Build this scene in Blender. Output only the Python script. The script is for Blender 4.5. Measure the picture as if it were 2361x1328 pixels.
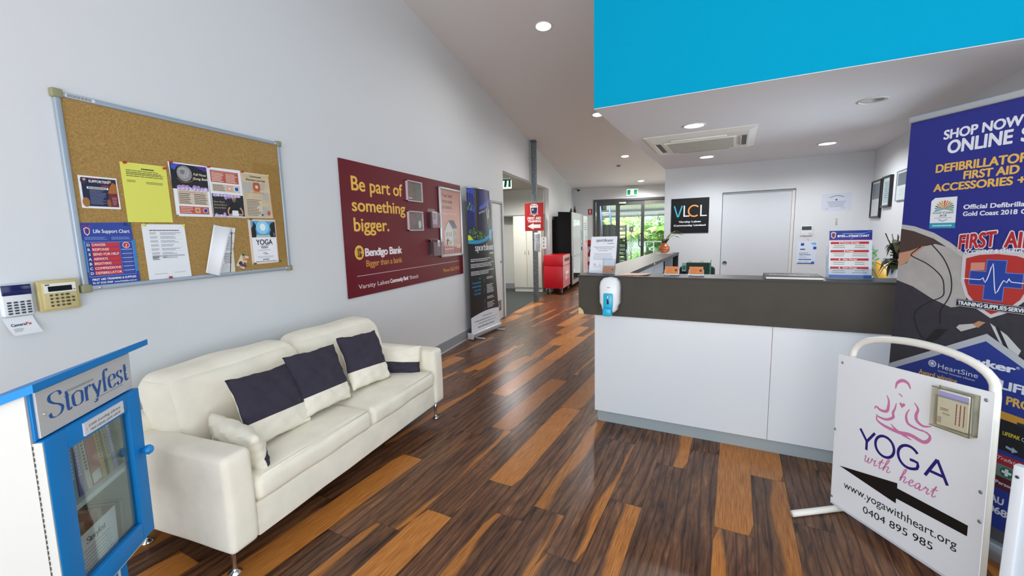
import bpy, bmesh, math, random
from mathutils import Vector, Matrix
from math import sin, cos, pi, radians as R

for o in list(bpy.data.objects): bpy.data.objects.remove(o)
SC = bpy.context.scene
COL = SC.collection

# ------------------------------------------------------------------ camera, world, lights, exposure
TH = R(-9.256)                      # the reception area is turned by this much against the left wall
EX = Vector((cos(TH), sin(TH), 0)); EY = Vector((-sin(TH), cos(TH), 0))
def F2(s, t, z=0): return EX*s + EY*t + Vector((0, 0, z))

def make_camera():
    yaw, pit, rol = R(-18.655), R(7.283), R(-1.436)
    fwd = Vector((sin(yaw)*cos(pit), cos(yaw)*cos(pit), -sin(pit)))
    right = Vector((cos(yaw), -sin(yaw), 0)); up = right.cross(fwd)
    r = right*cos(rol) + up*sin(rol); u = -right*sin(rol) + up*cos(rol)
    cd = bpy.data.cameras.new('camera'); cd.sensor_width = 36; cd.lens = 971.33/2361*36
    cd.clip_start = 0.02
    co = bpy.data.objects.new('camera', cd); COL.objects.link(co)
    m = Matrix(((r.x, u.x, -fwd.x, 0), (r.y, u.y, -fwd.y, 0), (r.z, u.z, -fwd.z, 1.5), (0, 0, 0, 1)))
    co.matrix_world = m
    SC.camera = co
make_camera()

W = bpy.data.worlds.new('sky'); SC.world = W; W.use_nodes = True
_n = W.node_tree.nodes; _bg = _n['Background']
_bg.inputs[0].default_value = (0.78, 0.89, 1.0, 1); _bg.inputs[1].default_value = 1.25

def area(name, loc, rot, sx, sy, e, col=(1, 1, 1), spread=180):
    l = bpy.data.lights.new(name, 'AREA'); l.shape = 'RECTANGLE'; l.size = sx; l.size_y = sy; l.energy = e; l.color = col
    l.spread = R(spread)
    o = bpy.data.objects.new(name, l); o.location = loc; o.rotation_euler = rot; COL.objects.link(o); return o
# daylight through the glazed entrance behind the camera, and an added fill lamp tilted up to lighten the ceilings
area('entrance_daylight', (0.0, -2.3, 1.5), (R(90), 0, 0), 5.0, 2.5, 56, (0.87, 0.95, 1.0))
area('ceiling_fill', (0.4, -2.3, 0.15), (R(128), 0, 0), 5.4, 1.4, 132, (0.95, 0.98, 1.0))
area('side_window_daylight', (3.3, 0.6, 1.5), (R(90), 0, R(90)), 3.4, 2.4, 36, (0.88, 0.96, 1.0))
# daylight through the office window in the right wall and through the rear glazing
area('office_window_daylight', F2(1.60, 4.75, 1.65), (R(90), 0, TH+R(90)), 1.5, 1.1, 15, (0.80, 0.90, 1.0), 115)
area('rear_door_daylight', (-0.45, 14.12, 1.25), (R(-90), 0, 0), 2.7, 2.2, 22, (0.97, 1.0, 0.97))
_s = bpy.data.lights.new('sun', 'SUN'); _s.energy = 24.0; _s.angle = R(1); _s.color = (1, 0.96, 0.88)
_so = bpy.data.objects.new('sun', _s); _so.rotation_euler = (R(24), R(-14), 0); COL.objects.link(_so)

SC.view_settings.view_transform = 'Standard'; SC.view_settings.look = 'None'
SC.view_settings.exposure = 0.0; SC.view_settings.gamma = 1.0; SC.view_settings.use_curve_mapping = False

# ------------------------------------------------------------------ materials
def lin(h):
    h = h.lstrip('#'); v = [int(h[i:i+2], 16)/255 for i in (0, 2, 4)]
    return tuple(((c+0.055)/1.055)**2.4 if c > 0.04045 else c/12.92 for c in v) + (1,)
_M = {}
def mat(hexc, rough=0.5, metal=0.0, spec=0.5, coat=0.0, noise=0.0, nscale=8.0, bump=0.0, bscale=60.0, key=None):
    k = key or (hexc, rough, metal, spec, coat, noise, nscale, bump, bscale)
    if k in _M: return _M[k]
    m = bpy.data.materials.new('paint_' + str(hexc).lstrip('#')); m.use_nodes = True
    nt = m.node_tree; b = nt.nodes['Principled BSDF']
    c = lin(hexc)
    b.inputs['Base Color'].default_value = c; b.inputs['Roughness'].default_value = rough
    b.inputs['Metallic'].default_value = metal; b.inputs['Specular IOR Level'].default_value = spec
    b.inputs['Coat Weight'].default_value = coat
    if noise or bump:
        tc = nt.nodes.new('ShaderNodeTexCoord')
        if noise:
            n = nt.nodes.new('ShaderNodeTexNoise'); n.inputs['Scale'].default_value = nscale; n.inputs['Detail'].default_value = 5
            nt.links.new(tc.outputs['Object'], n.inputs['Vector'])
            r = nt.nodes.new('ShaderNodeValToRGB'); r.color_ramp.elements[0].position = 0.3; r.color_ramp.elements[1].position = 0.7
            r.color_ramp.elements[0].color = tuple(x*(1-noise) for x in c[:3]) + (1,)
            r.color_ramp.elements[1].color = tuple(min(1, x*(1+noise)) for x in c[:3]) + (1,)
            nt.links.new(n.outputs['Fac'], r.inputs[0]); nt.links.new(r.outputs[0], b.inputs['Base Color'])
        if bump:
            n2 = nt.nodes.new('ShaderNodeTexNoise'); n2.inputs['Scale'].default_value = bscale; n2.inputs['Detail'].default_value = 4
            nt.links.new(tc.outputs['Object'], n2.inputs['Vector'])
            bp = nt.nodes.new('ShaderNodeBump'); bp.inputs['Strength'].default_value = bump; bp.inputs['Distance'].default_value = 0.01
            nt.links.new(n2.outputs['Fac'], bp.inputs['Height']); nt.links.new(bp.outputs[0], b.inputs['Normal'])
    _M[k] = m; return m
def emit(hexc, strength):
    k = ('emit', hexc, strength)
    if k in _M: return _M[k]
    m = bpy.data.materials.new('lamp_glow'); m.use_nodes = True; nt = m.node_tree
    b = nt.nodes['Principled BSDF']; b.inputs['Base Color'].default_value = lin(hexc)
    b.inputs['Emission Color'].default_value = lin(hexc); b.inputs['Emission Strength'].default_value = strength
    _M[k] = m; return m
def clear(tint='#ffffff', gloss=0.06, amount=0.94, key='clear'):
    k = (key, tint, gloss, amount)
    if k in _M: return _M[k]
    m = bpy.data.materials.new('clear_plastic'); m.use_nodes = True; nt = m.node_tree; nt.nodes.clear()
    out = nt.nodes.new('ShaderNodeOutputMaterial'); mx = nt.nodes.new('ShaderNodeMixShader')
    tr = nt.nodes.new('ShaderNodeBsdfTransparent'); tr.inputs[0].default_value = lin(tint)
    gl = nt.nodes.new('ShaderNodeBsdfGlossy'); gl.inputs['Roughness'].default_value = gloss
    lw = nt.nodes.new('ShaderNodeLayerWeight'); lw.inputs[0].default_value = 0.35
    mt = nt.nodes.new('ShaderNodeMath'); mt.operation = 'MULTIPLY_ADD'
    mt.inputs[1].default_value = 0.3; mt.inputs[2].default_value = (1-amount)*0.5
    nt.links.new(lw.outputs['Fresnel'], mt.inputs[0]); nt.links.new(mt.outputs[0], mx.inputs[0])
    nt.links.new(tr.outputs[0], mx.inputs[1]); nt.links.new(gl.outputs[0], mx.inputs[2]); nt.links.new(mx.outputs[0], out.inputs[0])
    _M[k] = m; return m

WHITE = '#f2f2f2'; BLACK = '#0c0c0e'
WALL = mat('#d6d9dc', 0.62, bump=0.04, bscale=180, key='wall')
CEIL = mat('#d9d7d6', 0.75, key='ceil')
SOFF = mat('#e0e2e6', 0.7, key='soffit')
CHROME = mat('#d8d8d8', 0.12, 1.0); ALU = mat('#b9bfc6', 0.35, 0.9); DKALU = mat('#5d6065', 0.42, 0.6)
ACRY = clear('#f4f8fb', 0.05, 0.93); GLASS = clear('#eef6f4', 0.01, 0.95, 'glass')

# ------------------------------------------------------------------ mesh building
_font = {}
def text_geo(s, bold=0.0, shear=0.0, space=1.0, res=3):
    k = (s, bold, shear, space, res)
    if k in _font: return _font[k]
    c = bpy.data.curves.new('t', 'FONT'); c.body = s; c.offset = bold; c.shear = shear; c.space_character = space
    c.resolution_u = res; c.fill_mode = 'FRONT'
    o = bpy.data.objects.new('t', c)
    me = bpy.data.meshes.new_from_object(o)
    v = [tuple(p.co[:2]) for p in me.vertices]; f = [tuple(p.vertices) for p in me.polygons]
    bpy.data.objects.remove(o); bpy.data.curves.remove(c); bpy.data.meshes.remove(me)
    _font[k] = (v, f); return v, f
CAP = None
class MB:
    def __init__(s): s.v = []; s.f = []; s.m = []; s.mats = []; s.sm = []; s.k = 0
    def lay(s, l, y):
        # every printed shape gets a hair of its own so that overlaps stay clean
        s.k = (s.k+1) % 45; return y-s.L*l-s.k*8e-6
    def mi(s, m):
        if m not in s.mats: s.mats.append(m)
        return s.mats.index(m)
    def add(s, vs, fs, m, smooth=False):
        o = len(s.v); i = s.mi(m)
        s.v += [tuple(p) for p in vs]
        for f in fs: s.f.append(tuple(o+k for k in f)); s.m.append(i); s.sm.append(smooth)
    def box(s, a, b, m):
        (x0, y0, z0), (x1, y1, z1) = a, b
        if x0 > x1: x0, x1 = x1, x0
        if y0 > y1: y0, y1 = y1, y0
        if z0 > z1: z0, z1 = z1, z0
        vs = [(x, y, z) for z in (z0, z1) for y in (y0, y1) for x in (x0, x1)]
        s.add(vs, [(0, 2, 3, 1), (4, 5, 7, 6), (0, 1, 5, 4), (2, 6, 7, 3), (0, 4, 6, 2), (1, 3, 7, 5)], m)
    def prism(s, pts, axis, a, b, m):
        # polygon of 2d points extruded along an axis between a and b
        def P(p, h):
            if axis == 'x': return (h, p[0], p[1])
            if axis == 'y': return (p[0], h, p[1])
            return (p[0], p[1], h)
        n = len(pts); vs = [P(p, a) for p in pts] + [P(p, b) for p in pts]
        fs = [tuple(range(n))[::-1], tuple(range(n, 2*n))] + [(i, (i+1) % n, n+(i+1) % n, n+i) for i in range(n)]
        s.add(vs, fs, m)
    def rbox(s, a, b, r, m, n=4, puff=(0, 0, 0), div=None, wob=0, seed=0):
        # rounded box; puff bulges the x, y, z faces
        a = Vector(a); b = Vector(b); c = (a+b)/2; h = (b-a)/2; rr = min(r, min(h)*0.999)
        inn = Vector((h.x-rr, h.y-rr, h.z-rr)); rnd = random.Random(seed)
        ph = [rnd.uniform(0, 6.28) for _ in range(6)]
        def axis_pts(hh, ii, dv):
            e = [-hh + (hh-ii)*(1-cos(pi/2*k/n)) for k in range(n)]
            mid = [-ii + 2*ii*k/dv for k in range(dv+1)]
            return e + mid + [-x for x in e[::-1]]
        dv = div or (4, 4, 4)
        ax = [axis_pts(h[i], inn[i], dv[i]) for i in range(3)]
        vid = {}; vs = []; fs = []
        def vert(p):
            k = tuple(round(x, 6) for x in p)
            if k in vid: return vid[k]
            q = Vector((max(-inn.x, min(inn.x, p[0])), max(-inn.y, min(inn.y, p[1])), max(-inn.z, min(inn.z, p[2]))))
            d = Vector(p)-q
            if d.length > 1e-9: d = d.normalized()*rr
            w = q+d
            u = [p[0]/h.x, p[1]/h.y, p[2]/h.z]
            for i in range(3):
                if puff[i]:
                    j, l = (i+1) % 3, (i+2) % 3
                    w[i] += puff[i]*(u[i] if abs(u[i]) < 1 else (1 if u[i] > 0 else -1))*max(0, 1-u[j]**2)**0.6*max(0, 1-u[l]**2)**0.6
            if wob:
                w += Vector((sin(9*w.y+7*w.z+ph[0])+sin(17*w.y-11*w.z+ph[3]), sin(8*w.x+6*w.z+ph[1])+sin(19*w.x+5*w.z+ph[4]), sin(8*w.x+9*w.y+ph[2])+sin(15*w.x-13*w.y+ph[5])))*wob*0.5
            vid[k] = len(vs); vs.append(tuple(w+c)); return vid[k]
        for i in range(3):
            j, l = (i+1) % 3, (i+2) % 3
            for sg in (-1, 1):
                for p in range(len(ax[j])-1):
                    for q in range(len(ax[l])-1):
                        ids = []
                        for (dp, dq) in ((0, 0), (1, 0), (1, 1), (0, 1)):
                            pt = [0, 0, 0]; pt[i] = sg*h[i]; pt[j] = ax[j][p+dp]; pt[l] = ax[l][q+dq]
                            ids.append(vert(pt))
                        if sg < 0: ids = ids[::-1]
                        if len(set(ids)) > 2:
                            fs.append(tuple(dict.fromkeys(ids)))
        s.add(vs, fs, m, True)
    def tube(s, pts, r, m, n=10, caps=True, flat=None):
        # r: number or list; flat=(axis vector, factor) squashes the section
        pts = [Vector(p) for p in pts]; rs = r if isinstance(r, (list, tuple)) else [r]*len(pts)
        vs = []; fs = []; up = None
        for i, p in enumerate(pts):
            t = (pts[min(i+1, len(pts)-1)]-pts[max(i-1, 0)]).normalized()
            if up is None:
                up = Vector((0, 0, 1)) if abs(t.z) < 0.9 else Vector((1, 0, 0))
            u = t.cross(up)
            if u.length < 1e-6: u = t.orthogonal()
            u.normalize(); up = u.cross(t).normalized()
            for k in range(n):
                a = 2*pi*k/n; vs.append(p+(u*cos(a)+up*sin(a))*rs[i])
        for i in range(len(pts)-1):
            for k in range(n):
                k2 = (k+1) % n; fs.append((i*n+k, i*n+k2, (i+1)*n+k2, (i+1)*n+k))
        if caps: fs.append(tuple(range(n))[::-1]); fs.append(tuple((len(pts)-1)*n+k for k in range(n)))
        s.add(vs, fs, m, True)
    def lathe(s, prof, m, n=24, o=(0, 0, 0), axis='z'):
        # prof: list of (radius, height)
        vs = []; fs = []
        for (r, h) in prof:
            for k in range(n):
                a = 2*pi*k/n
                p = (r*cos(a), r*sin(a), h)
                if axis == 'y': p = (p[0], h, p[1])
                if axis == 'x': p = (h, p[0], p[1])
                vs.append((p[0]+o[0], p[1]+o[1], p[2]+o[2]))
        for i in range(len(prof)-1):
            for k in range(n):
                k2 = (k+1) % n; fs.append((i*n+k, i*n+k2, (i+1)*n+k2, (i+1)*n+k))
        fs.append(tuple(range(n))[::-1]); fs.append(tuple((len(prof)-1)*n+k for k in range(n)))
        s.add(vs, fs, m, True)
    # flat printing on a surface: x to the right, z up, -y towards the viewer
    L = 0.0004
    def poly(s, pts, m, l=1, y=0):
        yy = s.lay(l, y); s.add([(p[0], yy, p[1]) for p in pts], [tuple(range(len(pts)))], m)
    def rect(s, x0, z0, x1, z1, m, l=1, y=0): s.poly([(x0, z0), (x1, z0), (x1, z1), (x0, z1)], m, l, y)
    def disc(s, x, z, rx, rz, m, l=1, y=0, n=28): s.poly([(x+rx*cos(2*pi*k/n), z+rz*sin(2*pi*k/n)) for k in range(n)], m, l, y)
    def text(s, t, x, z, h, m, w=None, al='l', bold=0.0, shear=0.0, l=2, y=0, res=3, slope=0.0, space=1.0):
        # x: left edge (or centre for 'c', right for 'r'); z: baseline; h: cap height; w: total width to fit
        global CAP
        if CAP is None:
            hv = text_geo('H')[0]; CAP = max(p[1] for p in hv)-min(p[1] for p in hv)
        v, f = text_geo(t, 0.0, shear, space, 7 if h > .028 else 4 if h > .012 else 2)
        if not v: return
        x0 = min(p[0] for p in v); x1 = max(p[0] for p in v); k = h/CAP
        kx = k if w is None else w/(x1-x0)
        ww = (x1-x0)*kx; xo = x - (0 if al == 'l' else ww/2 if al == 'c' else ww)
        yy = s.lay(l, y)
        for i, (ax, az) in enumerate(((0, 0),) if not bold else ((-1, -1), (1, -1), (1, 1), (-1, 1)) if h < .03 else [(1.2*cos(j*pi/4+.4), 1.2*sin(j*pi/4+.4)) for j in range(8)]):
            s.add([(xo+(p[0]-x0)*kx+ax*bold*kx, yy-.00006*i, z+p[1]*k+az*bold*k*.7+slope*(p[0]-x0)*kx) for p in v], f, m)
    def stroke(s, pts, m, w=0.01, thick=None, pen=0.0, l=2, y=0, o=(0, 0), k=1.0, kz=None, sub=6, close=False):
        # smooth pen line; thick: width where the line runs across the pen angle
        kz = kz or k
        P = [Vector((p[0]*k+o[0], p[1]*kz+o[1])) for p in pts]
        Q = []
        n = len(P)
        if n == 2: Q = [P[0].lerp(P[1], i/sub) for i in range(sub+1)]
        else:
            for i in range(n-1):
                p0 = P[max(i-1, 0)]; p1 = P[i]; p2 = P[i+1]; p3 = P[min(i+2, n-1)]
                for j in range(sub):
                    t = j/sub
                    Q.append(0.5*((2*p1)+(p2-p0)*t+(2*p0-5*p1+4*p2-p3)*t*t+(3*p1-p0-3*p2+p3)*t**3))
            Q.append(P[-1])
        yy = s.lay(l, y); vs = []; fs = []
        for i, q in enumerate(Q):
            d = Q[min(i+1, len(Q)-1)]-Q[max(i-1, 0)]
            if d.length < 1e-9: d = Vector((1, 0))
            d.normalize(); nn = Vector((-d.y, d.x))
            ww = w if thick is None else w+(thick-w)*abs(sin(math.atan2(d.y, d.x)-pen))**1.5
            if callable(w): ww = w(i/(len(Q)-1))
            a = q+nn*ww/2; b = q-nn*ww/2
            vs += [(a.x, yy, a.y), (b.x, yy, b.y)]
        fs = [(2*i, 2*i+1, 2*i+3, 2*i+2) for i in range(len(Q)-1)]
        s.add(vs, fs, m)
    def para(s, x0, z1, x1, z0, n, m, l=2, y=0, seed=1, fill=0.45, jag=0.25, al='l'):
        # a block of print too small to read
        rnd = random.Random(seed); st = (z1-z0)/n
        for i in range(n):
            w = (x1-x0)*(1-jag*rnd.random()); z = z1-(i+0.5)*st
            xa = x0 if al == 'l' else (x0+x1-w)/2
            x = xa
            while x < xa+w-1e-6:
                ww = min((x1-x0)*rnd.uniform(0.05, 0.16), xa+w-x)
                s.rect(x, z-st*fill/2, x+ww*0.9, z+st*fill/2, m, l, y); x += ww
    def sheet(s, pts, m, th=0.0006, y=0, back=None):
        # a thin board or paper with real thickness; front face at y
        n = len(pts)
        vs = [(p[0], y, p[1]) for p in pts]+[(p[0], y+th, p[1]) for p in pts]
        fs = [tuple(range(n)), tuple(range(n, 2*n))[::-1]]+[(i, n+i, n+(i+1) % n, (i+1) % n) for i in range(n)]
        s.add(vs, fs, m)
    def build(s, name, parent=None, loc=(0, 0, 0), rotz=0.0, mw=None, warp=None):
        me = bpy.data.meshes.new(name)
        vs = [warp(p) for p in s.v] if warp else s.v
        me.from_pydata(vs, [], s.f)
        for m in s.mats: me.materials.append(m)
        for p, i, sm in zip(me.polygons, s.m, s.sm): p.material_index = i; p.use_smooth = sm
        me.update(); me.validate()
        bm = bmesh.new(); bm.from_mesh(me); bmesh.ops.recalc_face_normals(bm, faces=bm.faces[:]); bm.to_mesh(me); bm.free()
        o = bpy.data.objects.new(name, me); COL.objects.link(o)
        if parent: o.parent = parent
        if mw is not None: o.matrix_world = mw
        else: o.location = loc; o.rotation_euler = (0, 0, rotz)
        return o
def tag(o, label, cat, group=None):
    o['label'] = label; o['category'] = cat
    if group: o['group'] = group
    return o
def thing(name, label, cat, loc=(0, 0, 0), rotz=0.0, group=None, mw=None):
    o = bpy.data.objects.new(name, None); COL.objects.link(o); o.empty_display_size = 0.1
    if mw is not None: o.matrix_world = mw
    else: o.location = loc; o.rotation_euler = (0, 0, rotz)
    return tag(o, label, cat, group)
def struct(o): o['kind'] = 'structure'; return o
def copy_tree(o, parent=None):
    c = o.copy(); COL.objects.link(c)
    if parent: c.parent = parent
    for ch in list(o.children): copy_tree(ch, c)
    return c
def bx(a, b, m): q = MB(); q.box(a, b, m); return q

# ------------------------------------------------------------------ the room
WX = -2.557                                   # face of the left wall
def rake(y): return 4.425-0.10642*y           # raked ceiling height
YB = 14.186                                   # face of the rear wall

def floor_material():
    m = bpy.data.materials.new('timber_plank'); m.use_nodes = True; nt = m.node_tree; N = nt.nodes; K = nt.links
    b = N['Principled BSDF']
    at = N.new('ShaderNodeAttribute'); at.attribute_name = 'plank'         # r: seed, g: gold, b: edge
    sep = N.new('ShaderNodeSeparateColor'); K.new(at.outputs['Color'], sep.inputs[0])
    uv = N.new('ShaderNodeUVMap'); uv.uv_map = 'UVMap'
    off = N.new('ShaderNodeCombineXYZ')
    mul = N.new('ShaderNodeMath'); mul.operation = 'MULTIPLY'; mul.inputs[1].default_value = 37.0; K.new(sep.outputs[0], mul.inputs[0])
    K.new(mul.outputs[0], off.inputs[0]); K.new(mul.outputs[0], off.inputs[1])
    add = N.new('ShaderNodeVectorMath'); add.operation = 'ADD'; K.new(uv.outputs[0], add.inputs[0]); K.new(off.outputs[0], add.inputs[1])
    def noise(sx, sy, scale, det=6, dist=0.0, rough=0.6):
        mp = N.new('ShaderNodeMapping'); mp.inputs['Scale'].default_value = (sx, sy, 1); K.new(add.outputs[0], mp.inputs[0])
        n = N.new('ShaderNodeTexNoise'); n.inputs['Scale'].default_value = scale; n.inputs['Detail'].default_value = det
        n.inputs['Distortion'].default_value = dist; n.inputs['Roughness'].default_value = rough
        K.new(mp.outputs[0], n.inputs['Vector']); return n
    grain = noise(1.0, 0.07, 75, 8, 1.1, 0.68); broad = noise(1.0, 0.16, 9, 5, 2.2); fine = noise(1.0, 0.03, 230, 3, 0.2)
    r = N.new('ShaderNodeValToRGB'); e = r.color_ramp.elements
    mixf = N.new('ShaderNodeMix'); mixf.data_type = 'FLOAT'; mixf.inputs[0].default_value = 0.5
    K.new(grain.outputs['Fac'], mixf.inputs[2]); K.new(broad.outputs['Fac'], mixf.inputs[3])
    e[0].position = 0.36; e[0].color = lin('#2c1b14'); e[1].position = 0.66; e[1].color = lin('#a57446')
    for p, c in ((0.43, '#553727'), (0.5, '#6f4a33'), (0.57, '#7c5539')):
        q = e.new(p); q.color = lin(c)
    K.new(mixf.outputs[0], r.inputs[0])
    # vein lines
    w = N.new('ShaderNodeTexWave'); w.wave_type = 'BANDS'; w.bands_direction = 'X'; w.inputs['Scale'].default_value = 6.5
    w.inputs['Distortion'].default_value = 9.0; w.inputs['Detail'].default_value = 3; w.inputs['Detail Scale'].default_value = 0.8
    mp = N.new('ShaderNodeMapping'); mp.inputs['Scale'].default_value = (1.0, 0.14, 1); K.new(add.outputs[0], mp.inputs[0]); K.new(mp.outputs[0], w.inputs['Vector'])
    wr = N.new('ShaderNodeMapRange'); wr.inputs[1].default_value = 0.0; wr.inputs[2].default_value = 0.2; wr.inputs[3].default_value = 0.42; wr.inputs[4].default_value = 1.0
    K.new(w.outputs['Fac'], wr.inputs[0])
    dk = N.new('ShaderNodeMix'); dk.data_type = 'RGBA'; dk.blend_type = 'MULTIPLY'; dk.inputs[0].default_value = 1.0
    K.new(r.outputs[0], dk.inputs[6]); K.new(wr.outputs[0], dk.inputs[7])
    # golden sapwood
    g = N.new('ShaderNodeValToRGB'); ge = g.color_ramp.elements
    ge[0].position = 0.35; ge[0].color = lin('#9c5a22'); ge[1].position = 0.68; ge[1].color = lin('#cf8c46')
    K.new(fine.outputs['Fac'], g.inputs[0])
    ga = N.new('ShaderNodeMath'); ga.operation = 'MULTIPLY_ADD'; ga.inputs[1].default_value = 0.55; 
    K.new(broad.outputs['Fac'], ga.inputs[0]); K.new(sep.outputs[1], ga.inputs[2])
    gs = N.new('ShaderNodeMapRange'); gs.inputs[1].default_value = 0.56; gs.inputs[2].default_value = 0.92; K.new(ga.outputs[0], gs.inputs[0])
    mg = N.new('ShaderNodeMix'); mg.data_type = 'RGBA'; K.new(gs.outputs[0], mg.inputs[0]); K.new(dk.outputs[2], mg.inputs[6]); K.new(g.outputs[0], mg.inputs[7])
    # tint per plank and joint lines
    tv = N.new('ShaderNodeMapRange'); tv.inputs[3].default_value = 0.78; tv.inputs[4].default_value = 1.2
    fr = N.new('ShaderNodeMath'); fr.operation = 'FRACT'; m7 = N.new('ShaderNodeMath'); m7.operation = 'MULTIPLY'; m7.inputs[1].default_value = 7.31
    K.new(sep.outputs[0], m7.inputs[0]); K.new(m7.outputs[0], fr.inputs[0]); K.new(fr.outputs[0], tv.inputs[0])
    su = N.new('ShaderNodeSeparateXYZ'); K.new(uv.outputs[0], su.inputs[0])
    mt = N.new('ShaderNodeMix'); mt.data_type = 'RGBA'; mt.blend_type = 'MULTIPLY'; mt.inputs[0].default_value = 1.0
    K.new(mg.outputs[2], mt.inputs[6]); K.new(tv.outputs[0], mt.inputs[7])
    ed = N.new('ShaderNodeMapRange'); ed.inputs[1].default_value = 0.0; ed.inputs[2].default_value = 0.0016; ed.inputs[3].default_value = 0.35; ed.inputs[4].default_value = 1.0
    K.new(sep.outputs[2], ed.inputs[0])
    me = N.new('ShaderNodeMix'); me.data_type = 'RGBA'; me.blend_type = 'MULTIPLY'; me.inputs[0].default_value = 1.0
    K.new(mt.outputs[2], me.inputs[6]); K.new(ed.outputs[0], me.inputs[7])
    K.new(me.outputs[2], b.inputs['Base Color'])
    b.inputs['Roughness'].default_value = 0.3; b.inputs['Specular IOR Level'].default_value = 0.36
    bp = N.new('ShaderNodeBump'); bp.inputs['Strength'].default_value = 0.12; bp.inputs['Distance'].default_value = 0.004
    K.new(mixf.outputs[0], bp.inputs['Height']); K.new(bp.outputs[0], b.inputs['Normal'])
    return m

def make_floor():
    PW, PL = 0.1782, 1.22
    joint = {0: 2.205, 1: 2.80, -1: 2.98, -2: 2.70, -3: 2.20, -4: 1.67, -5: 1.955, -6: 1.82, -7: 2.065, -8: 1.68, -9: 2.695, -10: 2.54, -11: 2.08, 2: 2.41, -12: 1.5}
    full = {(0, 2.205), (1, 2.80), (-7, 2.065), (-8, 0.46), (-9, 2.695), (-11, 0.86), (-7, 3.285)}
    part = {(1, 1.58): (0.62, 1.0), (-3, 0.98): (0.52, 1.0), (-2, 2.70): (0.5, 1.0), (-4, 1.67): (0.86, 1.0), (0, 0.985): (0, 0.24),
            (-5, 1.955): (0, 0.4), (-6, 0.6): (0, 0.38), (-9, 1.475): (0.84, 1.0), (-4, 0.45): (0, 0.2), (-5, 0.735): (0.8, 1)}
    dark = {(-12, 1.5), (-12, 0.28), (-1, 1.76), (-2, 1.48), (-3, 2.2), (-4, 2.89), (-6, 1.82), (-10, 1.32), (-10, 2.54), (-11, 2.08), (-8, 1.68), (-1, 2.98), (1, 0.36), (2, 1.19)}
    rnd = random.Random(11)
    vs = []; fs = []; uvs = []; cols = []
    for k in range(-36, 18):
        s0 = -0.041+PW*k
        j0 = joint.get(k, rnd.uniform(0, PL)); j0 -= PL*math.ceil((j0+4.5)/PL)
        n = 0
        while True:
            t0 = j0+n*PL; n += 1
            if t0 > 15.6: break
            seed = rnd.random(); p = rnd.random(); q = rnd.random()
            key = None
            for K in list(full)+list(part)+list(dark):
                if K[0] == k and abs(K[1]-t0) < 0.08: key = K
            if key in full: g0, g1 = -1, 2
            elif key in part: g0, g1 = part[key]
            elif key in dark: g0, g1 = 5, 6
            elif p < 0.17: g0, g1 = -1, 2
            elif p < 0.33: g0, g1 = 0, 0.12+0.4*q
            elif p < 0.5: g0, g1 = 0.88-0.4*q, 1
            else: g0, g1 = 5, 6
            if g0 == 0: g0 = -1
            if g1 == 1: g1 = 2
            na, nl = 8, 12
            base = len(vs); g = []
            for a in range(na+1):
                for l in range(nl+1):
                    u = a/na; v = l/nl
                    vs.append(F2(s0+PW*u, t0+PL*v, 0))
                    wob = 0.10*sin(5*v+seed*20)+0.05*sin(13*v+seed*50)
                    x = u+wob
                    d = min(x-g0, g1-x)*4 if g0 < 4 else -2
                    g.append((max(0, min(1, 0.45+d*0.9)), u, v))
            for a in range(na):
                for l in range(nl):
                    ids = [a*(nl+1)+l, (a+1)*(nl+1)+l, (a+1)*(nl+1)+l+1, a*(nl+1)+l+1]
                    fs.append([base+i for i in ids])
                    for i in ids:
                        gg, u, v = g[i]
                        uvs.append((PW*u, PL*v))
                        ed = min(min(u, 1-u)*PW, min(v, 1-v)*PL)
                        cols.append((seed, gg, ed, 1))
    me = bpy.data.meshes.new('floor'); me.from_pydata(vs, [], fs)
    me.uv_layers.new(name='UVMap'); me.color_attributes.new('plank', 'FLOAT_COLOR', 'CORNER')
    me.uv_layers['UVMap'].data.foreach_set('uv', [c for p in uvs for c in p])
    me.color_attributes['plank'].data.foreach_set('color', [c for p in cols for c in p])
    me.materials.append(floor_material())
    bm = bmesh.new(); bm.from_mesh(me)
    for co, no in (((WX, 0, 0), (-1, 0, 0)), ((0, YB+0.05, 0), (0, 1, 0)), ((0, -2.6, 0), (0, -1, 0)), ((3.4, 0, 0), (1, 0, 0))):
        bmesh.ops.bisect_plane(bm, geom=bm.verts[:]+bm.edges[:]+bm.faces[:], plane_co=co, plane_no=no, clear_outer=True)
    bm.to_mesh(me); bm.free()
    o = bpy.data.objects.new('floor', me); COL.objects.link(o); struct(o)
make_floor()

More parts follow.
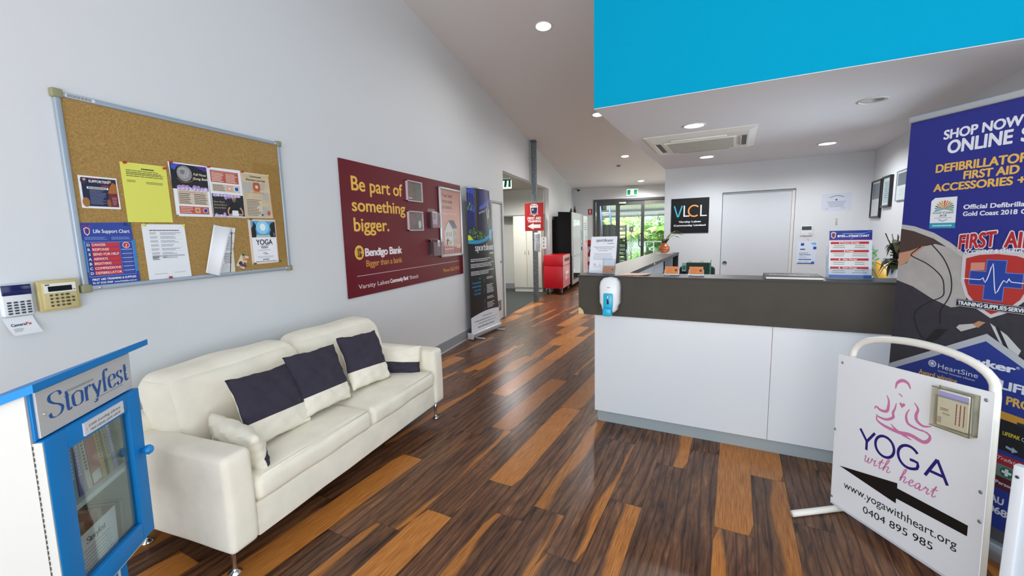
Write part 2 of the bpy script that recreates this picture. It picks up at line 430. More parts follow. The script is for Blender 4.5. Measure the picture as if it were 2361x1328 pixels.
def room():
    # corridor carpet
    q = MB(); q.box((-6.0, 7.0, -0.05), (WX, 11.05, 0.004), mat('#3f4443', 0.95, noise=0.25, nscale=60, bump=0.5, bscale=300)); struct(q.build('floor'))
    # left wall: solid runs, lintels over the flush door and over the corridor opening
    q = MB(); x0, x1 = WX-0.12, WX
    def run(ya, yb, z0=0.0): q.prism([(ya, z0), (yb, z0), (yb, rake(yb)+0.05), (ya, rake(ya)+0.05)], 'x', x0, x1, WALL)
    run(-2.6, 6.61); run(6.61, 7.09, 2.035); run(7.09, 7.212); run(7.212, 10.68, 2.622); run(10.68, YB+0.1)
    struct(q.build('wall_left'))
    # rear wall around the glazing
    q = MB(); zb = rake(YB)+0.05
    q.box((WX-0.12, YB, 0), (-1.9, YB+0.14, zb), WALL); q.box((-1.9, YB, 2.543), (3.4, YB+0.14, zb), WALL); q.box((1.12, YB, 0), (3.4, YB+0.14, 2.543), WALL)
    struct(q.build('wall_back'))
    # raked ceiling
    q = MB(); ya, yb = -2.6, YB+0.14
    q.prism([(ya, rake(ya)), (yb, rake(yb)), (yb, rake(yb)+0.1), (ya, rake(ya)+0.1)], 'x', WX-0.12, 3.6, CEIL); struct(q.build('ceiling'))
    # blue bulkhead with its soffit
    q = MB(); B = mat('#00a2cb', 0.8, spec=.08, key='blue_wall')
    def slab(s0, t0, z0, s1, t1, z1, m):
        vs = [F2(s, t, z) for z in (z0, z1) for t in (t0, t1) for s in (s0, s1)]
        q.add(vs, [(0, 2, 3, 1), (4, 5, 7, 6), (0, 1, 5, 4), (2, 6, 7, 3), (0, 4, 6, 2), (1, 3, 7, 5)], m)
    slab(-1.06, 3.51, 2.5, 3.3, 3.6, 4.15, B); struct(q.build('wall_bulkhead_front'))
    q = MB(); slab(-1.06, 3.6, 2.5, -0.98, 14.0, 3.9, WALL); struct(q.build('wall_bulkhead_side'))
    q = MB(); slab(-1.06, 3.512, 2.495, 3.3, 7.62, 2.5, SOFF); slab(-0.98, 3.6, 2.5, 3.3, 7.62, 2.56, SOFF); struct(q.build('ceiling'))
    # reception rear wall with the sliding door opening
    q = MB(); 
    slab(-1.06, 7.5, 0, -0.2, 7.62, 2.495, WALL); slab(-0.2, 7.5, 2.062, 0.763, 7.62, 2.495, WALL); slab(0.763, 7.5, 0, 1.75, 7.62, 2.495, WALL)
    struct(q.build('wall_reception'))
    q = MB(); slab(-1.06, 7.62, 0, -0.94, 13.95, 2.5, WALL); struct(q.build('wall_reception_side'))
    q = MB(); slab(1.63, 3.4, 0, 1.75, 3.95, 2.495, WALL); slab(1.63, 5.55, 0, 1.75, 7.5, 2.495, WALL); slab(1.63, 3.95, 0, 1.75, 5.55, 1.0, WALL); slab(1.63, 3.95, 2.3, 1.75, 5.55, 2.495, WALL); struct(q.build('wall_right'))
    d = bpy.data.objects.new('window_2', None); COL.objects.link(d); struct(d); d.location = F2(1.69, 4.75, 1.0); d.rotation_euler = (0, 0, TH)
    for nm, a, b in (('rail', (-.03, -.8, 0), (.03, .8, .05)), ('rail', (-.03, -.8, 1.25), (.03, .8, 1.3)), ('stile', (-.03, -.8, .05), (.03, -.75, 1.25)), ('stile', (-.03, .75, .05), (.03, .8, 1.25)), ('stile', (-.03, -.02, .05), (.03, .02, 1.25))):
        bx(a, b, DKALU).build(nm, d)
    bx((-.004, -.75, .05), (.004, .75, 1.25), GLASS).build('pane', d)
    # side wall with the shopfront window, to the right of the camera
    q = MB(); x0, x1 = 3.36, 3.48
    q.box((x0, -2.6, 0), (x1, -1.25, 4.7), WALL); q.box((x0, 2.45, 0), (x1, YB, 4.7), WALL); q.box((x0, -1.25, 2.75), (x1, 2.45, 4.7), WALL); q.box((x0, -1.25, 0), (x1, 2.45, .25), WALL); struct(q.build('wall_side'))
    d = bpy.data.objects.new('window_3', None); COL.objects.link(d); struct(d); d.location = (3.42, .6, .25)
    for k in range(5): bx((-.04, -1.85+k*.9125-.025, 0), (.04, -1.85+k*.9125+.025, 2.5), DKALU).build('mullion', d)
    for z in (0, 2.44): bx((-.04, -1.85, z), (.04, 1.85, z+.06), DKALU).build('rail', d)
    bx((-.004, -1.84, .06), (.004, 1.84, 2.44), GLASS).build('pane', d)
    # corridor shell
    q = MB(); CW = mat('#c9cac4', 0.7)
    q.box((-6.0, 11.0, 0), (WX-0.12, 11.1, 2.7), CW); q.box((-6.1, 7.0, 0), (-6.0, 11.1, 2.7), CW); q.box((-6.0, 6.95, 0), (WX-0.12, 7.05, 2.7), CW)
    struct(q.build('wall_corridor'))
    q = MB(); q.box((-6.1, 6.95, 2.625), (WX-0.12, 11.1, 2.7), mat('#b9b6ae', 0.8)); struct(q.build('ceiling'))
    q = MB(); q.box((-6.0, 10.6, 1.985), (WX-0.125, 10.99, 2.624), CW); q.box((-6.0, 10.59, 1.955), (WX-0.125, 10.62, 1.985), mat('#77777a', .6)); struct(q.build('trim_1'))
    # skirtings
    q = MB(); SK = mat('#8d9196', 0.45)
    for a, b in ((-2.6, 6.55), (10.72, YB)): q.box((WX, a, 0), (WX+0.014, b, 0.135), SK); q.box((WX, a, 0), (WX+0.018, b, 0.02), mat('#b9bcc0', 0.4))
    struct(q.build('baseboard_left'))
    q = MB(); q.box((-6.0, 10.985, 0.004), (WX-0.13, 11.0, 0.15), SK); struct(q.build('baseboard_corridor'))
    q = MB(); q.box((WX, YB-0.014, 0), (-1.9, YB, 0.135), SK); struct(q.build('baseboard_back'))
    # flush white door on the left wall
    d = bpy.data.objects.new('door_1', None); COL.objects.link(d); struct(d); d.location = (WX, 6.85, 0); d.rotation_euler = (0, 0, R(90))
    q = MB(); DW = mat('#d9dbdd', 0.4); q.rbox((-0.236, 0.005, 0.008), (0.236, 0.045, 2.028), 0.004, DW, 2, div=(1, 1, 1)); q.build('leaf', d)
    q = MB(); FR = mat('#a5a9ad', 0.4)
    q.box((-0.275, -0.012, 0), (-0.24, 0.06, 2.065), FR); q.box((0.24, -0.012, 0), (0.275, 0.06, 2.065), FR); q.box((-0.24, -0.012, 2.032), (0.24, 0.06, 2.065), FR); q.build('door_frame', d)
    q = MB(); q.box((-0.13, -0.008, 0.17), (0.09, 0.01, 0.345), mat('#5a5d60', 0.5, 0.4))
    for i in range(8): q.box((-0.12, -0.012, 0.183+i*0.02), (0.08, -0.004, 0.19+i*0.02), mat('#8b8e92', 0.4, 0.5))
    q.disc(-0.02, 0.255, 0.012, 0.012, mat(WHITE), 1, -0.0125); q.build('vent_grille', d)
    q = MB(); q.lathe([(0.022, 0.004), (0.022, -0.004), (0.016, -0.008)], CHROME, 18, (0.15, 0, 1.02), 'y'); q.lathe([(0.010, -0.006), (0.010, -0.01)], mat('#55585c', .4), 14, (0.15, 0, 1.02), 'y'); q.build('door_handle', d)
    # white sliding door in the reception wall
    d = bpy.data.objects.new('door_2', None); COL.objects.link(d); struct(d); d.location = F2(0.28, 7.5); d.rotation_euler = (0, 0, TH)
    q = MB(); q.box((-0.475, 0.045, 0.01), (0.44, 0.08, 2.035), mat('#cdd1d6', 0.4)); q.build('leaf', d)
    q = MB(); q.box((-0.478, 0.03, 2.035), (0.48, 0.1, 2.06), mat('#9da1a6', 0.5)); q.box((0.442, 0.03, 0), (0.48, 0.1, 2.035), mat('#d9d6d2', 0.5)); q.build('door_frame', d)
    q = MB(); q.lathe([(0.032, 0.046), (0.032, 0.041), (0.026, 0.041), (0.024, 0.044)], mat('#70757a', 0.35, 0.7), 24, (-0.416, 0, 0.958), 'y'); q.build('flush_pull', d)
room()
# ------------------------------------------------------------------ things on the left wall
class Frame:
    # a flat surface: x to the right, z up, -y towards the viewer
    def __init__(s, o, rz): s.o = Vector(o); s.rz = rz; s.ux = Vector((cos(rz), sin(rz), 0)); s.uy = Vector((-sin(rz), cos(rz), 0))
    def pt(s, x, y=0, z=0): return s.o+s.ux*x+s.uy*y+Vector((0, 0, z))
    def put(s, q, name, label=None, cat=None, group=None, at=None, y=0):
        # links a mesh drawn in surface coordinates with its origin at its own lower middle
        xs = [p[0] for p in q.v]; zs = [p[2] for p in q.v]
        ox, oz = at or ((min(xs)+max(xs))/2, min(zs))
        q.v = [(p[0]-ox, p[1]-y, p[2]-oz) for p in q.v]
        o = q.build(name, None, s.pt(ox, y, oz), s.rz)
        if label: tag(o, label, cat, group)
        return o
    def root(s, name, label, cat, x, z, y=0, group=None): return thing(name, label, cat, s.pt(x, y, z), s.rz, group)
    def part(s, q, name, parent):
        # q drawn in surface coordinates, parent is a root() of this frame
        l = parent.location-s.o; x = l.dot(s.ux); y = l.dot(s.uy); z = l.z
        q.v = [(p[0]-x, p[1]-y, p[2]-z) for p in q.v]
        return q.build(name, parent)
LW = Frame((WX, 0, 0), R(90))

PAPER = mat('#e9ebf0', 0.6); INK = mat('#2a2c33', 0.6); GREY = mat('#8d9099', 0.6); MIDG = mat('#b3b7bf', 0.6)
def cork():
    m = mat('#a5844c', 0.95, noise=0.0, key='cork'); nt = m.node_tree; b = nt.nodes['Principled BSDF']
    tc = nt.nodes.new('ShaderNodeTexCoord'); n = nt.nodes.new('ShaderNodeTexNoise'); n.inputs['Scale'].default_value = 130; n.inputs['Detail'].default_value = 8; n.inputs['Distortion'].default_value = 1.2
    r = nt.nodes.new('ShaderNodeValToRGB'); e = r.color_ramp.elements
    e[0].position = 0.3; e[0].color = lin('#8e6d38'); e[1].position = 0.72; e[1].color = lin('#b5945a'); q = e.new(0.5); q.color = lin('#a2814a')
    nt.links.new(tc.outputs['Object'], n.inputs['Vector']); nt.links.new(n.outputs['Fac'], r.inputs[0]); nt.links.new(r.outputs[0], b.inputs['Base Color'])
    return m
def notice_board():
    t = LW.root('notice_board', 'large cork notice board with aluminium frame on the left wall', 'notice board', 1.83, 1.28)
    q = MB(); q.box((1.235, -0.014, 1.296), (2.42, -0.002, 2.18), cork())
    st = mat('#9a7840', 0.95, noise=0.1, nscale=40); q.rect(2.196, 1.945, 2.405, 2.02, st, 1, -0.014); q.rect(2.32, 1.36, 2.405, 1.945, st, 1, -0.014)
    rn = random.Random(3)
    for i in range(26):
        x = rn.uniform(1.3, 2.38); z = rn.uniform(1.33, 2.12); q.disc(x, z, rn.uniform(.002, .009), rn.uniform(.002, .012), st, 1, -0.014, 9)
    LW.part(q, 'cork_panel', t)
    FA = mat('#a7b3bf', 0.4, 0.45)
    for nm, a, b in (('rail', (1.24, 2.163), (2.415, 2.187)), ('rail', (1.24, 1.282), (2.415, 1.306)), ('rail', (1.222, 1.31), (1.246, 2.16)), ('rail', (2.405, 1.31), (2.429, 2.16))):
        q = MB(); q.rbox((a[0], -0.022, a[1]), (b[0], 0.0, b[1]), 0.006, FA, 3, div=(1, 1, 1))
        if a == (1.24, 2.163): 
            q.rect(1.262, 2.168, 1.37, 2.182, mat('#d7dbe0', .5), 1, -0.022); q.para(1.268, 2.181, 1.365, 2.169, 2, INK, 2, -0.022, 4, .5, .3)
        LW.part(q, nm, t)
    CC = mat('#8f8d6c', 0.55)
    for x, z in ((1.232, 2.176), (2.419, 2.176), (1.232, 1.293), (2.419, 1.293)):
        q = MB(); sx = 1 if x < 2 else -1; sz = 1 if z < 2 else -1
        q.rbox((x-0.018, -0.027, z-0.018), (x+0.022 if sx > 0 else x+0.018, 0, z+0.02), 0.006, CC, 3, div=(1, 1, 1)); LW.part(q, 'corner_cap', t)
    for x, z in ((2.39, 2.174), (1.285, 1.294), (2.385, 1.294)):
        q = MB(); q.lathe([(0.006, -0.020), (0.006, -0.024), (0.003, -0.0255)], CHROME, 12, (x, 0, z), 'y'); LW.part(q, 'screw', t)
notice_board()
PY = -0.0165       # face of papers pinned to the cork
def paper(name, label, pts, m, draw, cat='flyer', y=PY, group=None):
    q = MB(); q.sheet(pts, m, 0.0012, y); draw(q, y); return LW.put(q, name, label, cat, group, y=y)
def d_supp(q, y):
    q.rect(1.274, 1.682, 1.411, 1.815, mat('#151a3a', .4), 1, y)
    q.poly([(1.37, 1.682), (1.411, 1.682), (1.411, 1.76), (1.385, 1.77), (1.375, 1.735)], mat('#6e1a25', .4), 2, y)
    q.poly([(1.372, 1.745), (1.411, 1.748), (1.411, 1.79), (1.395, 1.8), (1.38, 1.775)], mat('#a5631f', .4), 3, y)
    q.disc(1.283, 1.70, .014, .022, mat('#9c6b31', .4), 3, y); q.disc(1.283, 1.80, .012, .016, mat('#3a2a3c', .4), 3, y); q.disc(1.286, 1.806, .006, .006, mat('#c99a80', .5), 4, y)
    q.disc(1.372, 1.70, .008, .018, mat('#8a5a2c', .4), 3, y); q.disc(1.384, 1.803, .007, .007, mat('#b48a5a', .4), 3, y)
    q.text('SUPPORTERS', 1.302, 1.793, .012, mat(WHITE), .078, bold=.02, l=5, y=y); q.text('LUNCH', 1.35, 1.777, .008, mat('#d8415a', .5), .028, bold=.02, l=5, y=y)
    q.text('THE RHINOS', 1.303, 1.810, .005, mat('#d8415a', .5), .04, bold=.02, l=5, y=y)
    q.rect(1.292, 1.763, 1.375, 1.773, mat(WHITE), 5, y); q.para(1.296, 1.7725, 1.372, 1.7635, 1, INK, 6, y, 2, .45, .02)
    q.para(1.3, 1.76, 1.365, 1.69, 12, mat('#7f86b5', .5), 5, y, 7, .4, .35); q.para(1.386, 1.73, 1.408, 1.69, 5, mat('#c98a90', .5), 5, y, 8, .4, .4)
paper('flyer', 'small navy supporters lunch flyer, upper left on the cork board', [(1.265, 1.672), (1.418, 1.672), (1.416, 1.823), (1.265, 1.823)], PAPER, d_supp)
def d_yel(q, y):
    q.para(1.53, 1.889, 1.59, 1.879, 1, INK, 1, y, 1, .6, 0); q.para(1.46, 1.877, 1.645, 1.84, 4, mat('#6a6a3a', .6), 1, y, 2, .42, .2)
    q.para(1.46, 1.825, 1.50, 1.812, 2, mat('#6a6a3a', .6), 1, y, 3, .42, .2); q.para(1.545, 1.822, 1.63, 1.808, 2, mat('#6a6a3a', .6), 1, y, 4, .42, .2); q.rect(1.46, 1.858, 1.64, 1.8592, mat('#8b8b50', .6), 1, y)
paper('notice_sheet', 'plain yellow typed sheet pinned to the middle of the cork board', [(1.441, 1.609), (1.654, 1.612), (1.652, 1.913), (1.439, 1.91)], mat('#dede62', 0.65), d_yel, 'paper')
CLOUD = mat('#a88fc4', .5); CLOUD2 = mat('#d9c9ea', .5); RUST = mat('#b85843', .5); TAN = mat('#cfc2b0', .55)
def clouds(q, x0, x1, z, y, n, seed, up=1):
    r = random.Random(seed)
    for i in range(n):
        x = x0+(x1-x0)*(i+.5)/n; h = r.uniform(.006, .018)
        q.disc(x, z+up*h*.5, r.uniform(.010, .017), h, CLOUD, 3, y, 14)
    for i in range(n):
        x = x0+(x1-x0)*(i+.3)/n; h = r.uniform(.004, .010); q.disc(x, z+up*h*.4, r.uniform(.006, .012), h, CLOUD2, 4, y, 12)
def d_gong(q, y):
    q.rect(1.672, 1.80, 1.876, 1.938, mat('#120d1d', .35), 1, y); q.poly([(1.676, 1.938), (1.76, 1.938), (1.70, 1.90), (1.678, 1.91)], mat('#3b52b8', .4), 2, y); q.poly([(1.80, 1.938), (1.876, 1.94), (1.87, 1.91), (1.83, 1.925)], mat('#4a2b8a', .4), 2, y)
    q.disc(1.745, 1.886, .052, .052, mat('#050507', .4), 2, y); q.disc(1.746, 1.888, .042, .044, mat('#8f8d90', .5, noise=.3, nscale=60), 3, y); q.disc(1.742, 1.892, .03, .031, mat('#a5a3a3', .5, noise=.3, nscale=90), 4, y); q.disc(1.735, 1.896, .013, .013, mat('#77757a', .5), 5, y)
    q.stroke([(1.70, 1.86), (1.73, 1.838), (1.775, 1.845), (1.80, 1.868)], mat('#8a5a2c', .5), .004, l=6, y=y)
    C = mat('#f0e3b8', .5)
    q.text('Full Moon', 1.795, 1.884, .013, C, .072, shear=.2, bold=.015, l=6, y=y); q.text('Gong Bath', 1.79, 1.860, .013, C, .084, shear=.2, bold=.015, l=6, y=y)
    q.rect(1.676, 1.655, 1.88, 1.80, PAPER, 2, y); clouds(q, 1.70, 1.87, 1.802, y, 8, 5)
    q.rect(1.696, 1.715, 1.866, 1.795, TAN, 3, y); q.text('2024 Full Moon Event Calendar', 1.705, 1.783, .006, RUST, .14, l=5, y=y)
    q.para(1.702, 1.78, 1.775, 1.718, 6, mat('#6c5a4c', .6), 5, y, 11, .45, .3); q.para(1.785, 1.78, 1.862, 1.718, 6, mat('#6c5a4c', .6), 5, y, 12, .45, .25)
    q.rect(1.697, 1.662, 1.864, 1.705, RUST, 3, y); q.para(1.702, 1.702, 1.775, 1.665, 4, mat('#e6c9bd', .6), 5, y, 13, .4, .3)
    q.rect(1.782, 1.668, 1.812, 1.70, mat('#d9a48c', .5), 4, y); q.disc(1.797, 1.684, .008, .008, mat('#c46d42', .5), 5, y); q.disc(1.843, 1.684, .014, .014, mat('#e4dce8', .5), 4, y); q.disc(1.843, 1.684, .011, .011, mat('#37308a', .5), 5, y)
paper('flyer', 'black and purple full moon gong bath flyer, left of the row of three', [(1.69, 1.647), (1.885, 1.648), (1.882, 1.947), (1.664, 1.944)], PAPER, d_gong)
def d_new(q, y):
    q.rect(1.896, 1.86, 2.078, 1.931, RUST, 1, y); q.text('2024 New Moon Event Calendar', 1.905, 1.921, .006, mat('#f0d7cd', .6), .16, l=3, y=y)
    q.para(1.902, 1.918, 1.98, 1.864, 6, mat('#efd2c6', .6), 3, y, 21, .5, .25); q.para(1.992, 1.918, 2.072, 1.864, 6, mat('#efd2c6', .6), 3, y, 22, .5, .25)
    q.rect(1.90, 1.805, 2.082, 1.85, TAN, 1, y); q.para(1.905, 1.847, 1.985, 1.808, 4, mat('#7c6858', .6), 3, y, 23, .42, .2)
    q.rect(1.993, 1.810, 2.03, 1.846, mat('#d9a891', .5), 3, y); q.disc(2.011, 1.828, .008, .008, mat('#f1d6c6', .5), 4, y); q.disc(2.058, 1.828, .02, .019, mat('#dfe3ea', .5), 3, y); q.disc(2.058, 1.828, .013, .013, mat('#2f4c9c', .5), 4, y)
    q.rect(1.892, 1.652, 2.098, 1.79, mat('#0f0c14', .35), 1, y); clouds(q, 1.90, 2.08, 1.785, y, 8, 8, -1); clouds(q, 1.90, 1.97, 1.655, y, 4, 9)
    C = mat('#cdb59a', .5)
    for i, s in enumerate(('New Moon', 'Sound Bowl', 'Sound Bath')): q.text(s, 1.897, 1.738-.018*i, .009, C, (.07, .082, .075)[i], shear=.2, l=5, y=y)
    SKN = mat('#c79a7d', .5)
    q.poly([(1.995, 1.655), (2.0, 1.72), (2.02, 1.742), (2.045, 1.742), (2.065, 1.725), (2.07, 1.655)], mat('#0a0a0b', .5), 5, y); q.disc(2.03, 1.765, .013, .018, SKN, 5, y); q.disc(2.03, 1.756, .011, .012, mat('#6e625c', .5), 6, y)
    q.stroke([(1.998, 1.712), (1.985, 1.69), (1.99, 1.665), (2.012, 1.672)], SKN, .009, l=6, y=y); q.stroke([(2.068, 1.712), (2.082, 1.69), (2.08, 1.668), (2.05, 1.672)], SKN, .009, l=6, y=y)
    q.poly([(2.008, 1.652), (2.055, 1.652), (2.052, 1.693), (2.012, 1.693)], mat('#e4e6ea', .5), 7, y); q.disc(2.03, 1.655, .065, .006, mat('#c9cbd2', .5), 8, y)
paper('flyer', 'rust and black new moon sound bath flyer, middle of the row of three', [(1.892, 1.649), (2.102, 1.648), (2.097, 1.95), (1.882, 1.945)], PAPER, d_new)
def d_sham(q, y):
    q.poly([(2.107, 1.652), (2.310, 1.655), (2.30, 1.938), (2.105, 1.938)], mat('#cbb896', .5, noise=.12, nscale=14), 1, y)
    for x, z, a, b in ((2.13, 1.84, .05, .05), (2.27, 1.80, .05, .045), (2.15, 1.86, .09, .04), (2.24, 1.86, .05, .045), (2.26, 1.70, .045, .06)): q.rect(x-a/2, z-b/2, x+a/2, z+b/2, mat('#b3b1a9', .5), 2, y)
    K_ = mat('#1f1c1a', .5)
    q.text('Community', 2.203, 1.917, .011, K_, .085, 'c', bold=.02, shear=.1, l=4, y=y); q.text('Shamanic Journey', 2.203, 1.895, .011, K_, .145, 'c', bold=.02, shear=.1, l=4, y=y); q.text('Circle', 2.203, 1.876, .009, RUST, .045, 'c', bold=.02, l=6, y=y)
    O = mat('#bd5a2f', .5)
    for a, b in ((.026, .045), (.042, .028), (.034, .038)): q.rect(2.205-a/2*1.3, 1.855-b/2*1.3, 2.205+a/2*1.3, 1.855+b/2*1.3, O, 4, y)
    q.disc(2.205, 1.857, .011, .011, mat('#d9cfc2', .5), 5, y); q.text('Ranui Retreat', 2.215, 1.815, .009, RUST, .085, 'c', shear=.25, l=4, y=y)
    q.rect(2.115, 1.66, 2.235, 1.778, mat('#d3c5ad', .5), 3, y); q.para(2.12, 1.775, 2.23, 1.664, 11, mat('#5d5247', .6), 4, y, 31, .42, .35); q.disc(2.283, 1.685, .012, .016, RUST, 4, y); q.disc(2.23, 1.672, .008, .008, mat('#2f4c9c', .5), 5, y)
paper('flyer', 'sandy shamanic journey flyer with orange cross, right of the row of three', [(2.104, 1.648), (2.314, 1.652), (2.304, 1.947), (2.10, 1.945)], mat('#dbc8b0', .6), d_sham)
def d_life(q, y):
    N1 = mat('#1b2a83', .35); WT = mat(WHITE); RD = mat('#c8262c', .4); LB = mat('#1f7fc6', .35)
    q.rect(1.2405, 1.37, 1.256, 1.52, LB, 1, y); q.rect(1.444, 1.36, 1.458, 1.52, LB, 1, y)
    q.poly([(1.256, 1.576), (1.267, 1.583), (1.280, 1.576), (1.278, 1.553), (1.268, 1.542), (1.258, 1.553)], mat('#d8dce8', .4), 2, y); q.poly([(1.259, 1.574), (1.267, 1.579), (1.277, 1.574), (1.275, 1.555), (1.268, 1.547), (1.261, 1.555)], RD, 3, y)
    q.rect(1.264, 1.553, 1.272, 1.574, N1, 4, y); q.rect(1.261, 1.56, 1.275, 1.567, N1, 4, y); q.text('FIRST AID', 1.268, 1.584, .006, RD, .036, 'c', bold=.03, l=4, y=y)
    q.text('Life Support Chart', 1.292, 1.5555, .0165, WT, .148, bold=.012, l=2, y=y)
    q.para(1.256, 1.537, 1.345, 1.522, 3, mat('#8fb0e0', .5), 2, y, 41, .35, .2); q.para(1.36, 1.537, 1.445, 1.522, 3, mat('#8fb0e0', .5), 2, y, 42, .35, .2)
    B = mat('#8fa0d8', .4)
    for x0, z0, x1, z1 in ((1.252, 1.510, 1.445, 1.512), (1.252, 1.346, 1.445, 1.348), (1.252, 1.346, 1.2535, 1.512), (1.4435, 1.346, 1.445, 1.512), (1.389, 1.346, 1.390, 1.512)): q.rect(x0, z0, x1, z1, B, 3, y)
    for i, s in enumerate(('DANGER', 'RESPONSE', 'SEND FOR HELP', 'AIRWAYS', 'BREATHING', 'COMPRESSIONS', 'DEFIBRILLATOR')):
        z = 1.4885-.0226*i
        q.rect(1.276, z, 1.387, z+.0195, RD, 2, y); q.rect(1.256, z, 1.274, z+.0195, mat('#27337a', .4), 2, y); q.text(s[0], 1.265, z+.004, .012, WT, None, 'c', bold=.02, l=3, y=y)
        q.text(s, 1.279, z+.0045, .0115, mat('#f3dcd8', .5), (.053, .064, .103, .054, .066, .104, .105)[i], bold=.015, l=3, y=y)
    q.disc(1.417, 1.494, .016, .015, WT, 3, y); q.disc(1.417, 1.494, .0135, .0125, RD, 4, y); q.text('i', 1.417, 1.485, .015, WT, None, 'c', bold=.03, shear=.2, l=5, y=y)
    for i in range(6): q.rect(1.394, 1.472-i*.021, 1.44, 1.4745-i*.021, mat('#c8d2f0', .5), 3, y); q.para(1.396, 1.470-i*.021, 1.438, 1.459-i*.021, 2, mat('#5f6cb0', .5), 3, y, 50+i, .35, .2, 'c')
    q.text('FIRST AID TRAINING & SUPPLIES', 1.262, 1.328, .0095, WT, .18, bold=.03, l=2, y=y); q.text('Ph 07 5520 5068', 1.262, 1.3115, .009, WT, .078, bold=.02, l=2, y=y); q.text('www.firstaidae.com.au', 1.347, 1.3115, .008, WT, .095, bold=.02, l=2, y=y)
paper('poster', 'blue life support chart with red letter rows, lower left of the cork board', [(1.246, 1.301), (1.46, 1.307), (1.45, 1.608), (1.238, 1.602)], mat('#1c3c9a', .35), d_life, 'poster')
def d_form(q, y):
    q.para(1.53, 1.572, 1.68, 1.564, 1, INK, 1, y, 61, .5, .0)
    for i in range(7):
        z = 1.558-i*.0215; q.para(1.53, z, 1.57, z-.012, 2, GREY, 1, y, 62+i, .45, .25); q.para(1.58, z, 1.66 if i % 2 else 1.69, z-.014, 2, GREY, 1, y, 72+i, .42, .4); q.rect(1.53, z+.003, 1.695, z+.0036, MIDG, 1, y)
    q.rect(1.53, 1.425, 1.695, 1.434, mat('#b9bdc6', .6), 1, y); q.para(1.53, 1.433, 1.565, 1.408, 4, INK, 2, y, 90, .4, .3); q.para(1.58, 1.433, 1.605, 1.418, 2, GREY, 2, y, 91, .4, .3)
    q.para(1.53, 1.336, 1.60, 1.331, 1, MIDG, 1, y, 92, .6, .2); q.para(1.63, 1.338, 1.70, 1.333, 1, MIDG, 1, y, 93, .6, .2)
paper('form_sheet', 'white typed form pinned beside the blue life support chart', [(1.501, 1.301), (1.719, 1.304), (1.711, 1.601), (1.497, 1.600)], PAPER, d_form, 'paper')
def folded():
    t = LW.root('leaflet_wad', 'folded white printed pages pinned crookedly to the cork board', 'paper', 1.93, 1.28, PY)
    q = MB(); q.sheet([(1.865, 1.296), (1.955, 1.279), (2.022, 1.582), (1.945, 1.592)], PAPER, .0015, PY)
    q.poly([(1.99, 1.30), (1.995, 1.58), (2.0, 1.58), (1.955, 1.283), (1.95, 1.285)], mat('#dcd9c8', .6), 1, PY)
    q.text('2011', 1.98, 1.545, .011, INK, .033, bold=.02, l=1, y=PY); q.para(1.945, 1.53, 2.0, 1.44, 9, GREY, 1, PY, 101, .4, .3); q.para(1.925, 1.43, 1.985, 1.36, 7, INK, 1, PY, 102, .35, .4); q.para(1.90, 1.36, 1.965, 1.305, 6, MIDG, 1, PY, 103, .4, .2); LW.part(q, 'inner_pages', t)
    q = MB(); n = 8   # outer flap curling forward at its free edge
    L0, L1 = (1.880, 1.602), (1.799, 1.317); R0, R1 = (1.973, 1.582), (1.868, 1.293)
    vs = []; 
    for i in range(n+1):
        u = i/n; b = 0.004+0.02*u*u
        for (a, c) in ((L0, R0), (L1, R1)):
            vs.append((a[0]+(c[0]-a[0])*u, PY-b, a[1]+(c[1]-a[1])*u))
    q.add(vs, [(2*i, 2*i+1, 2*i+3, 2*i+2) for i in range(n)], mat('#eef0f4', .55), True); o = LW.part(q, 'flap', t)
    sm = o.modifiers.new('thick', 'SOLIDIFY'); sm.thickness = .0008
folded()
def d_card(q, y):
    M_ = mat('#6c2a4c', .5); Rr = mat('#c0452f', .5)
    q.para(2.05, 1.402, 2.072, 1.37, 4, Rr, 1, y, 111, .5, .2); q.disc(2.078, 1.379, .009, .009, mat('#cf7a33', .5), 1, y); q.disc(2.033, 1.357, .013, .013, mat('#332a35', .5), 1, y); q.disc(2.062, 1.353, .009, .009, mat('#5c5a5e', .5), 1, y); q.poly([(2.028, 1.342), (2.066, 1.327), (2.072, 1.342), (2.035, 1.357)], M_, 2, y); q.para(2.016, 1.342, 2.05, 1.333, 2, INK, 2, y, 112, .4, .1)
paper('small_card', 'little cream event card pinned askew near the lower right corner', [(2.001, 1.344), (2.053, 1.316), (2.096, 1.395), (2.044, 1.415)], mat('#ded3b4', .55), d_card, 'card')
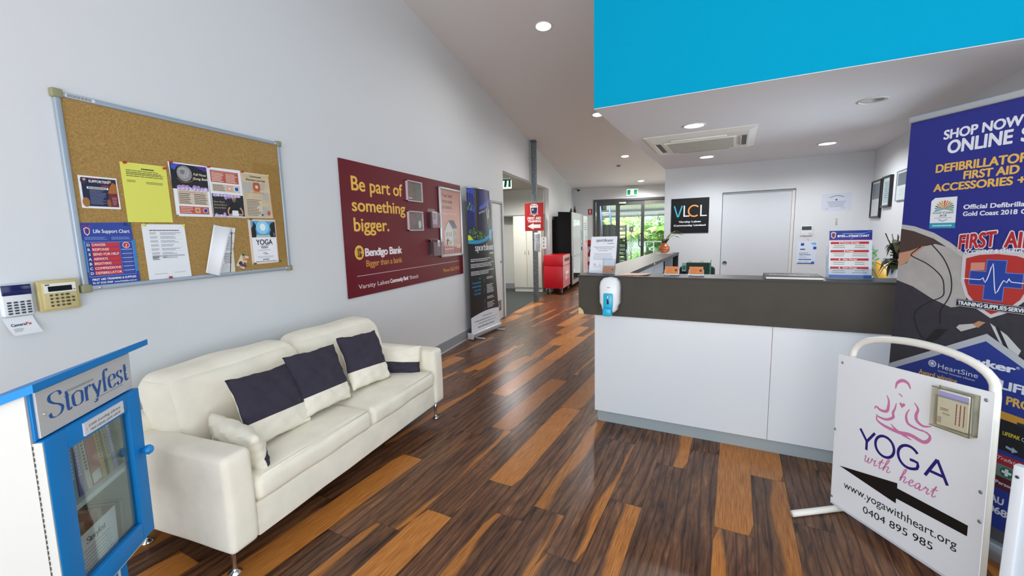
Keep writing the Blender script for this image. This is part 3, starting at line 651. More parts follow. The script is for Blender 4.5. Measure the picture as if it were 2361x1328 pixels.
def d_yoga(q, y):
    q.rect(2.133, 1.521, 2.321, 1.631, mat('#5aa3d4', .4), 1, y); q.disc(2.222, 1.588, .05, .045, mat('#8fd0ee', .4), 2, y); q.disc(2.222, 1.59, .022, .025, mat('#e8f7fb', .4), 3, y); q.rect(2.155, 1.521, 2.30, 1.535, mat('#b9c4b6', .5), 2, y)
    Kk = mat('#0d0f14', .5)
    q.poly([(2.133, 1.521), (2.165, 1.521), (2.17, 1.55), (2.165, 1.575), (2.172, 1.60), (2.152, 1.629), (2.149, 1.60), (2.133, 1.58)], Kk, 4, y); q.disc(2.155, 1.593, .008, .010, Kk, 4, y)
    q.poly([(2.28, 1.521), (2.321, 1.521), (2.321, 1.628), (2.29, 1.618), (2.278, 1.598), (2.285, 1.57), (2.272, 1.545)], Kk, 4, y); q.rect(2.305, 1.53, 2.309, 1.552, mat('#c9ccd2', .5), 5, y)
    q.rect(2.133, 1.352, 2.321, 1.521, mat('#eef0f6', .6), 1, y); q.text('YOGA', 2.2245, 1.471, .0345, mat('#0c0c0e', .5), .128, 'c', bold=.015, l=3, y=y)
    q.para(2.19, 1.465, 2.255, 1.445, 3, INK, 3, y, 121, .5, .3, 'c'); q.para(2.17, 1.437, 2.27, 1.43, 1, MIDG, 3, y, 122, .5, 0, 'c')
    q.stroke([(2.205, 1.412), (2.225, 1.416), (2.24, 1.408)], INK, .003, l=3, y=y); q.stroke([(2.215, 1.403), (2.235, 1.408), (2.248, 1.404)], mat('#b5453c', .5), .003, l=3, y=y)
    q.para(2.16, 1.395, 2.29, 1.38, 2, MIDG, 3, y, 123, .4, .2, 'c'); q.para(2.20, 1.374, 2.25, 1.366, 1, INK, 3, y, 124, .6, 0, 'c'); q.para(2.145, 1.361, 2.31, 1.354, 1, INK, 3, y, 125, .45, 0, 'c')
paper('flyer', 'yoga flyer with dark silhouettes on blue, lower right of the cork board', [(2.116, 1.341), (2.328, 1.343), (2.329, 1.642), (2.115, 1.64)], mat('#e9cfc0', .6), d_yoga)
def pins():
    RD = mat('#b01018', .3, coat=.3); GR = mat('#0b5a34', .3, coat=.3); YL = mat('#d8d23c', .4)
    def proto(m):
        q = MB(); q.lathe([(.0009, .008), (.0009, -.004), (.0055, -.0045), (.006, -.006), (.0032, -.0075), (.0032, -.014), (.0058, -.0165), (.0055, -.019), (.003, -.0195)], m, 14, (0, 0, 0), 'y'); return q
    RL = ('red push pin at the upper left corner of the yellow sheet', 'red push pin at the upper right corner of the yellow sheet', 'red push pin at the upper left of the gong bath flyer', 'red push pin between the gong bath and new moon flyers', 'red push pin between the new moon and shamanic flyers', 'red push pin at the bottom edge of the white form')
    base = None
    for (x, z), lb in zip(((1.455, 1.906), (1.638, 1.902), (1.675, 1.940), (1.884, 1.944), (2.103, 1.943), (1.600, 1.311)), RL):
        if base is None: base = o = proto(RD).build('push_pin', None, LW.pt(x, PY, z), R(90)); tag(o, lb, 'pin', 'push pins on the cork board')
        else:
            o = base.copy(); COL.objects.link(o); o.location = LW.pt(x, PY, z); o['label'] = lb
    base = None
    for (x, z), lb in zip(((2.130, 1.640), (2.331, 1.351), (2.128, 1.347), (2.049, 1.409), (1.434, 1.599)), ('green push pin at the upper left corner of the yoga flyer', 'green push pin at the lower right corner of the yoga flyer', 'green push pin at the lower left corner of the yoga flyer', 'green push pin holding the little cream event card', 'green push pin at the upper right of the life support chart')):
        if base is None: base = o = proto(GR).build('push_pin', None, LW.pt(x, PY, z), R(90)); tag(o, lb, 'pin', 'push pins on the cork board')
        else:
            o = base.copy(); COL.objects.link(o); o.location = LW.pt(x, PY, z); o['label'] = lb
    q = MB(); q.lathe([(.0009, .008), (.0009, -.004), (.0075, -.005), (.0075, -.008), (.003, -.0095)], YL, 14, (0, 0, 0), 'y')
    for (x, z), lb in zip(((2.299, 1.942), (1.507, 1.596), (1.706, 1.596)), ('yellow drawing pin at the top right of the shamanic flyer', 'yellow drawing pin at the top left of the white form', 'yellow drawing pin at the top right of the white form')):
        if x > 2.2: base = o = q.build('drawing_pin', None, LW.pt(x, PY, z), R(90)); tag(o, lb, 'pin', 'drawing pins on the cork board')
        else:
            o = base.copy(); COL.objects.link(o); o.location = LW.pt(x, PY, z); o['label'] = lb
pins()

def keypads():
    t = LW.root('alarm_keypad', 'white alarm keypad with dark blue display, leftmost on the wall', 'keypad', 1.0, 1.21)
    q = MB(); q.rbox((.952, -.028, 1.21), (1.046, 0, 1.343), .008, mat('#dfe1e4', .4), 3, div=(2, 1, 2)); LW.part(q, 'case', t)
    q = MB(); q.rbox((.956, -.031, 1.298), (1.044, -.02, 1.341), .003, mat('#141d55', .15), 2, div=(1, 1, 1)); LW.part(q, 'display', t)
    for r in range(5):
        for c in range(4):
            q = MB(); x = .972+c*.0195; z = 1.268-r*.0115; q.rbox((x-.0065, -.031, z-.0035), (x+.0065, -.026, z+.0035), .002, mat('#3a4046', .5), 2, div=(1, 1, 1)); LW.part(q, 'key', t)
    t = LW.root('alarm_keypad', 'beige alarm keypad with white display strip beside the cork board', 'keypad', 1.135, 1.21)
    BE = mat('#c3b27a', .45)
    q = MB(); q.rbox((1.065, -.024, 1.211), (1.205, 0, 1.347), .005, BE, 2, div=(2, 1, 2)); q.rbox((1.078, -.028, 1.22), (1.194, -.02, 1.338), .003, mat('#c8b884', .45), 2, div=(1, 1, 1)); LW.part(q, 'case', t)
    q = MB(); q.box((1.083, -.030, 1.292), (1.191, -.024, 1.333), mat('#e2e2dc', .4)); q.box((1.096, -.0306, 1.298), (1.177, -.029, 1.321), mat('#0c1518', .15)); q.para(1.087, 1.331, 1.102, 1.325, 1, INK, 1, -.0302, 3, .8, 0); q.rect(1.18, 1.299, 1.189, 1.302, INK, 1, -.0302); LW.part(q, 'display', t)
    for r in range(4):
        for c in range(5):
            if c == 4 and r in (0, 3): continue
            x = 1.103+c*.0185; z = 1.281-r*.0155; w = .0072 if c == 3 else .0048
            q = MB(); q.lathe([(1, -.027), (1, -.031), (.7, -.0325)], mat('#4b442c', .5), 14, (0, 0, 0), 'y'); q.v = [(p[0]*w+x, p[1], p[2]*.0045+z) for p in q.v]; LW.part(q, 'key', t)
    q = MB(); n = 6; vs = []
    for i in range(n+1):
        u = i/n; z = 1.205-.075*u; b = .008+.03*u*u
        vs += [(.952+.016*u, -b, z), (1.043+.014*u, -b, z)]
    q.add(vs, [(2*i, 2*i+1, 2*i+3, 2*i+2) for i in range(n)], mat('#e4e6ea', .5), True)
    def on(x, z):
        u = (1.205-z)/.075; return -(.008+.03*u*u)
    q2 = MB(); q2.text('Camera', .972, 1.166, .011, mat('#1c2550', .5), .043, bold=.03, l=0, y=0, slope=.02); q2.text('Fx', 1.017, 1.167, .011, mat('#b01d22', .5), .017, bold=.03, l=0, y=0); q2.para(.975, 1.158, 1.01, 1.143, 3, GREY, 0, 0, 131, .4, .4)
    q.add([(p[0], on(p[0], p[2])-.0006, p[2]) for p in q2.v], q2.f, mat('#1c2550', .5)); 
    k = len(q.m)-len(q2.f)
    for i, mi in enumerate(q2.m): q.m[k+i] = q.mi(q2.mats[mi])
    LW.put(q, 'business_card', 'white security firm card curling out below the blue keypad', 'card', y=-.008)
keypads()

def bank_sign():
    BG = mat('#680a1f', .3, spec=.35, coat=.08); Y = mat('#f0be4e', .4); WT = mat('#efe7ea', .4); OR = mat('#e0a045', .4)
    q = MB(); y = -.012
    q.box((3.03, y, .967), (5.41, -.002, 2.18), BG)
    q.text('Be part of', 3.168, 1.925, .122, Y, .80, bold=.018, l=1, y=y); q.text('something', 3.158, 1.742, .112, Y, .845, bold=.018, l=1, y=y); q.text('bigger.', 3.166, 1.562, .118, Y, .525, bold=.018, l=1, y=y)
    q.disc(3.212, 1.367, .064, .066, Y, 1, y, 36); q.disc(3.212, 1.367, .05, .052, mat('#e2a93f', .4), 2, y, 36)
    DK = mat('#4a2b10', .4)
    q.poly([(3.182, 1.402), (3.232, 1.407), (3.243, 1.385), (3.222, 1.369), (3.247, 1.35), (3.238, 1.322), (3.182, 1.33), (3.196, 1.366)], DK, 3, y); q.stroke([(3.20, 1.395), (3.212, 1.367), (3.20, 1.338)], Y, .006, l=4, y=y)
    q.text('Bendigo Bank', 3.296, 1.33, .07, WT, .60, bold=.035, l=1, y=y, space=.92); q.text('Bigger than a bank', 3.30, 1.232, .058, OR, .595, l=1, y=y, space=.92)
    q.rect(3.16, 1.151, 5.283, 1.157, mat('#c9a5ab', .4), 1, y)
    q.text('Varsity Lakes', 3.168, 1.036, .04, WT, .475, l=1, y=y); q.text('Community Bank', 3.66, 1.036, .04, WT, .335, bold=.035, l=1, y=y, space=.95); q.text('®', 4.0, 1.058, .014, WT, .02, l=1, y=y); q.text('Branch', 4.035, 1.034, .04, WT, .165, l=1, y=y)
    q.text('Phone 5562 0755', 4.82, 1.037, .045, OR, .46, l=1, y=y)
    LW.put(q, 'bank_sign', 'large maroon bank sign with yellow lettering on the left wall', 'sign')
    y = -.014
    def frame(x0, z0, x1, z1, lab, seed):
        t = LW.root('acrylic_frame', lab, 'frame', (x0+x1)/2, z0, y, 'acrylic frames on the maroon sign')
        q = MB(); q.sheet([(x0+.012, z0+.012), (x1-.012, z0+.012), (x1-.012, z1-.012), (x0+.012, z1-.012)], mat('#4c2230', .5), .001, y-.008)
        q.para(x0+.04, z1-.03, x0+.19, z0+.03, 9, mat('#9c6a62', .6), 1, y-.008, seed, .35, .5); q.rect(x1-.13, z0+.015, x1-.02, z1-.02, mat('#4c5048', .6, noise=.5, nscale=30), 1, y-.008); q.rect(x0+.04, z0+.03, x0+.11, z0+.042, WT, 2, y-.008) if seed % 2 else q.disc(x1-.06, z0+.07, .03, .045, mat('#cfd3cf', .6), 2, y-.008)
        LW.part(q, 'card', t)
        q = MB(); E_ = mat('#d9c9cf', .15, spec=.6)
        for a, b in (((x0, z0), (x1, z0+.009)), ((x0, z1-.009), (x1, z1)), ((x0, z0), (x0+.009, z1)), ((x1-.009, z0), (x1, z1))): q.box((a[0], y-.022, a[1]), (b[0], y, b[1]), E_)
        LW.part(q, 'rim', t)
        q = MB(); q.box((x0+.004, y-.021, z0+.004), (x1-.004, y-.018, z1-.004), clear('#ffffff', .03, .95)); LW.part(q, 'cover', t)
    frame(4.035, 1.885, 4.352, 2.107, 'upper acrylic frame with a maroon notice on the bank sign', 201); frame(4.032, 1.566, 4.341, 1.78, 'lower acrylic frame with a maroon notice on the bank sign', 202)
    def holder(x0, z0, x1, z1, lab, draw):
        t = LW.root('brochure_holder', lab, 'brochure holder', (x0+x1)/2, z0, y, 'brochure holders on the maroon sign')
        q = MB(); A = clear('#f6f0f3', .05, .88, 'holder')
        q.box((x0, y-.004, z0), (x1, y, z1), A); q.box((x0, y-.075, z0), (x0+.003, y-.004, z0+(z1-z0)*.8), A); q.box((x1-.003, y-.075, z0), (x1, y-.004, z0+(z1-z0)*.8), A); q.box((x0, y-.075, z0), (x1, y-.004, z0+.004), A); q.box((x0, y-.078, z0), (x1, y-.075, z0+(z1-z0)*.8), A); LW.part(q, 'tray', t)
        draw((x0+x1)/2)
    def br1(x):
        q = MB(); q.sheet([(x-.055, 1.60), (x+.06, 1.60), (x+.06, 1.79), (x-.055, 1.79)], mat('#e6e6ec', .5), .006, y-.05); q.para(x-.04, 1.77, x+.045, 1.70, 4, INK, 1, y-.05, 211, .5, .3); q.rect(x-.05, 1.605, x+.055, 1.64, mat('#a9847c', .5), 1, y-.05)
        LW.put(q, 'brochure', 'white brochure standing in the upper holder on the bank sign', 'brochure', y=y-.05)
    def br2(x):
        q = MB(); q.sheet([(x-.10, 1.28), (x+.02, 1.28), (x+.015, 1.46), (x-.105, 1.46)], mat('#4c1c33', .5), .01, y-.05); q.sheet([(x+.0, 1.37), (x+.055, 1.372), (x+.055, 1.45), (x, 1.448)], mat('#e2dfe2', .5), .002, y-.062); q.stroke([(x-.09, 1.44), (x-.06, 1.38), (x-.07, 1.30)], mat('#8a5a72', .5), .008, l=1, y=y-.05)
        LW.put(q, 'brochure', 'plum leaflets standing in the lower holder on the bank sign', 'brochure', y=y-.05)
    holder(4.47, 1.597, 4.66, 1.825, 'upper clear brochure holder on the maroon bank sign', br1); holder(4.455, 1.265, 4.71, 1.47, 'lower clear brochure holder on the maroon bank sign', br2)
    # snap frame poster
    x0, z0, x1, z1 = 4.752, 1.227, 5.39, 2.11
    t = LW.root('snap_frame', 'silver poster frame with pink house poster on the bank sign', 'poster frame', (x0+x1)/2, z0, y)
    A = mat('#c9ccd0', .3, .6)
    for a, b in (((x0, z0), (x1, z0+.032)), ((x0, z1-.032), (x1, z1)), ((x0, z0), (x0+.032, z1)), ((x1-.032, z0), (x1, z1))):
        q = MB(); q.rbox((a[0], y-.03, a[1]), (b[0], y, b[1]), .012, A, 3, div=(1, 1, 1)); LW.part(q, 'rail', t)
    q = MB(); yy = y-.012; q.box((x0+.02, yy, z0+.02), (x1-.02, y-.002, z1-.02), mat('#e8a390', .45)); NV = mat('#3a1420', .5); HW = mat('#e9e6ea', .5); HS = mat('#c8c3cc', .5)
    for i, s in enumerate(('Your best', 'interests', 'at heart.')): q.text(s, 4.835, 1.99-i*.073, .045, NV, (.285, .28, .27)[i], bold=.012, l=2, y=yy)
    q.text('Bendigo Home Loans', 4.835, 1.772, .026, mat('#efd6cf', .5), .39, bold=.02, l=2, y=yy)
    q.poly([(4.87, 1.40), (5.10, 1.36), (5.10, 1.60), (4.985, 1.68), (4.87, 1.58)], HW, 2, yy); q.poly([(5.10, 1.36), (5.22, 1.39), (5.22, 1.60), (5.10, 1.60)], HS, 2, yy); q.poly([(4.985, 1.70), (5.14, 1.70), (5.235, 1.60), (5.09, 1.59)], mat('#23244a', .5), 3, yy); q.poly([(4.985, 1.705), (4.97, 1.68), (4.855, 1.57), (4.872, 1.565)], mat('#23244a', .5), 3, yy)
    for px, pz in ((4.92, 1.52), (4.98, 1.52), (5.04, 1.52), (5.13, 1.53), (5.175, 1.53), (5.13, 1.43), (5.175, 1.43)): q.rect(px, pz-.03, px+.026, pz+.025, mat('#b9b05a', .5), 3, yy)
    q.poly([(4.90, 1.43), (4.945, 1.47), (5.0, 1.43)], mat('#23244a', .5), 3, yy); q.rect(4.912, 1.385, 4.955, 1.43, mat('#6d2433', .5), 3, yy); q.rect(4.99, 1.385, 5.05, 1.435, mat('#c7c04e', .5), 3, yy); q.poly([(4.80, 1.37), (5.34, 1.345), (5.34, 1.30), (4.80, 1.30)], mat('#b5453a', .5), 2, yy); q.rect(4.80, 1.265, 5.34, 1.31, mat('#a8332f', .5), 2, yy)
    for px in (4.87, 4.93, 5.0, 5.08): q.rect(px, 1.27, px+.008, 1.36, HW, 4, yy)
    q.rect(4.86, 1.325, 5.1, 1.335, HW, 4, yy); q.para(5.2, 1.385, 5.33, 1.33, 2, HW, 4, yy, 9, .5, .1); q.stroke([(5.18, 1.98), (5.23, 1.9), (5.25, 1.8)], mat('#e0a998', .4), .02, l=1, y=yy); LW.part(q, 'poster', t)
    q = MB(); q.box((x0+.03, y-.018, z0+.03), (x1-.03, y-.016, z1-.03), clear('#ffffff', .03, .96)); LW.part(q, 'cover_sheet', t)
bank_sign()
# ------------------------------------------------------------------ sofa and cushions
SOFA_RZ = R(90-1.6)
def fabric(hexc, key, n=.06):
    return mat(hexc, .9, spec=.25, noise=n, nscale=6, bump=.25, bscale=420, key=key)
CREAM = fabric('#f5efdf', 'cream_fabric'); CREAM2 = fabric('#f6f0e0', 'cushion_cream'); CHAR = fabric('#3d3a47', 'charcoal_fabric', .12)
def sofa():
    # local x runs along the wall (+y of the room), -y towards the room, origin at front left foot of the plan
    o = Vector((-1.698, 1.18, 0))
    t = thing('sofa', 'cream fabric two seater sofa on thin metal legs along the left wall', 'sofa', o, SOFA_RZ)
    L, D = 1.85, .80
    for nm, x0, x1 in (('arm', 0, .135), ('arm', L-.135, L)):
        q = MB(); q.rbox((x0, 0, .14), (x1, D-.02, .588), .028, CREAM, 4, puff=(.006, .004, .006), div=(3, 8, 6), wob=.002, seed=int(x0*10)); q.build(nm, t)
    q = MB(); q.rbox((.133, .012, .14), (L-.133, D-.03, .305), .012, CREAM, 3, div=(8, 3, 2), wob=.0015); q.build('base', t)
    q = MB(); q.rbox((.02, D-.16, .145), (L-.02, D, .66), .04, CREAM, 4, puff=(0, .0, .005), div=(8, 2, 5), wob=.002); q.build('back_frame', t)
    mid = .945
    for i, (x0, x1) in enumerate(((.138, mid-.002), (mid+.002, L-.138))):
        q = MB(); q.rbox((x0, -.005, .302), (x1, D-.2, .425), .04, CREAM, 5, puff=(.003, .006, .022), div=(10, 8, 3), wob=.0035, seed=i+3)
        # piping along the front top edge
        q.tube([(x0+.03, .012, .421), ((x0+x1)/2, .004, .426), (x1-.03, .012, .421)], .004, CREAM, 8); q.build('seat_cushion', t)
    for i, (x0, x1) in enumerate(((.115, mid-.03), (mid-.026, L-.125))):
        q = MB(); q.rbox((x0, D-.37, .40), (x1, D-.10, .86), .085, CREAM, 6, puff=(.012, .04, .014), div=(9, 4, 8), wob=.006, seed=i+9)
        # lean back: the top sits further towards the wall
        q.v = [(p[0], p[1]+(p[2]-.42)*.20, p[2]-(.012 if p[2] > .7 else 0)) for p in q.v]; q.build('back_cushion', t)
    ST = mat('#c2c2c0', .18, 1.0)
    for x, y in ((.055, .085), (L-.075, .045), (.055, D-.09), (L-.06, D-.09)):
        q = MB(); q.lathe([(.028, 0), (.03, .006), (.012, .016), (.0095, .03), (.011, .09), (.018, .145)], ST, 18, (x, y, 0)); q.build('leg', t)
    return t
sofa()
SO = Matrix.Translation((-1.698, 1.18, 0)) @ Matrix.Rotation(SOFA_RZ, 4, 'Z')
def pillow(label, c, w, h, t, rot, split, dark_top=True, seed=0, dent=0.0, both=True):
    # c: centre in sofa coordinates; rot: euler; local x width, z height, y thickness; split: height fraction of the colour seam
    q = MB(); n = 26; rnd = random.Random(seed); ph = [rnd.uniform(0, 6.28) for _ in range(8)]
    idx = {}
    vs = []; 
    def prof(u, v): return max(0, (1-abs(u)**2.6))**.62*max(0, (1-abs(v)**2.6))**.62
    us = [-1+2*i/n for i in range(n+1)]
    # make a row of vertices fall exactly on the seam
    js = min(range(n+1), key=lambda j: abs(us[j]-split))
    vv = list(us); vv[js] = split
    for sd in (-1, 1):
        for i, u in enumerate(us):
            for j, v in enumerate(vv):
                edge = i in (0, n) or j in (0, n)
                if edge and sd == 1: idx[(sd, i, j)] = idx[(-1, i, j)]; continue
                e = 1-.045*(1-v*v)*(abs(u)**3)  # sides pull in between the corners
                ez = 1-.05*(1-u*u)*(abs(v)**3)
                x = u*w/2*e; z = v*h/2*ez
                z += -dent*h*(1-u*u)*max(0, v)**2
                y = sd*t/2*prof(u, v)
                wr = .0035*sin(11*u+5*v+ph[0])+.003*sin(17*v-7*u+ph[1])+.0025*sin(23*u+19*v+ph[2])
                if not edge: y += sd*wr
                else: y += .004*sin(5*u+ph[3])*(j in (0, n))+.004*sin(5*v+ph[4])*(i in (0, n)); z += (.0022*sin(7*u+ph[5])+.001*sin(19*u+ph[1]))*(j in (0, n)); x += (.002*sin(6*v+ph[6])+.001*sin(17*v+ph[2]))*(i in (0, n))
                idx[(sd, i, j)] = len(vs); vs.append((x, y, z))
    fa = {True: [], False: []}
    for sd in (-1, 1):
        for i in range(n):
            for j in range(n):
                f = [idx[(sd, i, j)], idx[(sd, i+1, j)], idx[(sd, i+1, j+1)], idx[(sd, i, j+1)]]
                top = vv[j]+1e-6 >= split
                dk = (top == dark_top) and (sd == -1)
                fa[dk].append(f if sd < 0 else f[::-1])
    q.add(vs, fa[False], CREAM2, True); mi = q.mi(CHAR)
    for f in fa[True]: q.f.append(tuple(f)); q.m.append(mi); q.sm.append(True)
    o = q.build('throw_pillow', None)
    me = Matrix.Translation(c) @ (Matrix.Rotation(rot[2], 4, 'Z') @ Matrix.Rotation(rot[1], 4, 'Y') @ Matrix.Rotation(rot[0], 4, 'X'))
    o.matrix_world = SO @ me
    return tag(o, label, 'cushion', 'charcoal and cream cushions on the sofa')
pillow('square cushion leaning on the back left, charcoal above cream, nearest of three', (.475, .27, .625), .42, .37, .13, (R(-24), R(5), R(6)), -.35, seed=1)
pillow('square cushion leaning on the seam of the back, charcoal above cream, middle of three', (.835, .29, .635), .43, .38, .12, (R(-22), R(4), R(4)), -.42, seed=2)
pillow('square cushion leaning on the right back cushion, charcoal above cream, farthest of three', (1.265, .30, .635), .38, .38, .13, (R(-22), R(4), R(-4)), -.35, seed=3)
pillow('flattened cushion against the left arm, cream back with charcoal lower edge', (.235, .22, .51), .40, .26, .13, (R(-14), R(-6), R(82)), -.1, dark_top=False, seed=4)
pillow('flattened cushion against the far right arm, cream above charcoal', (1.60, .30, .525), .44, .25, .13, (R(-10), R(3), R(-72)), -.02, dark_top=False, seed=5)

# ------------------------------------------------------------------ little lending library
def calligraphy(q, word, x, z, k, m, thin=.035, thick=.17, l=2, y=0, kx=None, adv=None):
    # letters drawn with thin level strokes and thick upright strokes; unit = x-height 0.62, cap 1.0
    G = {
     'S': (.66, [[(.56, .80), (.50, .95), (.33, 1.0), (.12, .93), (.08, .75), (.22, .58), (.44, .44), (.57, .27), (.48, .07), (.28, 0), (.10, .06), (.04, .22)]]),
     's': (.42, [[(.34, .50), (.28, .62), (.14, .62), (.07, .50), (.14, .38), (.27, .27), (.33, .14), (.24, .01), (.10, .01), (.04, .14)]]),
     't': (.34, [[(.14, .82), (.14, .45), (.14, .12), (.20, .0), (.30, .06)], [(.02, .60), (.28, .60)]]),
     'o': (.55, [[(.26, .62), (.07, .52), (.05, .30), (.09, .08), (.26, 0), (.43, .08), (.47, .30), (.45, .52), (.26, .62)]]),
     'r': (.42, [[(.12, .62), (.12, .3), (.12, 0)], [(.13, .40), (.20, .58), (.30, .62), (.36, .54)], [(.03, .0), (.21, 0)]]),
     'y': (.52, [[(.05, .60), (.17, .30), (.27, .03)], [(.46, .60), (.36, .30), (.25, -.02), (.15, -.24), (.03, -.22)], [(.0, .60), (.14, .60)], [(.38, .60), (.52, .60)]]),
     'f': (.34, [[(.36, .90), (.29, 1.0), (.18, .92), (.14, .7), (.14, .3), (.14, 0)], [(.02, .60), (.29, .60)], [(.04, 0), (.25, 0)]]),
     'e': (.48, [[(.06, .36), (.40, .36)], [(.40, .36), (.37, .55), (.23, .62), (.08, .52), (.05, .28), (.12, .05), (.27, 0), (.42, .12)]]),
     'p': (.54, [[(.12, .62), (.12, .2), (.12, -.30)], [(.12, .45), (.24, .62), (.40, .54), (.46, .31), (.40, .08), (.25, 0), (.12, .12)], [(.02, -.30), (.22, -.30)]]),
     'h': (.54, [[(.12, 1.0), (.12, .5), (.12, 0)], [(.12, .42), (.24, .60), (.38, .58), (.40, .42), (.40, 0)], [(.03, 0), (.21, 0)], [(.31, 0), (.50, 0)]]),
     'u': (.54, [[(.11, .60), (.11, .2), (.18, .02), (.30, .04), (.41, .2)], [(.41, .62), (.41, .3), (.41, 0)]]),
    }
    x0 = x; kx = kx or k
    for ch in word:
        w, st = G[ch]
        for s_ in st: q.stroke(s_, m, thin*kx, thick*kx, 0.0, l, y, (x0, z), kx, k, 6)
        x0 += w*kx
    return x0
def library():
    ang = math.atan2(.838, -.546); P = Vector((-.868*2.2, .497*2.2, 0))-Vector((-.546, .838, 0))*.006
    # the box leans a touch forward; heights were taken about z = 1
    mw = Matrix.Translation(P+Vector((0, 0, 1.0))) @ Matrix.Rotation(ang, 4, 'Z') @ Matrix.Rotation(R(1.2), 4, 'X') @ Matrix.Translation((0, 0, -1.0))
    t = thing('lending_library_cabinet', 'blue and white little lending library cabinet with glazed door, beside the sofa', 'book cabinet', mw=mw)
    BL = mat('#0f82cf', .5, spec=.25); WH = mat('#c6c8c5', .55)
    x0, x1, D = -.575, -.150, .34
    q = MB(); q.prism([(0, .37), (D, .37), (D, 1.105-.37*D), (0, 1.105)], 'x', x0, x0+.016, WH); q.build('side_panel', t)
    q = MB(); q.prism([(0, .37), (D, .37), (D, 1.105-.37*D), (0, 1.105)], 'x', x1-.016, x1, WH); q.build('side_panel', t)
    q = MB(); q.box((x0+.016, D-.015, .37), (x1-.016, D, .95), mat('#cfd0d2', .6)); q.build('back_panel', t)
    q = MB(); q.box((x0+.016, .0, .37), (x1-.016, D-.015, .40), WH); q.build('bottom_panel', t)
    q = MB(); q.box((x0+.016, .008, .683), (x1-.016, D-.015, .700), mat('#dfe1e6', .45)); q.build('shelf', t)
    q = MB(); q.box((x0+.06, .05, -.02), (x1-.035, D-.06, .37), BL)
    calligraphy(q, 'f', -.242, .275, .085, mat('#dfe3ea', .5), .05, .16, 1, .05); calligraphy(q, 't', -.285, .22, .085, mat('#10233a', .5), .05, .16, 1, .05); q.build('plinth', t)
    # roof: flat sheet sloping down towards the back
    q = MB(); q.prism([(-.03, 1.113), (-.03, 1.135), (D+.05, 1.135-.37*(D+.08)), (D+.05, 1.113-.37*(D+.08))], 'x', x0-.012, -.06, BL); q.build('roof', t)
    q = MB(); q.box((x0+.008, -.006, .97), (x1-.0, .0, 1.112), BL); q.box((x0+.018, -.012, .974), (x1+.004, -.006, 1.104), mat('#cdcecf', .45, .15))
    C = mat('#0d56a2', .45); e = calligraphy(q, 'Storyfest', -.522, 1.012, .072, C, .02, .135, 1, -.012, .0885)
    q.para(-.45, 1.075, -.335, 1.063, 1, mat('#a5a7aa', .4), 1, -.012, 5, .6, 0); q.para(-.34, 1.008, -.2, 1.0, 1, mat('#a5a7aa', .4), 1, -.012, 6, .5, 0)
    for x, z in ((-.538, 1.036), (-.172, 1.04)): q.lathe([(.005, -.011), (.005, -.015), (.003, -.0165)], mat('#d0d0ce', .3, .5), 12, (x, 0, z), 'y')
    q.build('sign_panel', t)
    d = bpy.data.objects.new('door', None); COL.objects.link(d); d.parent = t
    def rail(a, b): 
        q = MB(); q.rbox((a[0], -.024, a[1]), (b[0], -.002, b[1]), .003, BL, 2, div=(1, 1, 1)); q.build('rail', d)
    rail((-.568, .40), (-.488, .968)); rail((-.205, .40), (-.135, .968)); rail((-.488, .905), (-.205, .968)); rail((-.488, .40), (-.205, .472))
    q = MB(); q.box((-.572, -.022, .40), (-.568, 0, .966), WH)
    for i in range(34): q.box((-.5735, -.002, .41+i*.0163), (-.5705, .003, .42+i*.0163), mat('#4a4a46', .5, .5))
    q.build('hinge', d)
    q = MB(); q.box((-.492, -.012, .468), (-.2, -.009, .909), GLASS); q.build('pane', d)
    q = MB(); q.lathe([(.007, -.022), (.007, -.034), (.0165, -.040), (.0185, -.050), (.012, -.060), (.003, -.063)], mat('#1790dc', .3), 20, (-.163, 0, .735), 'y'); q.build('knob', d)
    q = MB(); q.box((-.428, -.030, .916), (-.240, -.0245, .957), mat('#e2e5ea', .4))
    K_ = mat('#26262a', .5)
    q.text('Little Lending Library', -.411, .9385, .0085, K_, .155, shear=.35, l=1, y=-.03); q.text('TAKE A BOOK | LEAVE A BOOK', -.405, .923, .0075, K_, .146, l=1, y=-.03)
    for x in (-.421, -.247): q.lathe([(.003, -.0295), (.003, -.0315)], mat('#c9c9c4', .3), 10, (x, 0, .936), 'y')
    q.build('door_plate', d)
    # books on the shelf
    inv = mw
    def book(nm, lab, x, th, h, dp, col, lean, y0=.03, z0=.7005, spine=None, seed=0, strip=None):
        q = MB(); c = mat(col, .45)
        q.box((0, 0, 0), (th, dp, .0012), c); q.box((0, 0, 0), (.0015, dp, h), c); q.box((th-.0015, 0, 0), (th, dp, h), c); q.box((0, 0, 0), (th, .002, h), c)
        q.box((.0015, .002, .003), (th-.0015, dp-.004, h-.003), mat('#ddd6c4', .7))
        if spine: q.para(th*.25, h*.93, th*.75, h*.35, 9, mat(spine, .5), 1, 0, seed, .62, .2, 'c')
        if strip: q.rect(th*.04, h*.03, th*.96, h*.24, mat(strip, .5), 1, 0)
        o = q.build(nm); o.matrix_world = inv @ Matrix.Translation((x, y0, z0)) @ Matrix.Rotation(R(lean), 4, 'Y')
        return tag(o, lab, 'book', 'books in the lending library')
    book('book', 'red spine book at the far left of the upper library shelf', -.436, .014, .178, .11, '#a8353c', -1, seed=1)
    book('book', 'pale blue paperback with white spine print on the upper library shelf', -.420, .026, .19, .12, '#7fb0c6', -1, spine='#e8eef2', seed=2)
    book('book', 'violet paperback left of the white patterned one on the library shelf', -.388, .026, .182, .12, '#6863a8', -3, spine='#a9a6d6', seed=3)
    book('book', 'white paperback with dark spine scribble leaning on the violet one', -.351, .021, .19, .12, '#d6c9c9', -6, spine='#4a4152', seed=4)
    book('book', 'broad red book with white label on the upper library shelf', -.325, .042, .185, .13, '#b0302c', -6.5, strip='#d8d2cc', seed=5)
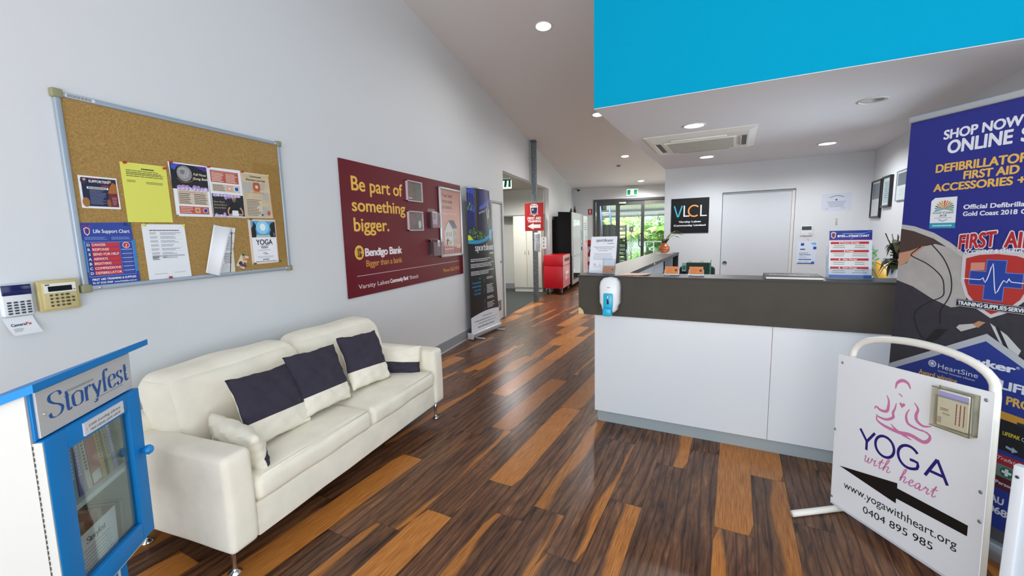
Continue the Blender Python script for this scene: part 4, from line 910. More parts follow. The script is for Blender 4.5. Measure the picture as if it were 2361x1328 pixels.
    book('book', 'ochre yellow paperback right of the red book on the library shelf', -.280, .022, .188, .13, '#cfa33c', -7, spine='#55401d', seed=6)
    book('book', 'slim dark book between the ochre and gold flecked ones', -.256, .010, .182, .13, '#3a3026', -7.5, seed=11)
    book('book', 'gold flecked paperback right of the ochre one on the library shelf', -.243, .022, .19, .13, '#c2ac7c', -8, spine='#6d5a33', seed=7)
    book('book', 'lilac paperback right of the gold flecked one on the library shelf', -.218, .019, .188, .13, '#a3a1dc', -8.5, spine='#e0dcf0', seed=8)
    book('book', 'slim purple book between the lilac and green ones on the shelf', -.197, .007, .184, .13, '#5c4a86', -8.5, seed=9)
    book('book', 'dark green book with white label at the right end of the shelf', -.188, .017, .192, .13, '#3f6b52', -9, seed=10)
    def flat(lab, x, z, w, d_, h, col, seed):
        q = MB(); c = mat(col, .5); q.box((0, 0, 0), (.002, d_, h), c); q.box((w-.002, 0, 0), (w, d_, h), c); q.box((0, 0, 0), (w, .002, h), c); q.box((.002, .002, .002), (w-.002, d_-.004, h-.003), mat('#cfc8b8', .7))
        o = q.build('book'); o.matrix_world = inv @ Matrix.Translation((x, .045, z)); return tag(o, lab, 'book', 'books in the lending library')
    flat('grey hardback standing at the left of the lower library shelf', -.462, .4005, .046, .15, .195, '#77736e', 14)
    flat('grey book with pale top beside the hardback on the lower shelf', -.413, .4005, .048, .16, .205, '#8d8882', 15)
    flat('pink covered book in the middle of the lower library shelf', -.343, .4005, .028, .15, .215, '#b0747c', 16)
    flat('brown book right of the pink one on the lower library shelf', -.308, .4005, .024, .17, .20, '#8a7a5c', 17)
    flat('brown spined book near the right of the lower library shelf', -.218, .4005, .022, .13, .165, '#8a6f52', 18)
    flat('pale spined book at the right end of the lower library shelf', -.193, .4005, .022, .13, .16, '#b9c3cc', 19)
    q = MB(); q.sheet([(-.467, .402), (-.279, .402), (-.272, .594), (-.465, .592)], mat('#dfe0ea', .5), .001, 0); calligraphy(q, 'Storyfest', -.415, .552, .02, K_, .05, .2, 1, 0, .0215); q.para(-.44, .54, -.3, .445, 8, GREY, 1, 0, 7, .25, .2, 'c')
    for i in range(3): q.disc(-.325+i*.012, .43, .004, .004, mat('#c05a3c', .5), 1, 0)
    o = q.build('leaflet'); o.matrix_world = inv @ Matrix.Translation((0, .012, 0)); tag(o, 'white leaflet propped behind the glass of the library door', 'leaflet')
library()

# ------------------------------------------------------------------ pull-up banner by the wall
def banner_left():
    u = Vector((.147, .989, 0)).normalized(); rz = math.atan2(u.y, u.x)
    t = thing('pull_up_banner', 'black pull-up banner with blue photo top, beside the maroon bank sign', 'banner', (-2.47, 5.44, 0), rz)
    q = MB(); q.rbox((-.02, -.045, .015), (.85, .045, .10), .03, mat('#c3c7cb', .3, .6), 4, div=(1, 1, 1)); q.build('base', t)
    q = MB(); q.rbox((-.03, -.05, .012), (-.018, .05, .105), .004, mat('#d7d9db', .4), 2, div=(1, 1, 1)); q.disc(0, 0, .004, .004, INK); q.build('end_cap', t)
    for x in (.10, .72):
        q = MB(); q.rbox((x-.022, -.16, .002), (x+.022, .06, .016), .004, mat('#c9ccd0', .35, .5), 2, div=(1, 1, 1)); q.build('foot', t)
    q = MB(); q.tube([(.41, .03, .09), (.41, .035, 2.14)], .009, ALU, 10); q.build('pole', t)
    q = MB(); y = 0
    q.rect(0, .085, .85, 2.155, mat('#17171b', .35), 0, 0); q.rect(0, 1.40, .85, 2.145, mat('#26224a', .35), 1)
    def P(p, hexc, l): q.poly([((a+.0)*1.22 if b > 1.3 else a*1.1, b) for a, b in p], mat(hexc, .35), l)
    P([(0, 2.145), (.16, 2.145), (.15, 1.62), (.0, 1.7)], '#3f52b4', 2); P([(.16, 2.145), (.26, 2.145), (.22, 1.95), (.235, 1.4), (.16, 1.4)], '#2a2733', 3); P([(.15, 2.12), (.19, 2.145), (.18, 1.6), (.16, 1.6)], '#55512f', 3)
    P([(.26, 2.145), (.66, 2.139), (.645, 2.05), (.25, 1.90)], '#2f2d6e', 2); P([(.25, 1.90), (.645, 2.05), (.645, 1.98), (.25, 1.85)], '#4d5cba', 3); P([(.25, 1.85), (.645, 1.97), (.66, 1.5), (.25, 1.48)], '#231f3f', 2); P([(.0, 1.86), (.14, 1.82), (.14, 1.62), (0, 1.62)], '#232a63', 3); [P([(.0+.02*i, 1.84+.03*(i%3)), (.03+.02*i, 1.86+.035*(i%3)), (.02+.02*i, 1.9+.03*(i%3)), (.005+.02*i, 1.88+.03*(i%3))], ('#6f8f5c', '#55763f', '#8aa36a')[i%3], 4) for i in range(5)]
    G1, G2 = mat('#5f9a3d', .5), mat('#2f5a26', .5); rn = random.Random(5)
    for i in range(170):
        x = rn.uniform(.02, .5); z = rn.uniform(1.43, 1.60-.28*abs(x-.15)); a = rn.uniform(0, 6.3); q.poly([(x, z), (x+.022*cos(a), z+.022*sin(a)), (x+.012*cos(a+1.2), z+.02*sin(a+1.2))], rn.choice((G1, G2, mat('#86b84f', .5))), 5)
    q.poly([(0, 1.43), (.13, 1.43), (.06, 1.49), (0, 1.50)], mat('#c7d63a', .4), 6)
    WT = mat('#e3e4ea', .4); CY = mat('#2a8fc0', .4)
    q.text('sportshouse', .29, 1.80, .035, WT, .2, l=5, slope=.2); 
    for a, b in (((.60, 1.72), (.56, 1.90)), ((.61, 1.72), (.66, 1.96)), ((.62, 1.76), (.71, 1.89))): q.poly([(a[0]-.006, a[1]), (b[0]-.012, b[1]-.02), (b[0], b[1]), (b[0]+.012, b[1]-.03), (a[0]+.006, a[1])], WT, 5)
    q.poly([(.61, 1.74), (.66, 1.79), (.70, 1.79), (.66, 1.745)], mat('#b9b58a', .4), 5); q.stroke([(.6, 1.75), (.59, 1.66)], WT, .008, l=5)
    q.stroke([(-.0, 1.405), (.25, 1.40), (.5, 1.44), (.72, 1.53), (.85, 1.60)], CY, .05, l=7); q.poly([(0, 1.385), (.25, 1.378), (.5, 1.42), (.72, 1.51), (.85, 1.57), (.85, 1.2), (0, 1.2)], mat('#17171b', .35), 6)
    q.disc(.70, 1.505, .085, .10, CY, 8); q.para(.64, 1.57, .76, 1.44, 6, mat('#d2e6f2', .5), 9, 0, 3, .4, .3, 'c')
    calligraphy(q, 'sportshouse', .16, 1.275, .098, WT, .035, .15, 7, 0, .128)
    q.para(.62, 1.235, .80, 1.21, 1, WT, 7, 0, 4, .6, 0)
    for i, (z1, z0, n) in enumerate(((1.165, 1.115, 2), (1.095, 1.03, 3), (.985, .92, 3))): q.para(.04, z1, .80, z0, n, mat('#c9cad0', .5), 7, 0, 30+i, .5, .35)
    for i, s in enumerate(('An', 'innovative', 'community', 'hub that', 'includes:')): q.text(s, .29, .855-.055*i, .027, CY, (.05, .22, .23, .17, .19)[i], 'r', bold=.02, l=7)
    for i, z in enumerate((.84, .68, .52, .42)):
        q.stroke([(.36, z-.03), (.39, z+.03), (.42, z-.03), (.36, z-.03)], mat('#1f5f86', .4), .006, l=7); q.disc(.39, z-.005, .01, .012, mat('#1f5f86', .4), 7)
    for i, (z1, z0, n) in enumerate(((.875, .835, 2), (.76, .62, 6), (.575, .53, 2), (.485, .39, 4))): q.para(.47, z1, .72, z0, n, mat('#c9cad0', .5), 7, 0, 40+i, .5, .3)
    q.poly([(0, .09), (.85, .09), (.85, .345)]+[(.85*(1-i/16), .345+.03*sin(pi*(1-i/16))*1.1-.03*(i/16)) for i in range(17)], mat('#dfe2ea', .4), 8)
    q.para(.32, .30, .62, .285, 1, INK, 9, 0, 51, .5, 0); q.para(.10, .25, .80, .232, 1, INK, 9, 0, 52, .5, 0); q.para(.2, .205, .72, .19, 1, INK, 9, 0, 53, .5, 0); q.text('sportshouse.com.au', .18, .135, .028, mat('#141418', .5), .49, bold=.02, shear=.15, l=9)
    # subdivide so that the roll of the hanging sheet shows
    me = bpy.data.meshes.new('graphic'); me.from_pydata(q.v, [], q.f)
    for m in q.mats: me.materials.append(m)
    for p, i in zip(me.polygons, q.m): p.material_index = i
    bm = bmesh.new(); bm.from_mesh(me)
    for i in range(1, 17): bmesh.ops.bisect_plane(bm, geom=bm.verts[:]+bm.edges[:]+bm.faces[:], plane_co=(.85*i/17, 0, 0), plane_no=(1, 0, 0))
    for i in range(1, 6): bmesh.ops.bisect_plane(bm, geom=bm.verts[:]+bm.edges[:]+bm.faces[:], plane_co=(0, 0, .1+i*.34), plane_no=(0, 0, 1))
    for v in bm.verts:
        h = (v.co.z-.085)/2.07; uu = v.co.x/.85; c = 1-.19*h
        v.co.x = .85*uu*c; v.co.y += -.065*h*sin(pi*uu)+.03*h*uu*uu
    bm.to_mesh(me); bm.free()
    o = bpy.data.objects.new('graphic', me); COL.objects.link(o); o.parent = t
    q = MB(); q.tube([(.0, .0, 2.158), (.17, -.043, 2.158), (.34, -.057, 2.158), (.52, -.028, 2.158), (.69, .03, 2.158)], .010, ALU, 10); q.build('top_rail', t)
banner_left()

# ------------------------------------------------------------------ steel post and the things around the corridor opening
def post():
    t = thing('steel_post', 'galvanised square steel post at the corridor opening', 'post', (-2.47, 9.0, 0))
    G = mat('#6d757b', .5, .35, noise=.3, nscale=30, key='galv'); h = rake(9.0)+.02
    q = MB(); q.rbox((-.05, -.05, 0), (.05, .05, h), .006, G, 2, div=(1, 1, 4)); q.build('shaft', t)
    q = MB(); q.box((-.052, -.052, h-.07), (.052, .052, h-.02), mat('#50575c', .5, .3)); q.build('cap', t)
    fr = Frame((-2.47, 8.95, 0), 0)
    q = MB(); y = -.006
    q.sheet([(-.212, 1.56), (.208, 1.56), (.208, 2.158), (-.212, 2.158)], mat('#a81a1c', .4), .004, y); WT = mat('#e9e6e6', .5); NV = mat('#232c66', .4)
    q.sheet([(-.215, 1.557), (.211, 1.557), (.211, 2.161), (-.215, 2.161)], mat('#c9a09a', .5), .002, y+.003)
    q.poly([(-.09, 2.10), (-.06, 2.13), (0, 2.138), (.06, 2.13), (.09, 2.10), (.085, 2.07), (-.085, 2.07)], WT, 1, y); q.text('FIRST AID', 0, 2.085, .028, mat('#8a1417', .4), .14, 'c', bold=.03, l=2, y=y)
    q.poly([(-.085, 2.07), (.085, 2.07), (.08, 1.96), (.05, 1.91), (0, 1.875), (-.05, 1.91), (-.08, 1.96)], WT, 1, y); q.poly([(-.07, 2.058), (.07, 2.058), (.066, 1.965), (.04, 1.92), (0, 1.893), (-.04, 1.92), (-.066, 1.965)], mat('#33233f', .4), 2, y)
    q.rect(-.018, 1.93, .018, 2.045, NV, 3, y); q.rect(-.055, 1.97, .055, 2.01, NV, 3, y); q.disc(-.03, 2.015, .02, .02, mat('#a9bcd8', .4), 4, y); q.rect(-.09, 1.905, .09, 1.93, WT, 4, y); q.rect(-.08, 1.91, .08, 1.925, mat('#3a1a1c', .5), 5, y)
    q.text('FIRST AID', 0, 1.805, .052, WT, .295, 'c', bold=.035, l=1, y=y); q.text('TRAINING', 0, 1.742, .05, WT, .295, 'c', bold=.035, l=1, y=y)
    q.poly([(-.155, 1.66), (-.02, 1.725), (-.02, 1.697), (.14, 1.697), (.14, 1.618), (-.02, 1.618), (-.02, 1.588)], WT, 1, y)
    fr.put(q, 'wall_sign', 'red first aid training sign with white arrow on the steel post', 'sign', y=y)
    q = MB(); rn = random.Random(4); n = 10; vs = []
    for i in range(n+1):
        z = 1.52-.415*i/n; vs += [(-.005+.002*sin(i*2), -.012-.006*sin(i*1.9), z), (.125+.004*sin(i*1.3), -.014-.01*sin(i*1.6), z)]
    q.add(vs, [(2*i, 2*i+1, 2*i+3, 2*i+2) for i in range(n)], mat('#dfe3ea', .55), True)
    for i in range(8): q.stroke([(.0, 1.49-i*.022), (.06, 1.48-i*.022), (.12, 1.488-i*.022)], mat('#4a4e58', .6), .005, l=2, y=-.024)
    q.para(.012, 1.30, .115, 1.13, 12, GREY, 2, -.024, 5, .4, .3)
    o = fr.put(q, 'notice_papers', 'curling white notice papers taped to the post below the red sign', 'paper', y=-.01); sm = o.modifiers.new('thick', 'SOLIDIFY'); sm.thickness = .001
post()
def corridor():
    IV = mat('#d3d3c8', .5); y = 10.42
    t = thing('storage_cupboard', 'tall cream cupboard with double doors inside the corridor', 'cupboard', (-3.0, y, 0))
    def B(a, b, m=IV): q = MB(); q.box((a[0]+3.0, a[1]-y, a[2]), (b[0]+3.0, b[1]-y, b[2]), m); return q
    B((-3.44, y+.02, .11), (-2.69, 10.98, 1.955)).build('carcass', t); B((-3.43, y+.01, .006), (-2.69, 10.98, .11), mat('#c4c4bb', .5)).build('plinth', t)
    for a, b, hx in ((-3.438, -3.093, -3.13), (-3.087, -2.70, -3.035)):
        d = MB(); d.rbox((a+3.0, -.018, .115), (b+3.0, .015, 1.95), .003, IV, 2, div=(1, 1, 1)); dd = d.build('door', t)
        q = MB(); q.tube([(hx+3.0, -.018, .965), (hx+3.0, -.04, .98), (hx+3.0, -.045, 1.02), (hx+3.0, -.04, 1.06), (hx+3.0, -.018, 1.075)], .005, CHROME, 8); q.build('handle', dd)
    fr = Frame((0, 10.40, 0), 0); q = MB(); q.sheet([(-2.69, 1.115), (-2.565, 1.115), (-2.56, 1.405), (-2.69, 1.41)], mat('#c7c9d2', .6), .001, 0); q.para(-2.67, 1.38, -2.58, 1.14, 14, GREY, 1, 0, 8, .35, .5)
    for z in (1.36, 1.27, 1.18): q.disc(-2.635, z, .012, .02, INK, 2, 0)
    fr.put(q, 'notice_sheet', 'pale printed notice on the cream wall beside the red bin', 'paper')
    # illuminated exit sign under the corridor ceiling
    t = thing('exit_sign', 'lit green and white exit sign under the corridor ceiling, by the opening edge', 'sign', (-2.93, 8.2, 2.41), R(4))
    q = MB(); q.rbox((-.2, -.025, .0), (.2, .025, .18), .01, emit('#e6fff0', 1.0), 3, div=(1, 1, 1)); G_ = mat('#0b6b46', .4)
    q.rect(-.2, .155, .2, .18, G_, 1, -.025); q.poly([(.1, .03), (.12, .17), (.07, .17), (.05, .03)], G_, 1, -.025); q.poly([(.14, .03), (.19, .03), (.19, .17), (.15, .17)], G_, 1, -.025); q.poly([(-.17, .1), (-.1, .15), (-.1, .12), (-.03, .12), (-.03, .08), (-.1, .08), (-.1, .05)], mat(WHITE), 1, -.025); q.build('panel', t)
    q = MB(); q.box((-.17, -.03, .18), (.17, .03, .214), mat('#d5d8d6', .5)); q.build('housing', t)
corridor()
# ------------------------------------------------------------------ red bin, vending machines, rear wall
def red_bin():
    x0, x1, y0, y1 = -2.545, -2.07, 10.0, 10.93
    t = thing('rolling_bin', 'red collection bin on castors by the corridor opening', 'bin', ((x0+x1)/2, (y0+y1)/2, 0)); cx, cy = (x0+x1)/2, (y0+y1)/2
    RD = mat('#b5081c', .32); RP = mat('#d0606c', .4)
    q = MB(); q.rbox((x0-cx, y0-cy, .155), (x1-cx, y1-cy, .70), .006, RD, 2, div=(1, 1, 1)); q.build('body', t)
    q = MB(); q.rbox((x0-cx, y0-cy, .705), (x1-cx, y1-cy, .965), .006, RD, 2, div=(1, 1, 1)); q.build('lid', t)
    q = MB(); q.box((x1-cx, y0-cy+.01, .165), (x1-cx+.004, y1-cy-.01, .695), RP); q.box((x1-cx, y0-cy+.01, .71), (x1-cx+.004, y1-cy-.01, .955), RP); fx = x1-cx+.0045
    def yz(a, b, c, d, m): q.box((fx-.001, a-cy, b), (fx+.0005, c-cy, d), m)
    yz(10.2, .80, 10.8, .875, mat('#150608', .6)); yz(10.3, .47, 10.72, .56, mat('#e6d6da', .5)); yz(10.3, .34, 10.45, .44, mat('#e6d6da', .5)); yz(10.5, .34, 10.72, .44, mat('#cfa0a8', .5)); yz(10.3, .60, 10.75, .615, mat('#e6d6da', .5)); q.build('front_panel', t)
    BK = mat('#1b1b1d', .5); ST = mat('#a9abad', .3, .8)
    w = MB(); w.lathe([(.02, -.018), (.062, -.016), (.066, -.008), (.066, .008), (.062, .016), (.02, .018)], BK, 20, (0, 0, .066), 'x'); w.lathe([(.03, -.02), (.03, .02)], ST, 14, (0, 0, .066), 'x'); w.box((-.026, -.015, .06), (-.021, .03, .15), ST); w.box((.021, -.015, .06), (.026, .03, .15), ST); w.box((-.035, -.03, .145), (.035, .05, .156), ST)
    c0 = None
    for x, y in ((x0+.09, y0+.08), (x1-.06, y0+.08), (x0+.09, y1-.08), (x1-.06, y1-.08)):
        if c0 is None: c0 = o = w.build('castor', t, (x-cx, y-cy, 0))
        else:
            o = c0.copy(); COL.objects.link(o); o.parent = t; o.location = (x-cx, y-cy, 0)
red_bin()
def vending():
    # glass fronted machine; local x along the wall (+y), -y to the room
    F = -2.045
    t = thing('vending_machine', 'black vending machine with silver framed glass front, behind the red bin', 'vending machine', (F, 11.78, 0), R(90)); X0, X1 = -.78, .86
    BK = mat('#08080a', .6, spec=.15); SV = mat('#a9adb0', .55, .3); d = F-WX-.006
    q = MB(); q.prism([(0, .13), (0, 2.03), (.345, 2.05), (.345, 1.93), (.46, 1.93), (.46, 1.845), (d, 1.845), (d, .13)], 'x', X0, X1, BK); q.build('cabinet', t)
    q = MB(); q.rbox((X0, -.03, .13), (X1-.34, 0, 2.03), .008, SV, 2, div=(1, 1, 1)); q.build('door_frame', t)
    q = MB(); q.box((X0+.12, -.034, .90), (X1-.42, -.028, 1.84), mat('#161a1c', .04, spec=.9)); q.box((X0+.12, -.034, .25), (X1-.42, -.028, .84), mat('#161a1c', .05, spec=.9)); q.build('window', t)
    q = MB(); q.rbox((X1-.335, -.03, .13), (X1, 0, 2.03), .006, mat('#98a09c', .55, .2), 2, div=(1, 1, 1)); q.box((X1-.24, -.034, 1.30), (X1-.12, -.028, 1.56), mat('#0f1012', .2)); q.box((X1-.24, -.034, 1.14), (X1-.12, -.028, 1.19), mat('#0f1012', .3)); q.box((X1-.22, -.05, .98), (X1-.19, -.028, 1.09), INK); q.build('control_panel', t)
    for x in (X0+.1, X1-.1):
        for y in (.08, d-.08):
            q = MB(); q.lathe([(.03, 0), (.03, .02), (.016, .03), (.016, .135)], mat('#3a3b3d', .5), 14, (x, y, 0)); q.build('foot', t)
    t = thing('vending_machine', 'white fronted vending machine with pink poster panel, nearest the rear wall', 'vending machine', (F, 13.17, 0), R(90)); X0, X1 = -.43, .43
    q = MB(); q.box((X0, 0, .10), (X1, d, 2.0), mat('#c9cccf', .4)); q.build('cabinet', t)
    q = MB(); q.rbox((X0, -.04, .12), (X1, -.002, 2.0), .01, mat('#c5cbcc', .45), 2, div=(1, 1, 1)); q.build('door', t)
    q = MB(); q.rect(X0+.05, .28, X1-.05, 1.25, mat('#d8a5ad', .3), 1, -.04); q.rect(X0+.05, 1.27, X1-.05, 1.9, mat('#b9c6c9', .3), 1, -.04); q.disc(.15, 1.28, .09, .1, mat('#3a4250', .3), 2, -.04); q.disc(.15, 1.28, .05, .05, mat('#dfe6e8', .3), 3, -.04); q.para(X0+.1, 1.8, X1-.1, 1.55, 4, mat('#7f8f95', .4), 2, -.04, 5, .5, .4); q.para(X0+.1, 1.1, X1-.3, .35, 14, mat('#c07078', .4), 2, -.04, 6, .4, .4); q.build('front_panel', t)
    for nm, lab, x, y, z, h, r in (('bottle', 'dark bottle standing on the black vending machine, left of two', 12.1, -2.25, 2.035, .16, .035), ('bottle', 'taller dark bottle on the black vending machine, right of two', 12.42, -2.2, 2.035, .22, .04)):
        q = MB(); q.lathe([(r*.9, 0), (r, .01), (r, h*.6), (r*.4, h*.8), (r*.36, h)], mat('#25282a', .3), 16); tag(q.build(nm, None, (y, x, z)), lab, 'bottle', 'bottles on the vending machine')
vending()
BWF = Frame((0, YB, 0), 0)
def rear_wall():
    # fire sign, hose reel, extinguisher, camera, exit sign
    RD = mat('#a31418', .4); WT = mat('#e6e2e2', .5)
    q = MB(); q.sheet([(-2.075, 2.057), (-1.94, 2.057), (-1.94, 2.258), (-2.075, 2.258)], RD, .003, -.004); q.rect(-2.027, 2.12, -1.992, 2.225, WT, 1, -.004); q.rect(-2.02, 2.225, -2.0, 2.235, WT, 1, -.004); q.rect(-2.06, 2.075, -1.955, 2.09, mat('#d9a0a0', .5), 1, -.004)
    BWF.put(q, 'fire_extinguisher_sign', 'small red fire extinguisher location sign left of the glass doors', 'sign', y=-.004)
    t = thing('fire_hose_reel', 'red wall mounted hose reel behind the paper stand, left of the doors', 'hose reel', (-2.03, YB-.01, 1.14))
    q = MB(); q.lathe([(.02, -.16), (.10, -.16), (.105, -.15), (.03, -.14), (.03, -.03), (.105, -.02), (.1, -.01), (.02, -.01)], RD, 24, (0, 0, 0), 'y'); q.build('reel', t)
    q = MB(); q.lathe([(.03, -.04), (.085, -.04), (.085, -.13), (.03, -.13)], BLKH := mat('#1a1a1a', .6), 24, (0, 0, 0), 'y'); q.build('hose', t)
    t = thing('fire_extinguisher', 'red fire extinguisher on the rear wall behind the vending machine', 'fire extinguisher', (-2.0, YB-.1, .42))
    q = MB(); q.lathe([(.06, 0), (.07, .01), (.07, .38), (.05, .43), (.02, .45)], RD, 20); q.box((-.05, -.072, .12), (.05, -.06, .28), WT); q.build('cylinder', t)
    q = MB(); q.lathe([(.022, .45), (.022, .5)], INK, 12); q.box((-.02, -.06, .49), (.02, .05, .51), INK); q.tube([(.02, 0, .48), (.07, -.02, .45), (.085, -.02, .3), (.08, -.02, .12)], .01, INK, 8); q.build('valve', t)
    t = thing('security_camera', 'small dome security camera under the ceiling in the far left corner', 'camera', (-2.36, YB-.16, rake(YB-.16)-.10))
    q = MB(); q.lathe([(.075, .10), (.075, .06), (.06, .055)], mat('#c9c9c9', .4), 20); q.build('base', t); q = MB(); q.lathe([(.055, .06), (.05, .03), (.035, .008), (.005, 0)], mat('#121214', .1), 20); q.build('dome', t)
    t = thing('exit_sign', 'green running man exit sign above the rear glass doors', 'sign', (-.675, YB-.06, 2.62))
    q = MB(); q.box((-.18, -.02, .20), (.18, .058, .24), mat('#d5d8d6', .5)); q.build('housing', t)
    q = MB(); q.box((-.165, -.015, 0), (.165, .012, .2), emit('#e8fff2', .8)); G_ = emit('#0a8a58', .5); q.rect(-.15, .025, -.05, .175, G_, 1, -.015); q.rect(.05, .025, .15, .175, G_, 1, -.015)
    k = mat('#0a3d28', .5); q.disc(.008, .145, .01, .011, k, 2, -.015); q.stroke([(.005, .13), (-.003, .09), (.018, .065), (.012, .035)], k, .011, l=2, y=-.015); q.stroke([(-.003, .09), (-.02, .065), (-.035, .05)], k, .01, l=2, y=-.015); q.stroke([(-.028, .11), (-.012, .122), (.012, .118), (.028, .10)], k, .008, l=2, y=-.015); q.build('panel', t)
rear_wall()
def glazing():
    FRM = mat('#4d4f53', .45, .4)
    t = bpy.data.objects.new('window_1', None); COL.objects.link(t); struct(t); t.location = (-.4, YB, 0)
    def P(nm, bs, m=FRM, par=t):
        q = MB()
        for a, b in bs: q.box((a[0]+.4, a[1], a[2]), (b[0]+.4, b[1], b[2]), m)
        return q.build(nm, par)
    P('outer_frame', [((-1.9, -.02, 0), (-1.835, .10, 2.543)), ((-1.835, -.02, 2.47), (1.12, .10, 2.543)), ((1.06, -.02, 0), (1.12, .10, 2.47))])
    P('mullion', [((-1.18, -.015, 0), (-1.075, .09, 2.47))]); P('mullion', [((.36, -.015, 0), (.43, .09, 2.47))])
    P('sidelight_frame', [((-1.80, .0, .0), (-1.69, .07, 2.47)), ((-1.69, 0, 2.345), (-1.18, .07, 2.47)), ((-1.69, 0, 0), (-1.18, .07, .1))])
    P('pane', [((-1.69, .03, .1), (-1.18, .036, 2.345))], GLASS)
    P('pane', [((.43, .03, .1), (1.06, .036, 2.40))], GLASS)
    d = bpy.data.objects.new('door_3', None); COL.objects.link(d); struct(d); d.location = (-.73, YB, 0)
    def Q(nm, bs, m, par, ox):
        q = MB()
        for a, b in bs: q.box((a[0]-ox, a[1], a[2]), (b[0]-ox, b[1], b[2]), m)
        return q.build(nm, par)
    Q('stile', [((-1.075, .01, .01), (-1.055, .06, 2.47))], FRM, d, -.73); Q('stile', [((-.40, .01, .01), (-.325, .06, 2.47))], FRM, d, -.73); Q('top_rail', [((-1.055, .01, 2.335), (-.40, .06, 2.47))], FRM, d, -.73); Q('bottom_rail', [((-1.055, .01, .01), (-.40, .06, .12))], FRM, d, -.73)
    Q('pane', [((-1.055, .03, .12), (-.40, .036, 2.335))], GLASS, d, -.73)
    q = MB(); q.rbox((-1.08+.73, -.06, 2.378), (-.865+.73, .01, 2.438), .006, mat('#c9c9c6', .4), 2, div=(1, 1, 1)); q.build('door_closer', d)
    q = MB(); q.tube([(-.365+.73, .01, 1.40), (-.375+.73, -.05, 1.42), (-.42+.73, -.06, 1.42), (-.455+.73, -.06, 1.38), (-.455+.73, -.06, 1.05), (-.42+.73, -.06, 1.0), (-.375+.73, -.05, 1.0), (-.365+.73, .01, 1.02)], .014, mat('#3b3d40', .35, .6), 10); q.build('pull_handle', d)
    d = bpy.data.objects.new('door_4', None); COL.objects.link(d); struct(d); d.location = (.02, YB, 0)
    Q('stile', [((-.325, .01, .01), (-.30, .06, 2.47))], FRM, d, .02); Q('stile', [((.33, .01, .01), (.36, .06, 2.47))], FRM, d, .02); Q('top_rail', [((-.30, .01, 2.335), (.33, .06, 2.47))], mat('#6f6f66', .6), d, .02); Q('bottom_rail', [((-.30, .01, .01), (.33, .06, .12))], FRM, d, .02)
    Q('pane', [((-.30, .03, .12), (.33, .036, 2.335))], GLASS, d, .02)
glazing()

